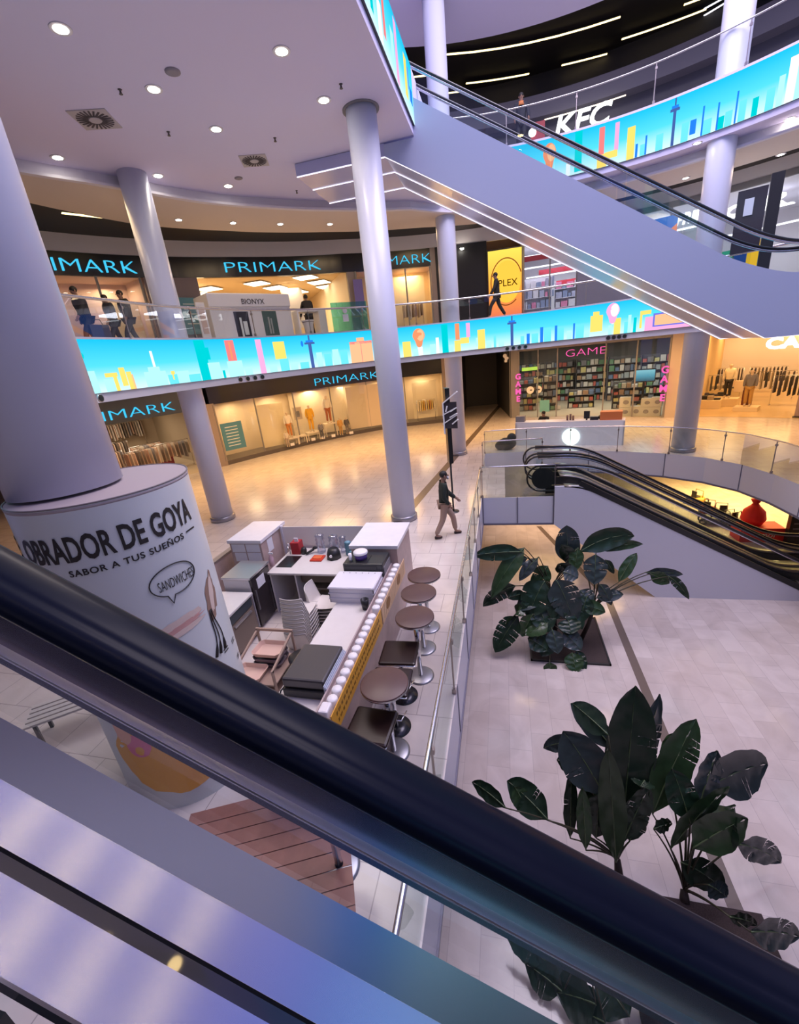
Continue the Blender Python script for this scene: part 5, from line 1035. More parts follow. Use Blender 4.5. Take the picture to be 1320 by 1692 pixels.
figure('person', 'person in black bending beside the store entrance behind the printed drum', 'person', (-13.4, 17.0, 0), math.radians(70), 1.6, .15, .55, ((.2,0),(.2,0)), jacket=(.012,.012,.014), trousers=(.02,.02,.025))
figure('person', 'person in black seated behind the white counter of the games shop front', 'person', (1.9, 21.35, 0), math.radians(150), 1.75, .1, .25, ((.15,0),(.15,0)), jacket=(.010,.010,.012), trousers=(.012,.012,.014), sit=True)
single('dark_mass', MB().ell((0,0,.28),(.42,.25,.28),14,8).ell((.22,0,.55),(.2,.18,.2),12,8).ell((-.3,.05,.2),(.22,.2,.2),12,8), mat('mass_black', (.012,.013,.014), .7), 'dark rounded bundle on the floor behind the far glass railing by the lower landing', 'mass', (.1, 19.5, 0), world=False)  # low dark rounded form, left unidentified
# ------------------------------------------------------------------ lit letters, windows and goods of the shops
def on_ring(mb, deg, R, z):
    out = []
    for x, y, zz in mb.v: d = deg-math.degrees(x/R); q = pol(d, R-zz, z+y); out.append(tuple(q))
    mb.v = out; return mb
def ring_sign(name, label, txt, px0, px1, py, R, z, size, m_, bold=.0, group=None, depth=.03, shear=0.0, tab=None):
    d0, d1 = deg_of(at_R(px0, py, R)), deg_of(at_R(px1, py, R)); q = pol((d0+d1)/2, R, z); t = T(name, label, 'sign', q, 0, group)
    n_ = len(txt); full = text_mb(txt, size, depth, 1.0, bold, shear); x0 = min(v[0] for v in full.v); x1 = max(v[0] for v in full.v); k = math.radians(d0-d1)*R/(x1-x0)
    full.v = [((v[0]-(x0+x1)/2)*k, v[1], v[2]) for v in full.v]
    if tab:
        dm = (d0+d1)/2; out = []
        for x, y, zz in full.v: dd = dm-math.degrees(x/R); out.append(tuple(pol(dd, lerp_tab(tab, dd)-.06-zz, z+y)))
        full.v = out
    else: on_ring(full, (d0+d1)/2, R-.02, z)
    t.part('lettering', full, m_); return t
NEON = emis('neon_cyan', (.05,.50,.78), 1.05); NEONP = emis('neon_pink', (.95,.10,.36), 1.15); WLET = emis('white_letter', (1,1,1), 2.2); INKD = mat('sign_ink', (.05,.05,.07), .5)
ring_sign('store_sign', 'cyan neon store name over the left window of the first floor gallery', 'PRIMARK', 38, 213, 440, 15.95, 8.36, .60, NEON, -.013, tab=R1)
ring_sign('store_sign', 'cyan neon store name over the central gallery entrance above the white kiosk', 'PRIMARK', 381, 527, 437, 14.0, 8.40, .56, NEON, -.013, tab=R1)
ring_sign('store_sign', 'cyan neon store name over the gallery window, half hidden behind the center column', 'PRIMARK', 601, 712, 424, 13.5, 8.40, .54, NEON, -.013, tab=R1)
ring_sign('store_sign', 'cyan neon store name over the ground-floor entrance behind the front column', 'PRIMARK', 118, 293, 688, 18.1, 3.16, .60, NEON, -.013, tab=R0)
ring_sign('store_sign', 'cyan neon store name over the ground-floor display window', 'PRIMARK', 516, 628, 625, 19.5, 3.30, .62, NEON, -.013, tab=R0)
ring_sign('shop_sign', 'pink outlined letters over the games shop doors', 'GAME', 935, 1001, 580, 18.0, 3.42, .56, NEONP, -.012)
def stacked(label, px, R, ztop, step, size, m_):
    d = deg_of(at_R(px, 630, R)); t = T('shop_sign', label, 'sign', pol(d, R, ztop-3*step))
    for i, ch in enumerate('GAME'): t.part('letter', on_ring(text_mb(ch, size, .02, 1, .012), d, R, ztop-i*step), m_)
stacked('pink letters stacked vertically left of the games shop window', 856, 18.7, 2.36, .44, .46, NEONP); stacked('pink letters stacked vertically right of the games shop window', 1097, 16.95, 2.28, .46, .48, NEONP)
ring_sign('restaurant_sign', 'large white glowing chicken restaurant letters on the top floor', 'KFC', 917, 1011, 190, 13.75, 12.33, .98, WLET, .018, shear=.2)
ring_sign('shop_sign', 'large white glowing letters of the fashion shop cut off at the right edge', 'CAM', 1266, 1352, 566, 17.4, 3.08, .62, WLET, .03)
ring_sign('shop_sign', 'white glowing letters of the bright gallery shop left of the right column', 'PRIM', 1118, 1168, 350, 13.7, 8.18, .52, WLET, .02, shear=.2)
ring_sign('shop_sign', 'white glowing letters of the bright gallery shop right of the right column', 'OR', 1194, 1300, 345, 13.6, 8.02, .52, WLET, .02, shear=.2)
# red badge of the restaurant
q, d = ringpos(886, 13.7, 12.45); t = T('restaurant_badge', 'small red badge left of the white restaurant letters', 'sign', q); t.part('plate', on_ring(MB().box(-.28,.28,0,.62,0,.05), d, 13.7, 12.35), mat('badge_red', (.5,.02,.03), .4)); t.part('mark', on_ring(MB().ell((-.22,.28,.08),(.16,.16,.02),12,8), d, 13.7, 12.35), WLET)
t = T('restaurant_light_line', 'thin pink light line behind the white restaurant letters', 'light', pol(80, 13.75, 13.1)); t.part('line', MB().tube([pol(x, 13.78, 13.02) for x in frange(86.5, 74, 8)], .02, 6), WARMLINE)
# glass of the shop fronts
def window(n, tab, d0, d1, z0, z1, panes, mull, dr=-.03):
    ds = frange(d0, d1, panes); root = struct('window_%d' % n, MB().strip([pol(x, lerp_tab(tab,x)+dr, z0) for x in frange(d0,d1,panes*2)], [pol(x, lerp_tab(tab,x)+dr, z1) for x in frange(d0,d1,panes*2)]), SHOPGLASS)
    for x in ds:
        m_ = MB().bar(pol(x, lerp_tab(tab,x)+dr, z0), pol(x, lerp_tab(tab,x)+dr, z1), .06, .06); c = bpy.data.objects.new('mullion', m_.mesh('mullion', mull)); COL.objects.link(c); c.parent = root
MUL = mat('mullion_grey', (.25,.24,.25), .4)
window(1, R0, 147.4, 104.2, .22, 3.15, 6, MUL); window(2, R1, 177, 157, L1, 8.25, 4, MUL); window(3, R1, 123, 108.2, L1, 8.25, 3, MUL)
for n_, (a_, b_) in enumerate(((90.2, 83.5), (75.5, 65.6))): window(4+n_, R0, a_, b_, 0, 3.95, 2, MUL)
window(6, R1, 90, 66, L1, 8.9, 5, MUL)
# ---- boards, posters
def board(name, label, cat, px0, px1, R, z0, z1, m_, py=560, frame=None, group=None, th=.03):
    d0, d1 = deg_of(at_R(px0, py, R)), deg_of(at_R(px1, py, R)); w_ = math.radians(d0-d1)*R; dm = (d0+d1)/2; t = T(name, label, cat, pol(dm, R, z0), 0, group)
    n_ = 6; mb = MB()
    for i in range(n_): mb.box(-w_/2+w_*i/n_, -w_/2+w_*(i+1)/n_, 0, z1-z0, 0, th)
    t.part('board', on_ring(mb, dm, R, z0), m_)
    if frame: t.part('frame', on_ring(MB().box(-w_/2-.04,-w_/2,-.0,z1-z0,0,th+.02).box(w_/2,w_/2+.04,-.0,z1-z0,0,th+.02).box(-w_/2-.04,w_/2+.04,z1-z0,z1-z0+.04,0,th+.02), dm, R, z0), frame)
    return t, dm, w_
def marks(t, dm, R, z, rows, m_, name='lettering'):
    mb = MB()
    for x0, x1, y0, y1 in rows: mb.box(x0, x1, y0, y1, .03, .036)
    t.part(name, on_ring(mb, dm, R, z), m_)
BLUEP = mat('poster_blue', (.07,.22,.32), .5); PALEB = mat('poster_white', (.62,.70,.75), .5); CREAMB = mat('board_cream', (.86,.74,.52), .6)
t, dm, w_ = board('poster', 'blue poster on the left end of the ground-floor display window', 'poster', 366, 402, 18.02, .75, 2.15, BLUEP, 715); marks(t, dm, 18.02, .75, [(-.36,.3,1.16-.16*i,1.2-.16*i) for i in range(7)], PALEB)
t, dm, w_ = board('poster', 'blue poster on the dark pier beside the gallery entrance', 'poster', 300, 336, 14.9, 6.15, 7.5, BLUEP, 520); marks(t, dm, 14.9, 6.15, [(-.3,.25,1.1-.18*i,1.13-.18*i) for i in range(5)], PALEB)
board('display_backdrop', 'pale panel at the left of the ground-floor display, behind the first mannequin', 'panel', 425, 470, 19.0, .3, 2.7, CREAMB, 690); board('display_backdrop', 'pale backdrop behind the yellow-dressed mannequin', 'panel', 480, 572, 20.3, .3, 3.0, mat('board_ivory', (.82,.72,.56), .6), 680)
board('display_backdrop', 'large pale poster panel next to the center column in the display window', 'panel', 574, 634, 19.75, .35, 2.95, mat('board_sand', (.72,.60,.46), .6), 670); board('display_backdrop', 'bright panel behind the rack of yellow clothes', 'panel', 682, 722, 20.4, .35, 2.75, mat('board_bright', (.92,.82,.62), .6), 660)
board('display_backdrop', 'cream lit panel at the far left of the gallery window', 'panel', 66, 102, 16.6, L1+.3, 7.95, CREAMB, 500); board('display_backdrop', 'mauve lit panel behind the first gallery walker', 'panel', 104, 168, 16.9, L1+.3, 7.7, mat('board_mauve', (.62,.50,.58), .6), 500); board('display_backdrop', 'cream lit panel behind the other two gallery walkers', 'panel', 178, 242, 16.5, L1+.3, 7.5, CREAMB, 500)
board('display_backdrop', 'bright cream panel in the gallery window right of the center column', 'panel', 650, 702, 14.6, L1+.3, 8.05, mat('board_bright', (.92,.82,.62), .6), 490)
board('poster', 'purple poster in the gallery window left of the center column', 'poster', 586, 601, 13.5, 6.6, 7.9, mat('poster_purple', (.18,.14,.42), .5), 490)
# lightbox with a large drop and the letters PLEX
def lightbox_mat():
    m = bpy.data.materials.new('lightbox_orange'); m.use_nodes = True; nt = m.node_tree; nt.nodes.clear(); o = nt.nodes.new('ShaderNodeOutputMaterial'); e = nt.nodes.new('ShaderNodeEmission'); tc = nt.nodes.new('ShaderNodeTexCoord'); sp = nt.nodes.new('ShaderNodeSeparateXYZ'); cr = nt.nodes.new('ShaderNodeValToRGB')
    el = cr.color_ramp.elements; el[0].color = (.80,.16,.09,1); el[1].color = (1,.72,.10,1); x = el.new(.45); x.color = (1,.36,.05,1)
    nt.links.new(tc.outputs['Generated'], sp.inputs[0]); nt.links.new(sp.outputs['Z'], cr.inputs[0]); nt.links.new(cr.outputs[0], e.inputs[0]); e.inputs[1].default_value = 1.0; nt.links.new(e.outputs[0], o.inputs[0]); return m
t, dm, w_ = board('lightbox', 'orange backlit poster with a large drop beside the black wall', 'poster', 807, 862, 13.45, L1+.05, 8.5, lightbox_mat(), 470, BLKMETAL)
ringm = emis('drop_dark', (.22,.05,.01), 1); mb = MB(); mb.tube([(.06+.70*math.cos(a), 1.62+.98*math.sin(a), .04) for a in frange(.35, 2*PI-.9, 40)], .022, 6); t.part('drop_outline', on_ring(mb, dm, 13.45, L1), ringm)
mb = MB(); n_ = len(mb.v); pts = [(.08+.62*math.cos(a), 1.62+.88*math.sin(a), .034) for a in frange(0, 2*PI, 30)[:-1]]; mb.add(pts, [tuple(range(30))]); t.part('drop_fill', on_ring(mb, dm, 13.45, L1), emis('drop_gold', (1.0,.55,.06), 1.0))
mb = text_mb('PLEX', .40, .004, 1.0, .002); t.part('lettering', on_ring(xf(mb, Matrix.Translation((.12, 1.45, .045))), dm, 13.45, L1), emis('drop_ink', (.05,.02,.0), 1))
# white gallery shop: hoarding, curved lights, red bands, shelves
board('hoarding', 'grey-blue hoarding panel right of the white shop interior', 'panel', 953, 1075, 13.7, L1, 7.75, mat('hoarding', (.26,.27,.38), .5), 480)
WSTRIP = emis('white_strip', (.95,.95,1), 2.2); REDB = mat('red_band', (.5,.04,.06), .4)
for k, (d0, d1, R, z) in enumerate(((90,80,15.2,8.35),(90,78,16.4,8.0),(89,76,17.6,7.7),(88,74,18.8,7.3),(72,52,15.5,8.3),(70,50,17.2,7.9))):
    t = T('ceiling_light', ['curved white strip light nearest the orange poster','second curved white strip light in the bright gallery shop','third curved white strip light deeper in the bright shop','deepest curved white strip light of the bright shop','curved white strip light behind the right column','curved white strip light deeper behind the right column'][k], 'light', pol((d0+d1)/2, R, z)); t.part('strip', MB().strip([pol(x, R, z) for x in frange(d0, d1, 8)], [pol(x, R+.45, z+.02) for x in frange(d0, d1, 8)]), WSTRIP); t.part('housing', MB().strip([pol(x, R, z+.03) for x in frange(d0, d1, 8)], [pol(x, R+.45, z+.05) for x in frange(d0, d1, 8)]), WHITE)
for k, (d0, d1, R, z) in enumerate(((90,81,15.0,8.10),(87,77,16.3,7.6),(84,75,17.8,7.15))):
    t = T('ceiling_band', ['red curved band below the first strip light of the bright shop','red curved band across the middle of the bright shop','red curved band deep in the bright shop'][k], 'band', pol((d0+d1)/2, R, z)); t.part('band', MB().strip([pol(x, R, z) for x in frange(d0, d1, 8)], [pol(x, R, z+.22) for x in frange(d0, d1, 8)]).strip([pol(x, R+.04, z) for x in frange(d0, d1, 8)], [pol(x, R+.04, z+.22) for x in frange(d0, d1, 8)]), REDB)
def shelf_unit(label, P, rz, W, H, D, rows, frame, cols, goods, group, per, fill=.85, name='shelf_unit'):
    """a shelving unit with goods on it as things of their own"""
    t = T(name, label, 'shelf', P, rz); t.part('back', MB().box(-W/2, W/2, D-.02, D, 0, H), frame, world=False)
    for s in (-1, 1): t.part('side', MB().box(s*W/2-.015, s*W/2+.015, 0, D, 0, H), frame, world=False)
    for r in range(rows): t.part('shelf', MB().box(-W/2, W/2, 0, D, H*r/rows+.02, H*r/rows+.045), frame, world=False)
    Rm = Matrix.Translation(Vector(P)) @ Matrix.Rotation(rz, 4, 'Z'); n_ = 0
    for r in range(rows):
        x = -W/2+.06; hh = H/rows-.08
        while x < W/2-.12:
            w_ = random.uniform(.10, .26)*per; h_ = hh*random.uniform(.5, fill+.1); z = H*r/rows+.046
            q = Rm @ Vector((x+w_/2, D*.45, z)); o = single(goods[0], MB().box(-w_/2*.9, w_/2*.9, -D*.35, D*.35, 0, h_), random.choice(cols), goods[1], goods[2], tuple(q), group, world=False); o.rotation_euler = (0,0,rz); x += w_+.02
GC = [mat('goods_%d' % i, c, .5) for i, c in enumerate([(.42,.40,.34),(.10,.16,.28),(.32,.20,.12),(.10,.22,.12),(.50,.46,.20),(.16,.16,.18),(.40,.10,.08),(.28,.32,.34),(.55,.53,.50)])]
WG = [mat('goods_w%d' % i, c, .5) for i, c in enumerate([(.6,.58,.65),(.35,.36,.5),(.6,.2,.35),(.2,.25,.4)])]
def at_ring(d, R, z=0): return tuple(pol(d, R, z))
shelf_unit('white shelf of small goods in the bright gallery shop beside the orange poster', at_ring(87.5, 16.6, L1), math.radians(87.5-90), 1.6, 2.0, .4, 4, WHITE, WG, ('boxed_item', 'small boxed item on the white shelf beside the orange poster', 'box'), 'goods on the shelf beside the orange poster', 1.2)
shelf_unit('white shelf of small goods deeper in the bright gallery shop', at_ring(81, 17.5, L1), math.radians(81-90), 2.0, 1.8, .4, 4, WHITE, WG, ('boxed_item', 'small boxed item on the deeper white gallery shelf', 'box'), 'goods on the deeper gallery shelf', 1.4)
# colourful screens right of the escalator on the gallery
t, dm, w_ = board('poster', 'blue and orange glowing poster behind the upper escalator glass', 'screen', 1040, 1122, 13.3, 6.9, 8.5, emis('poster_glow_blue', (.06,.16,.55), .9), 345)
t.part('orange_flare', on_ring(MB().add([(-.2,.2,.035),(w_/2,.9,.035),(w_/2,1.3,.035),(-.2,.5,.035)], [(0,1,2,3)]), dm, 13.3, 6.9), emis('flare_orange', (.8,.25,.15), .9)); t.part('red_flare', on_ring(MB().add([(.2,-.0,.036),(w_/2,.0,.036),(w_/2,.35,.036),(.2,.25,.036)], [(0,1,2,3)]), dm, 13.3, 6.9), emis('flare_red', (.75,.06,.05), .9))
t, dm, w_ = board('poster', 'green and yellow glowing poster at the foot of the upper escalator', 'screen', 1160, 1262, 12.6, L1+.3, 6.8, emis('poster_glow_green', (.04,.30,.20), .8), 410)
t.part('yellow_block', on_ring(MB().box(w_/2-.45, w_/2-.02, 0, 1.1, .03, .04), dm, 12.6, L1+.3), emis('block_yellow', (.8,.45,.03), .9)); t.part('blue_block', on_ring(MB().box(.1, .5, 0, .9, .03, .038), dm, 12.6, L1+.3), emis('block_navy', (.02,.06,.25), .8)); t.part('lettering', on_ring(xf(text_mb('Plantes', .28, .004, 1, .004), Matrix.Translation((-.7,.15,.04))), dm, 12.6, L1+.3), WLET)
# black totems
t = T('information_totem', 'tall black totem with grey face at the right end of the gallery', 'totem', (6.75, 15.6, L1-.25)); t.part('body', MB().prism([(6.95,15.45),(7.2,15.35),(7.25,15.5),(7.0,15.6)], L1-.2, 7.95), BLKMETAL); t.part('face', MB().prism([(6.35,15.75),(6.93,15.48),(6.95,15.52),(6.38,15.79)], 6.2, 7.72), mat('totem_face', (.045,.04,.05), .15)); t.part('screen_text', MB().prism([(6.50,15.66),(6.68,15.575),(6.685,15.58),(6.505,15.665)], 7.1, 7.5), PALEB)
t = T('signpost', 'tall black sign panel on a thin pole with white logo standing on the walkway', 'signpost', (-1.50, 11.78, 0)); t.part('base_plate', MB().lathe((-1.50,11.78,0), [(.17,0),(.17,.012),(.04,.03)], 24), BLKMETAL); t.part('pole', MB().cyl((-1.50,11.78,.02),(-1.50,11.78,1.75),.028,10), BLKMETAL)
a_ = math.radians(-72); u = Vector((math.cos(a_), math.sin(a_), 0)); n_ = Vector((-u.y, u.x, 0)); c_ = Vector((-1.50, 11.78, 0)); t.part('panel', MB().bar(c_+Vector((0,0,1.5)), c_+Vector((0,0,3.55)), .30, .12, up=tuple(n_)), mat('sign_black', (.012,.012,.013), .3))
u2 = Vector((.96,-.26,0)); fr = c_+Vector((-.06,-.19,0)); mb = MB()
for p0, p1, w_ in (((-.02,2.35),(-.02,3.18),.05),((-.02,3.18),(.40,3.46),.06),((-.06,2.86),(.36,3.05),.025),((-.06,2.62),(.36,2.86),.025),((.05,2.95),(.10,3.1),.05),((.18,2.95),(.30,3.02),.05),((.16,2.80),(.36,2.9),.07),((.22,2.62),(.38,2.74),.06)): mb.bar(fr+u2*p0[0]+Vector((0,0,p0[1])), fr+u2*p1[0]+Vector((0,0,p1[1])), .03, w_, up=tuple(u2.cross(Vector((0,0,1)))))
t.part('logo', mb, mat('logo_white', (.8,.8,.82), .5)); t.part('logo_plate', MB().bar(fr+u2*.18+Vector((0,.02,2.5)), fr+u2*.18+Vector((0,.02,3.2)), .36, .02, up=tuple(u2.cross(Vector((0,0,1))))), mat('totem_face', (.045,.04,.05), .15))
# ---- white gallery kiosk with counter and glass screen
q0, d = ringpos(432, 12.0, L1); WK = mat('kiosk_white', (.70,.70,.76), .35)
t = T('gallery_kiosk', 'white gallery kiosk with dark lettering and two tall posters', 'kiosk', tuple(q0), math.radians(d-90))
W2 = math.radians(deg_of(at_R(366,525,12))-deg_of(at_R(497,525,12)))*12/2
t.part('shell', MB().box(-W2, W2, 0, 1.2, 0, 1.62), WK, world=False, bevel=.02); t.part('canopy', MB().box(-W2-.02, W2+.02, -.05, 1.2, 1.2, 1.66), WK, world=False, bevel=.03); t.part('lettering', xf(text_mb('BIONYX', .25, .005), Matrix.Translation((.05, -.06, 1.30)) @ Matrix.Rotation(PI/2, 4, 'X')), INKD, world=False)
t.part('poster', MB().box(-.78, -.22, -.012, 0, .05, 1.05), mat('poster_black', (.012,.012,.02), .4), world=False); t.part('bottle_picture', MB().box(-.60,-.52,-.018,-.012,.2,.85).box(-.48,-.32,-.018,-.012,.25,.72), PALEB, world=False); t.part('poster', MB().box(.35, .95, -.012, 0, .05, 1.1), mat('poster_green', (.05,.10,.09), .4), world=False); t.part('bottle_picture', MB().box(.55,.62,-.018,-.012,.25,.85).box(.66,.72,-.018,-.012,.25,.8), mat('picture_grey', (.3,.33,.33), .5), world=False)
q0, d = ringpos(352, 12.1, L1); t = T('kiosk_side_screen', 'tilted white frame panel left of the gallery kiosk', 'panel', tuple(q0), math.radians(d-90)); t.part('frame', MB().box(-.16,.16,0,.05,0,1.35), WK, world=False); t.part('inset', MB().box(-.10,.10,-.01,0,.35,1.2), mat('inset_peach', (.55,.42,.38), .5), world=False)
q0, d = ringpos(524, 11.9, L1); t = T('gallery_counter', 'white counter with dark basin right of the gallery kiosk', 'counter', tuple(q0), math.radians(d-90)); t.part('top', MB().box(-.62,.62,0,.6,.98,1.04), WK, world=False); t.part('end_panel', MB().box(.30,.62,.0,.6,0,.98), WK, world=False); t.part('end_panel', MB().box(-.62,-.56,0,.6,0,.98), WK, world=False); t.part('basin', MB().lathe((-.12,.25,.0), [(.16,0),(.20,.5),(.26,.66),(.26,.68)], 20), WK, world=False); t.part('basin_inside', MB().lathe((-.12,.25,.60), [(.255,0),(.2,.085)], 20), BLKMETAL, world=False)
board('glass_screen', 'teal glass screen with pale stripes right of the gallery counter', 'screen', 547, 606, 11.2, L1, 6.72, glass('teal_glass', (.35,.75,.72), .12), 515)
t = T('arrow_sticker', 'white and blue figure sticker on the teal glass screen', 'sticker', pol(131, 11.1, 6.0)); q0, d = ringpos(577, 11.12, 6.0); t.part('figure', on_ring(MB().ell((0,.35,0),(.10,.10,.01),12,6).box(-.12,.12,-.05,.22,0,.012), d, 11.12, 6.05), mat('sticker_white', (.75,.75,.85), .5))
# entrance: pale columns and ceiling light panels
t = T('entrance_panel', 'white hanging panel in the gallery store entrance', 'panel', pol(137, 18, L1)); t.part('board', on_ring(MB().box(-.7,.7,0,2.4,0,.1), 146.5, 18, L1+.3), mat('panel_white', (.74,.70,.62), .5))
board('entrance_panel', 'pale blue-white panel in the middle of the gallery entrance', 'panel', 465, 500, 17, L1+.8, 8.2, mat('panel_pale', (.62,.62,.68), .5), 490)
LPAN = emis('light_panel', (1.0,.90,.66), 3.6)
for k, (px, py) in enumerate(((425,469),(455,476),(505,459),(527,467),(540,474),(553,481),(492,483),(345,478))):
    P = at_z(px, py, 8.33); t = T('ceiling_light', ['square ceiling light panel in the gallery entrance above the kiosk lettering','square ceiling light panel right of the kiosk lettering','largest square ceiling light panel left of the standing shopper','square ceiling light panel just right of the standing shopper','square ceiling light panel second right of the standing shopper','square ceiling light panel near the right end of the gallery entrance','square ceiling light panel low beside the standing shopper','square ceiling light panel at the left end of the gallery entrance'][k], 'light', P)
    t.part('diffuser', MB().box(P.x-.45, P.x+.45, P.y-.45, P.y+.45, 8.32, 8.335), LPAN); t.part('frame', MB().box(P.x-.48, P.x+.48, P.y-.48, P.y+.48, 8.335, 8.36), WHITE)
# ---- ground-floor display: mannequins, plinths, chairs, racks
MANQ = mat('mannequin_cream', (.66,.52,.38), .4)
def mannequin(label, px, R, tab_z, H, top, bot, tab=None, py=690, rz_=180, **kw):
    d = deg_of(at_R(px, py, R)); q = pol(d, R, tab_z); figure('mannequin', label, 'mannequin', tuple(q), math.radians(d+90), H, .06, 0, kw.pop('arms', ((.03,0),(-.02,0))), .15, jacket=top, trousers=bot, shoes=(.6,.5,.4), skinm=MANQ, bald=True, **kw); return q, d
def plinth(label, q, d, W, D, H, m_):
    t = T('display_plinth', label, 'plinth', (q.x, q.y, .22), math.radians(d-90)); t.part('top', MB().box(-W/2, W/2, -D/2, D/2, H-.05, H), m_, world=False)
    for sx in (-1, 1):
        for sy in (-1, 1): t.part('leg', MB().box(sx*(W/2-.03)-.02, sx*(W/2-.03)+.02, sy*(D/2-.03)-.02, sy*(D/2-.03)+.02, 0, H-.05), m_, world=False)
PW = mat('plinth_white', (.74,.66,.55), .5)
for lab, px, R, H, top, bot, ph in (('mannequin in white top and orange skirt at the left of the display',474,18.6,1.5,(.75,.70,.62),(.55,.22,.06),.45),('mannequin in a long yellow dress on a white table in the display',512,19.0,1.62,(.72,.40,.03),(.70,.38,.03),.5),('mannequin in white top and orange briefs, tallest in the display',543,19.3,1.7,(.78,.72,.62),(.40,.12,.04),.8)):
    d = deg_of(at_R(px, 690, R)); q = pol(d, R, .22+ph); mannequin(lab, px, R, .22+ph, H, top, bot); plinth('white open table under the %s' % lab.split(' at ')[0].split(' on ')[0].split(',')[0], q, d, .75, .55, ph, PW)
for lab, px, R, H, top, bot in (('child mannequin in grey beside the tallest display mannequin, left side',527,18.7,1.05,(.20,.19,.22),(.10,.10,.12)),('child mannequin in orange right of the tallest display mannequin',560,18.9,1.1,(.55,.30,.08),(.5,.3,.1)),('child mannequin in dark clothes near the pale poster panel',571,19.0,1.05,(.10,.09,.10),(.18,.16,.16)),('child mannequin in white at the lower left of the display',467,18.3,.95,(.62,.55,.48),(.45,.36,.3))): mannequin(lab, px, R, .22, H, top, bot)
d = deg_of(at_R(494, 700, 18.7)); t = T('display_chair', 'white wooden chair between two display mannequins', 'chair', pol(d, 18.7, .22), math.radians(d-90)); t.part('seat', MB().box(-.25,.25,-.25,.25,.42,.46), PW, world=False); t.part('backrest', MB().box(-.25,.25,.22,.25,.75,.95), PW, world=False)
for sx in (-1,1):
    for sy in (-1,1): t.part('leg', MB().box(sx*.23-.02,sx*.23+.02,sy*.23-.02,sy*.23+.02,0,.95 if sy > 0 else .42), PW, world=False)
t, dm, w_ = board('framed_picture', 'small framed picture hanging behind the white display chair', 'picture', 486, 499, 19.5, 1.5, 2.2, mat('picture_mount', (.6,.5,.4), .6), 690, PW); marks(t, dm, 19.5, 1.5, [(-.12,.12,.15,.5)], GREY, 'print')
for k, px in enumerate((480, 519, 535, 553, 583)):
    d = deg_of(at_R(px, 720, 18.4)); single('price_card', MB().box(-.12,.12,-.01,.01,0,.16), PAPER, ['white price card at the left foot of the display','white price card under the yellow dress','white price card left of the children mannequins','white price card between the children mannequins','white price card beside the pale poster panel'][k], 'card', tuple(pol(d, 18.35 if px < 500 else 18.7, .22)), world=False).rotation_euler = (0,0,math.radians(d-90))
def rack(label, P, rz, W, H, n_, cols, L_=.55, z=0):
    t = T('clothes_rack', label, 'rack', P, rz)
    t.part('rail', MB().tube([(-W/2,0,H),(W/2,0,H)], .015, 6), STEEL, world=False)
    for s in (-1, 1): t.part('upright', MB().tube([(s*W/2,0,0),(s*W/2,0,H)], .015, 6), STEEL, world=False); t.part('foot', MB().tube([(s*W/2,-.22,.015),(s*W/2,.22,.015)], .015, 6), STEEL, world=False)
    for i in range(n_):
        x = -W/2+W*(i+.5)/n_; l_ = L_*random.uniform(.85,1.15); c = random.choice(cols)
        mb = MB().add([(x-.02,-.20,H-.08),(x-.02,.20,H-.08),(x-.025,.24,H-.08-l_),(x-.025,-.24,H-.08-l_),(x+.025,-.20,H-.08),(x+.025,.20,H-.08),(x+.03,.24,H-.08-l_),(x+.03,-.24,H-.08-l_),(x,0,H-.02)], [(0,1,2,3),(4,7,6,5),(0,3,7,4),(1,5,6,2),(3,2,6,7),(0,4,8),(1,8,5),(0,8,1),(4,5,8)])
        t.part('garment', mb, c, world=False)
YG = [mat('garment_y%d' % i, c, .8) for i, c in enumerate([(.70,.42,.05),(.75,.55,.15),(.65,.30,.05),(.72,.62,.45)])]; NG = [mat('garment_n%d' % i, c, .8) for i, c in enumerate([(.50,.42,.36),(.30,.22,.18),(.58,.52,.48),(.14,.11,.10),(.42,.26,.20),(.26,.24,.26),(.62,.44,.36)])]
d = deg_of(at_R(704, 675, 20)); rack('rack of yellow clothes in the display window right of the center column', tuple(pol(d, 20.0, .22)), math.radians(d-90), 1.2, 1.35, 9, YG)
d = deg_of(at_R(683, 510, 14)); rack('clothes rack in the gallery window right of the center column', tuple(pol(d, 14.15, L1)), math.radians(d-90), 1.0, 1.25, 7, NG)
# store entrance: racks, red blocks, blue sign
for k, (d, dr, n_) in enumerate(((163,2.2,12),(160,3.4,12),(157,2.0,10),(154.5,3.6,12),(161,5.2,12),(155.5,7.2,12),(152,2.4,9),(165,4.4,10))):
    rack(['rack of pale clothes nearest the front column in the store entrance','clothes rack second row left in the store entrance','clothes rack beside the blue sign in the store entrance','clothes rack behind the red block in the store entrance','clothes rack deep left in the store entrance','clothes rack deep right in the store entrance','clothes rack right by the entrance pier','clothes rack far left, mostly behind the front column'][k], tuple(pol(d, 18.2+dr, 0)), math.radians(d-90+random.uniform(-20,20)), 1.7, 1.45, n_, NG, .75)
for k, (d, dr, z) in enumerate(((162,8.6,1.7),(158.5,8.6,1.8),(155,8.6,1.7),(152,8.6,1.8))):
    rack(['wall rack of clothes at the back left of the store entrance','wall rack of clothes at the back of the store entrance, behind the blue sign','wall rack of clothes at the back of the store entrance, above the red block','wall rack of clothes at the back right of the store entrance'][k], tuple(pol(d, 18.2+dr, .9)), math.radians(d-90), 1.6, 1.5, 11, NG, .8)
REDBLK = mat('red_block', (.22,.03,.04), .5)
for lab, px, py, W in (('red display block in the middle of the store entrance',262,735,1.5),('red display block beside the front column in the store entrance',180,755,1.0)): P = pol(deg_of(at_R(px, py, 21)), 22.0 if px == 262 else 19.4); single('display_block', MB().box(-W/2,W/2,-.5,.5,0,.75), REDBLK, lab, 'block', (P.x, P.y, 0), world=False, bevel=.02).rotation_euler = (0,0,math.radians(62))
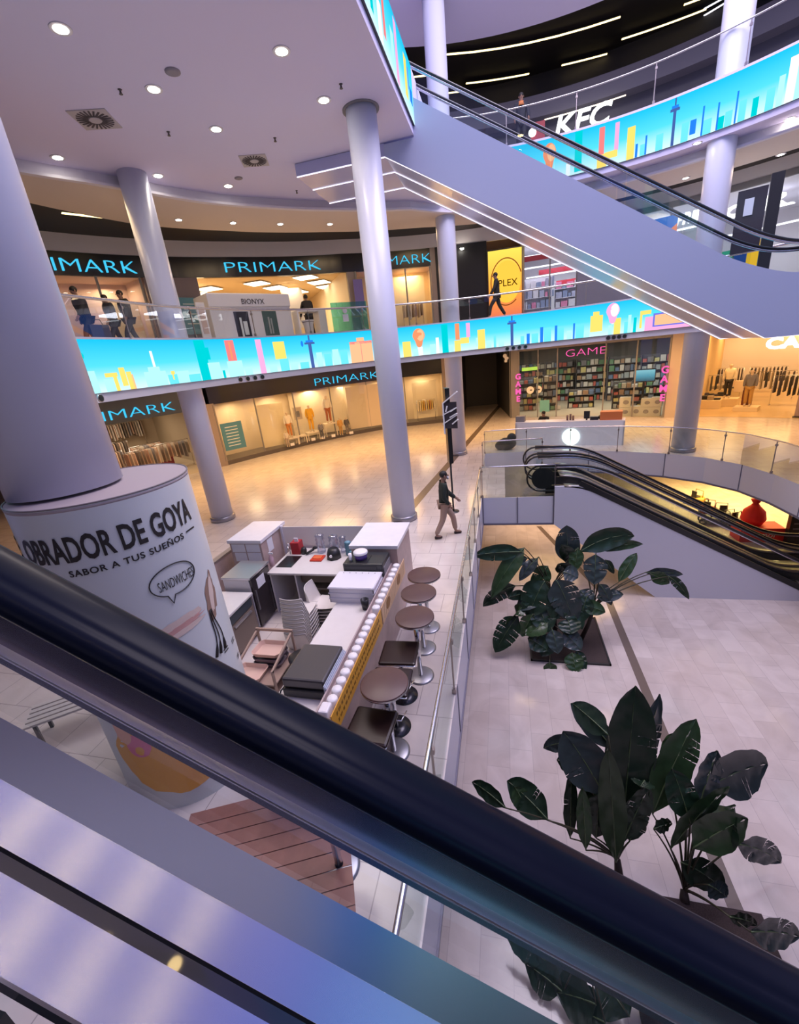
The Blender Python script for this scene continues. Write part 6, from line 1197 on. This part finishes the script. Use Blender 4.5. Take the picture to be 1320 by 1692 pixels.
P = at_z(224, 752, 0); t = T('floor_sign', 'grey-blue standing sign in the store entrance', 'sign', (P.x, P.y, 0), math.radians(65)); t.part('panel', MB().box(-.42,.42,-.02,.02,.05,1.25), mat('floor_sign_blue', (.10,.19,.22), .5), world=False); t.part('foot', MB().box(-.4,.4,-.2,.2,0,.05), BLKMETAL, world=False); t.part('lettering', MB().box(-.3,.2,-.024,-.02,1.0,1.06).box(-.3,.3,-.024,-.02,.85,.88).box(-.3,.1,-.024,-.02,.75,.78), PALEB, world=False)
# corridor roundel
t, dm, w_ = board('hanging_logo', 'small white scribble logo hanging at the dark corridor mouth', 'sign', 832, 839, 18.9, 3.4, 4.0, DARK, 590); t.part('logo', on_ring(MB().ell((-.05,.4,.05),(.12,.12,.01),12,6).ell((.05,.25,.05),(.13,.10,.01),12,6).ell((0,.1,.05),(.09,.09,.01),12,6), dm, 18.9, 3.4), mat('logo_white', (.8,.8,.82), .5))
# ---- games shop
for k, (d, R, W, H, rows) in enumerate(((87.8,25.5,2.0,2.9,6),(83.1,25.6,2.0,2.9,6),(78.3,25,2.0,2.9,6),(73.5,24.2,1.95,2.9,6),(68.7,23.4,1.9,2.9,6),(88.6,21.5,1.2,2.2,5),(84.6,21.0,.9,2.3,5),(79.5,21.5,1.6,1.2,3),(72.2,20.5,1.6,1.6,4))):
    shelf_unit(['wall shelving of boxed games at the left back of the games shop','wall shelving of boxed games second from left at the games shop back','wall shelving of boxed games at the middle back of the games shop','wall shelving of boxed games right of middle at the games shop back','wall shelving of boxed games at the right back of the games shop','low shelf of games behind the left glass of the games shop','narrow shelf of games beside the games shop doorway','low central game shelf seen through the games shop doorway','mid-height game shelf behind the screen in the games shop'][k], at_ring(d, R), math.radians(d-90), W, H, .4, rows, mat('shelf_dark', (.10,.10,.11), .5), GC, ('game_box', 'small boxed game on the %s' % ['left back wall shelving of the games shop','second wall shelving of the games shop','middle back shelving of the games shop','shelving right of middle in the games shop','right back shelving of the games shop','low shelf behind the left games shop glass','narrow shelf beside the games shop doorway','low central shelf of the games shop','shelf behind the games shop screen'][k], 'box'), ['games on the left back shelving','games on the second shelving','games on the middle back shelving','games on the shelving right of middle','games on the right back shelving','games on the low left shelf','games on the doorway shelf','games on the central shelf','games behind the screen'][k], 1.5)
t, dm, w_ = board('television', 'large blue television screen at the right of the games shop window', 'television', 1046, 1083, 18.6, 1.72, 2.42, BLKMETAL, 625); t.part('screen', on_ring(MB().box(-w_/2+.04, w_/2-.04, .05, .64, .031, .034), dm, 18.6, 1.72), led_bg('tv_picture', (.25,.55,.62), (.10,.33,.42), (.05,.10,.14), .9)); t.part('stand', on_ring(MB().box(-.06,.06,-1.7,0,-.05,.0), dm, 18.6, 1.72), BLKMETAL)
BOXW = mat('carton_white', (.48,.48,.44), .6)
for k, (px, z, w_, h_) in enumerate(((1032,0,.55,.5),(1032,.5,.55,.55),(1050,0,.5,.55),(1066,0,.5,.5),(1067,.5,.5,.45),(1083,0,.5,.5),(1084,.5,.5,.5))):
    d = deg_of(at_R(px, 675, 17.8)); q = pol(d, 17.85, z)
    t = T('carton', ['white patterned carton on the floor at the left of the games window stack','white patterned carton on top at the left of the games window stack','low white carton second from left behind the games window','white carton on the floor below the television','white carton stacked below the television','white carton on the floor at the right of the games window','white carton on top at the right of the games window'][k], 'carton', tuple(q), math.radians(d-90)); t.part('box', MB().box(-w_/2, w_/2, -.2, .2, 0, h_-.01), BOXW, world=False); t.part('print', MB().ell((.05,-.201,h_*.5), (w_*.26,.004,h_*.22), 12, 6), GREY, world=False)
for k, px in enumerate((876, 889)):
    d = deg_of(at_R(px, 648, 18.6)); t = T('disc_sticker', ['round white sticker on the games shop glass, complete disc','round white sticker on the games shop glass, cut disc beside the complete one'][k], 'sticker', pol(d, 18.6, 1.5)); mb = MB(); mb.add([(.22*math.cos(a), .3+.22*math.sin(a), .0) for a in (frange(0, 2*PI, 24)[:-1] if k == 0 else frange(-PI/2, PI/2, 16))], [tuple(range(24 if k == 0 else 17))]); t.part('disc', on_ring(mb, d, 18.55, 1.38), mat('sticker_paper', (.8,.8,.8), .5)); t.part('print', on_ring(MB().box(-.02,.10,.26,.33,.002,.006), d, 18.55, 1.38), INKD)
t, dm, w_ = board('shelf_sign', 'yellow-green glowing strip sign at the upper left of the games shop', 'sign', 862, 888, 19.8, 2.75, 2.95, emis('strip_lime', (.45,.65,.08), 1.0), 590); single('poster_stand', MB().box(-.28,.28,-.02,.02,.35,1.05), mat('stand_teal', (.15,.42,.45), .5), 'teal tilted poster behind the seated person at the games counter', 'poster', tuple(pol(85.6, 18.3, 0)), world=False)
# white counter in front of the games shop
A_, B_ = Vector((.5,20.35,0)), Vector((4.85,19.25,0)); u = (B_-A_).normalized(); rz = math.atan2(u.y, u.x); Lc = (B_-A_).length; mid = (A_+B_)/2
t = T('white_counter', 'long white counter in front of the games shop with a glowing round sign', 'counter', tuple(mid), rz); t.part('front', MB().box(-Lc/2, Lc/2, 0, .06, 0, 1.0), WK, world=False); t.part('top', MB().box(-Lc/2, Lc/2, 0, .65, 1.0, 1.04), WK, world=False); t.part('end', MB().box(-Lc/2, -Lc/2+.06, 0, .65, 0, 1.0), WK, world=False); t.part('end', MB().box(Lc/2-.06, Lc/2, 0, .65, 0, 1.0), WK, world=False)
P = at_y(943, 722, 19.72); lx = (Vector((P.x, P.y, 0))-mid).dot(u); t.part('round_sign', MB().cyl((lx, -.05, P.z), (lx, 0, P.z), .36, 28), emis('disc_light', (.9,1.0,.98), 2.2), 'glowing white round sign', world=False)
def on_counter(px, name, label, cat, mb, m_):
    P = at_z(px, 690, 1.04); s_ = (Vector((P.x, P.y, 0))-mid).dot(u); q = mid+u*s_+Vector((-u.y, u.x, 0))*.35; o = single(name, mb, m_, label, cat, (q.x, q.y, 1.04), world=False); o.rotation_euler = (0,0,rz); return o
on_counter(1010, 'display_box', 'orange box on the right end of the white counter', 'box', MB().box(-.42,.42,-.2,.25,0,.34), mat('orange_box', (.60,.17,.05), .5)); on_counter(971, 'tablet', 'tablet on a stand on the white counter', 'tablet', MB().box(-.12,.12,-.01,.01,.05,.38).box(-.03,.03,-.08,.08,0,.05), BLKMETAL); on_counter(983, 'card_reader', 'black card reader on the white counter beside the tablet', 'device', MB().box(-.16,.16,-.12,.12,0,.14), BLKMETAL); on_counter(998, 'black_bag', 'black bag beside the orange box on the white counter', 'bag', MB().ell((0,0,.10),(.24,.15,.12)), BLKMETAL); on_counter(868, 'grey_case', 'grey case at the left end of the white counter', 'case', MB().box(-.2,.2,-.15,.15,0,.25), GREY); on_counter(945, 'bottle_set', 'group of small brown bottles on the white counter', 'bottles', MB().cyl((-.12,0,0),(-.12,0,.22),.045,8).cyl((0,.05,0),(0,.05,.26),.045,8).cyl((.12,0,0),(.12,0,.2),.045,8), mat('bottle_brown', (.20,.10,.07), .4))
# ---- fashion shop
mannequin('mannequin in white sweater and black trousers in the fashion shop', 1203, 21.2, .42, 1.85, (.75,.66,.48), (.03,.025,.025), py=640); mannequin('mannequin in grey jacket and tan trousers in the fashion shop', 1239, 19.6, .22, 1.85, (.20,.19,.20), (.48,.28,.08), py=640)
SB = mat('shop_block', (.78,.62,.38), .5)
for lab, px, py, W, D, H in (('pale plinth under the mannequin in white sweater',1203,655,1.1,.8,.42),('low pale plinth under the mannequin in grey jacket',1239,658,1.0,.8,.22)):
    R = 21.2 if px == 1203 else 19.6; d = deg_of(at_R(px, 640, R)); single('display_plinth', MB().box(-W/2,W/2,-D/2,D/2,0,H), SB, lab, 'plinth', tuple(pol(d, R, 0)), world=False).rotation_euler = (0,0,math.radians(d-90))
FG = [mat('folded_%d' % i, c, .8) for i, c in enumerate([(.03,.028,.03),(.06,.05,.07),(.10,.08,.06),(.35,.28,.2)])]
for lab, px, py, W, D, H in (('low pale table with dark folded clothes nearest the right column',1160,660,1.9,.9,.45),('pale table with dark folded clothes in the middle of the fashion shop',1190,628,1.8,.9,.55),('low pale block of shoes behind the nearest fashion table',1172,645,1.5,.7,.4)):
    P = pol(deg_of(at_R(px, py, 21)), {1160:20.4,1190:24.5,1172:22.3}[px]); d = deg_of(P); t = T('display_table', lab, 'table', (P.x, P.y, 0), math.radians(d-90)); t.part('block', MB().box(-W/2,W/2,-D/2,D/2,0,H), SB, world=False)
    Rm = Matrix.Translation((P.x, P.y, H)) @ Matrix.Rotation(math.radians(d-90), 4, 'Z')
    for i in range(6):
        q = Rm @ Vector((-W/2+.2+i*W/6.3, random.uniform(-.15,.15), 0)); o = single('folded_garment', MB().box(-.14,.14,-.18,.18,0,random.uniform(.06,.22)), random.choice(FG), 'dark folded clothes on the %s' % lab.replace('low pale ','low ').replace('with dark folded clothes ',''), 'clothes', tuple(q), 'folded clothes on the '+lab.split(' with')[0].split(' nearest')[0].split(' behind')[0], world=False, bevel=.015); o.rotation_euler = (0,0,math.radians(d-90))
for k, (d, R, n_) in enumerate(((61,27.2,12),(59.3,29.5,12),(56.5,27,10),(54.8,24,8),(51.5,21.5,9),(61.2,22.9,8))): rack(['rack of dark clothes behind the right column in the fashion shop','rack of dark clothes at the fashion shop back wall','clothes rack behind the mannequin in white sweater','clothes rack between the two adult mannequins of the fashion shop','clothes rack right of the mannequin in grey jacket','dark clothes rack just right of the right column'][k], at_ring(d, R), math.radians(d-90), 1.8, 1.5, n_, FG, .8)
t, dm, w_ = board('lightbox', 'bright white picture lightbox high on the fashion shop back wall', 'picture', 1186, 1208, 30.5, 2.9, 4.0, emis('lightbox_white', (1,.95,.78), 1.5), 575)
d = deg_of(at_R(1178, 610, 22)); t = T('shirt_stand', 'pale shirt on a stand at the table in the fashion shop', 'shirt', pol(deg_of(at_R(1222,628,21.8)), 22.5, 0), math.radians(56-90)); t.part('stand', MB().tube([(0,0,0),(0,0,1.1)], .02, 6), STEEL, world=False); t.part('shirt', MB().box(-.3,.3,-.08,.08,.55,1.2).bar((-.3,0,1.15),(-.48,0,.85),.12,.14).bar((.3,0,1.15),(.48,0,.85),.12,.14), mat('shirt_pale', (.72,.56,.40), .8), world=False, bevel=.03)
P = at_z(1231, 676, 0); t = T('security_gate', 'brown upright security post at the fashion shop threshold', 'gate', (P.x, P.y, 0), math.radians(-35)); t.part('panel', MB().box(-.22,.22,-.04,.04,.05,1.5), mat('gate_brown', (.16,.05,.02), .4), world=False, bevel=.02); t.part('foot', MB().box(-.26,.26,-.1,.1,0,.05), BLKMETAL, world=False)
P = at_z(1322, 690, 0); t = T('security_gate', 'second security post cut off at the right picture edge', 'gate', (P.x, P.y, 0), math.radians(-40)); t.part('panel', MB().box(-.22,.22,-.04,.04,.05,1.5), mat('gate_mauve', (.28,.20,.20), .4), world=False, bevel=.02); t.part('foot', MB().box(-.26,.26,-.1,.1,0,.05), BLKMETAL, world=False)
# ---- basement: red sack and bicycles/carts
t = T('cloth_sack', 'bright red sack of goods standing on the basement floor behind the escalator', 'sack', (9.15, 17.3, LB)); RS = mat('sack_red', (.75,.02,.015), .6); t.part('sack', MB().lathe((9.1,17.45,LB+.55), [(.30,0),(.40,.2),(.34,.5),(.14,.72),(.09,.80),(.17,.95),(.05,1.0)], 16), RS, bevel=0); t.part('counter', MB().box(8.5, 9.9, 16.9, 17.6, LB, LB+.55), RS); t.part('lettering', xf(text_mb('amor', .3, .004), Matrix.Translation((9.35, 16.89, LB+.2)) @ Matrix.Rotation(PI/2, 4, 'X')), mat('sack_text', (.7,.62,.6), .5))
def ride(label, x, y, rz, col):
    t = T('ride_cart', label, 'cart', (x, y, LB), rz); t.o.scale = (.72,.72,.72); m_ = mat('ride_%d' % int(col[0]*100), col, .35)
    for sx in (-.45, .45):
        for sy in (-.28, .28): t.part('wheel', MB().tube([(sx+.16*math.cos(a), sy, .18+.16*math.sin(a)) for a in frange(0, 2*PI, 16)[:-1]], .05, 6, closed=True), BLKRUB, world=False)
    t.part('body', MB().lathe((0,0,.18), [(.45,0),(.52,.12),(.40,.28),(.25,.30)], 12), m_, world=False); t.part('seat', MB().box(-.2,.1,-.18,.18,.45,.55).box(-.28,-.2,-.18,.18,.45,.9), BLKRUB, world=False, bevel=.03); t.part('hoop', MB().tube([(.1,-.3,.4),(.15,-.28,.9),(.15,.28,.9),(.1,.3,.4)], .025, 6), m_, world=False)
for k, (px, py, c) in enumerate(((1150,832,(.45,.28,.03)),(1168,850,(.30,.06,.03)),(1190,856,(.05,.07,.09)),(1205,868,(.08,.10,.12)),(1222,872,(.06,.08,.08)),(1175,865,(.10,.10,.11)))):
    P = at_z(px, py, LB); ride(['yellow children\'s ride cart farthest up the basement row','red-brown children\'s ride cart beside the yellow one','dark ride cart in the middle of the basement row','grey ride cart left of the red sack','dark green ride cart touching the red sack','grey ride cart nearest the escalator in the basement'][k], P.x, P.y, .4+k*.5, c)
P = at_z(1310, 905, LB); t = T('vending_panel', 'dark slotted panel in the basement right of the red sack', 'panel', (10.2, 17.0, LB)); t.part('panel', MB().box(9.9, 10.9, 16.7, 16.9, LB, LB+1.1), BLKMETAL); t.part('slots', MB().box(10.0,10.3,16.68,16.7,LB+.8,LB+.84).box(10.0,10.3,16.68,16.7,LB+.6,LB+.64).box(10.0,10.3,16.68,16.7,LB+.4,LB+.44), GREY)
# ---- ceiling fittings
DL = emis('downlight_glow', (1.0,.93,.82), 26.0); RINGM = mat('downlight_ring', (.70,.66,.70), .4)
def downlight(label, P, z, r=.10, spot=14):
    t = T('ceiling_downlight', label, 'light', (P.x, P.y, z)); t.part('trim_ring', MB().lathe((P.x,P.y,z-.012), [(r+.05,0),(r+.05,.012)], 20), RINGM); t.part('lamp', MB().lathe((P.x,P.y,z-.016), [(r,0),(0,.0)], 20, cap=False), DL)
    l = bpy.data.lights.new('downlight_beam', 'SPOT'); l.energy = spot*1.5; l.color = (1,.86,.70); l.spot_size = 1.7; l.spot_blend = .7; l.shadow_soft_size = .1; o = bpy.data.objects.new('downlight_beam', l); COL.objects.link(o); o.location = (P.x, P.y, z-.05)
for k, (px, py) in enumerate(((100,47),(465,84),(254,147),(535,165),(357,213),(95,260),(261,290),(377,307))): downlight(['big recessed downlight at the upper left corner of the ceiling','recessed downlight nearest the straight blue screen','recessed downlight above the square swirl vent','recessed downlight beside the center column top','recessed downlight between the two ceiling vents','recessed downlight left of the left column top','recessed downlight right of the left column top','recessed downlight near the ring fascia below the second vent'][k], at_z(px, py, 9.55), 9.55)
for k, (px, py) in enumerate(((295,363),(385,368),(463,370),(545,370),(1290,255),(1133,294),(1010,268) if 0 else (1205,262))): downlight(['soffit downlight nearest the left column','soffit downlight second from the left column','soffit downlight third from the left column','soffit downlight nearest the center column','soffit downlight at the right picture edge','soffit downlight left of the right column','soffit downlight right of the right column'][k], at_z(px, py, 9.25), 9.25, .085, 5)
for k, (px, py) in enumerate(((1305,196),(1152,236))): P = at_z(px, py, 9.55); downlight(['downlight under the top-floor screen at the right edge','downlight under the top-floor screen by the right column'][k], P, 9.55, .09, 4)
def vent(label, px, py, s_):
    P = at_z(px, py, 9.55); t = T('ceiling_vent', label, 'vent', (P.x, P.y, 9.55), math.radians(20)); t.part('plate', MB().box(-s_, s_, -s_, s_, -.015, 0), mat('vent_plate', (.50,.46,.48), .5), world=False)
    mb = MB()
    for i in range(24): a = 2*PI*i/24; mb.bar((s_*.35*math.cos(a), s_*.35*math.sin(a), -.018), (s_*.92*math.cos(a+.12), s_*.92*math.sin(a+.12), -.018), .035, .008)
    t.part('swirl_slots', mb, mat('vent_dark', (.06,.05,.06), .6), world=False); t.part('hub', MB().lathe((0,0,-.03), [(s_*.3,0),(s_*.34,.015)], 20), mat('vent_plate', (.50,.46,.48), .5), world=False)
vent('square swirl ceiling vent left, above the gallery walkers', 157, 197, .36); vent('square swirl ceiling vent near the glowing escalator underside', 420, 265, .33)
for k, (px, py, r) in enumerate(((285,118,.13),(394,294,.11))): P = at_z(px, py, 9.55); single('ceiling_speaker', MB().lathe((0,0,-.03), [(r*.7,0),(r,.015),(r,.03)], 20), mat('speaker_grey', (.28,.25,.29), .5), ['round grey speaker in the ceiling above the swirl vent','small round grey speaker in the ceiling below the second vent'][k], 'speaker', (P.x, P.y, 9.55), world=False)
for k, (px, py) in enumerate(((198,148),(278,218),(563,139),(454,228),(340,312) if 0 else (490,315))): P = at_z(px, py, 9.55); single('sprinkler', MB().lathe((0,0,-.07), [(.035,0),(.02,.02),(.015,.06),(.04,.07)], 10), mat('sprinkler', (.12,.10,.10), .4, .6), ['sprinkler head above the left swirl vent','sprinkler head right of the left swirl vent','sprinkler head nearest the straight blue screen edge','sprinkler head left of the second vent','sprinkler head by the escalator underside'][k], 'sprinkler', (P.x, P.y, 9.55), world=False)
# linear lights: dark slot on the gallery and the dark top-floor ceiling
LIN = emis('linear_light', (1.0,.78,.34), 3.0)
def linear(label, a, b, z, w_=.10, m_=None):
    P, Q = at_z(*a, z), at_z(*b, z); t = T('linear_light', label, 'light', (P+Q)/2); n_ = 6; cx = Vector((OX, OY, 0)); pts = []
    R_a, R_b = math.hypot(P.x-OX, P.y-OY), math.hypot(Q.x-OX, Q.y-OY); d0, d1 = deg_of(P), deg_of(Q)
    pts = [pol(d0+(d1-d0)*i/n_, R_a+(R_b-R_a)*i/n_, z) for i in range(n_+1)]; mb = MB(); hb = MB()
    for p, q in zip(pts, pts[1:]): mb.bar(p, q, w_, .02); hb.bar(p+Vector((0,0,.03)), q+Vector((0,0,.03)), w_+.03, .035)
    t.part('tube', mb, m_ or LIN); t.part('housing', hb, BLKMETAL)
linear('straight light line in the dark ceiling slot left of the left column', (102,352), (198,362), 9.42); linear('straight light line in the dark ceiling slot behind the back column', (642,374), (724,370), 9.42)
for k, (a, b) in enumerate((((738,90),(1025,28)),((1027,65),(1167,15)),((770,138),(874,122)),((928,108),(1003,89)),((1130,8),(1168,-6)),((684,127),(712,124)),((740,154),(762,151)))): linear(['longest curved light line on the dark top-floor ceiling','second long light line at the upper right of the dark ceiling','light line low on the dark ceiling above the person at the railing','short light line in the middle of the dark ceiling','light line cut off at the top picture edge','short light line left of the back column on the top floor','short light line just right of the back column on the top floor'][k], a, b, 16.45, .09)
for k in range(4): linear(['white slanted light bar nearest the upper right column, lowest of four','white slanted light bar, second lowest of four','white slanted light bar, second highest of four','white slanted light bar, highest of four'][k], (1163,48-k*11), (1206,18-k*9), 16.45, .08, emis('cool_line%d' % k, (.9,.9,1), 1.6))
single('wall_lamp', MB().lathe((0,0,-.05), [(.06,0),(.09,.05)], 12), DL, 'small bright lamp at the top of the black gallery wall', 'light', tuple(pol(deg_of(at_R(763,404,13.3)), 13.3, 8.75)), world=False)

# unseen rail of glowing discs, added to streak the steel deck with warm reflections
t = T('reflection_rail', 'added unseen dark rail of warm glowing discs above the rear opening', 'light', (1.5, -2.9, 14.7)); t.part('rail', MB().box(-3.5, 7.0, -3.0, -2.8, 14.72, 14.86), BLKMETAL)
for k, (x, y) in enumerate(((-2.2,-2.9),(-.4,-2.9),(1.1,-2.9),(2.4,-2.9),(3.9,-2.9),(5.6,-2.9))): t.part('lamp', MB().lathe((x, y, 14.70), [(.15,0),(.15,.02)], 16), emis('rail_glow%d' % k, (1.0,.70,.30), 55))
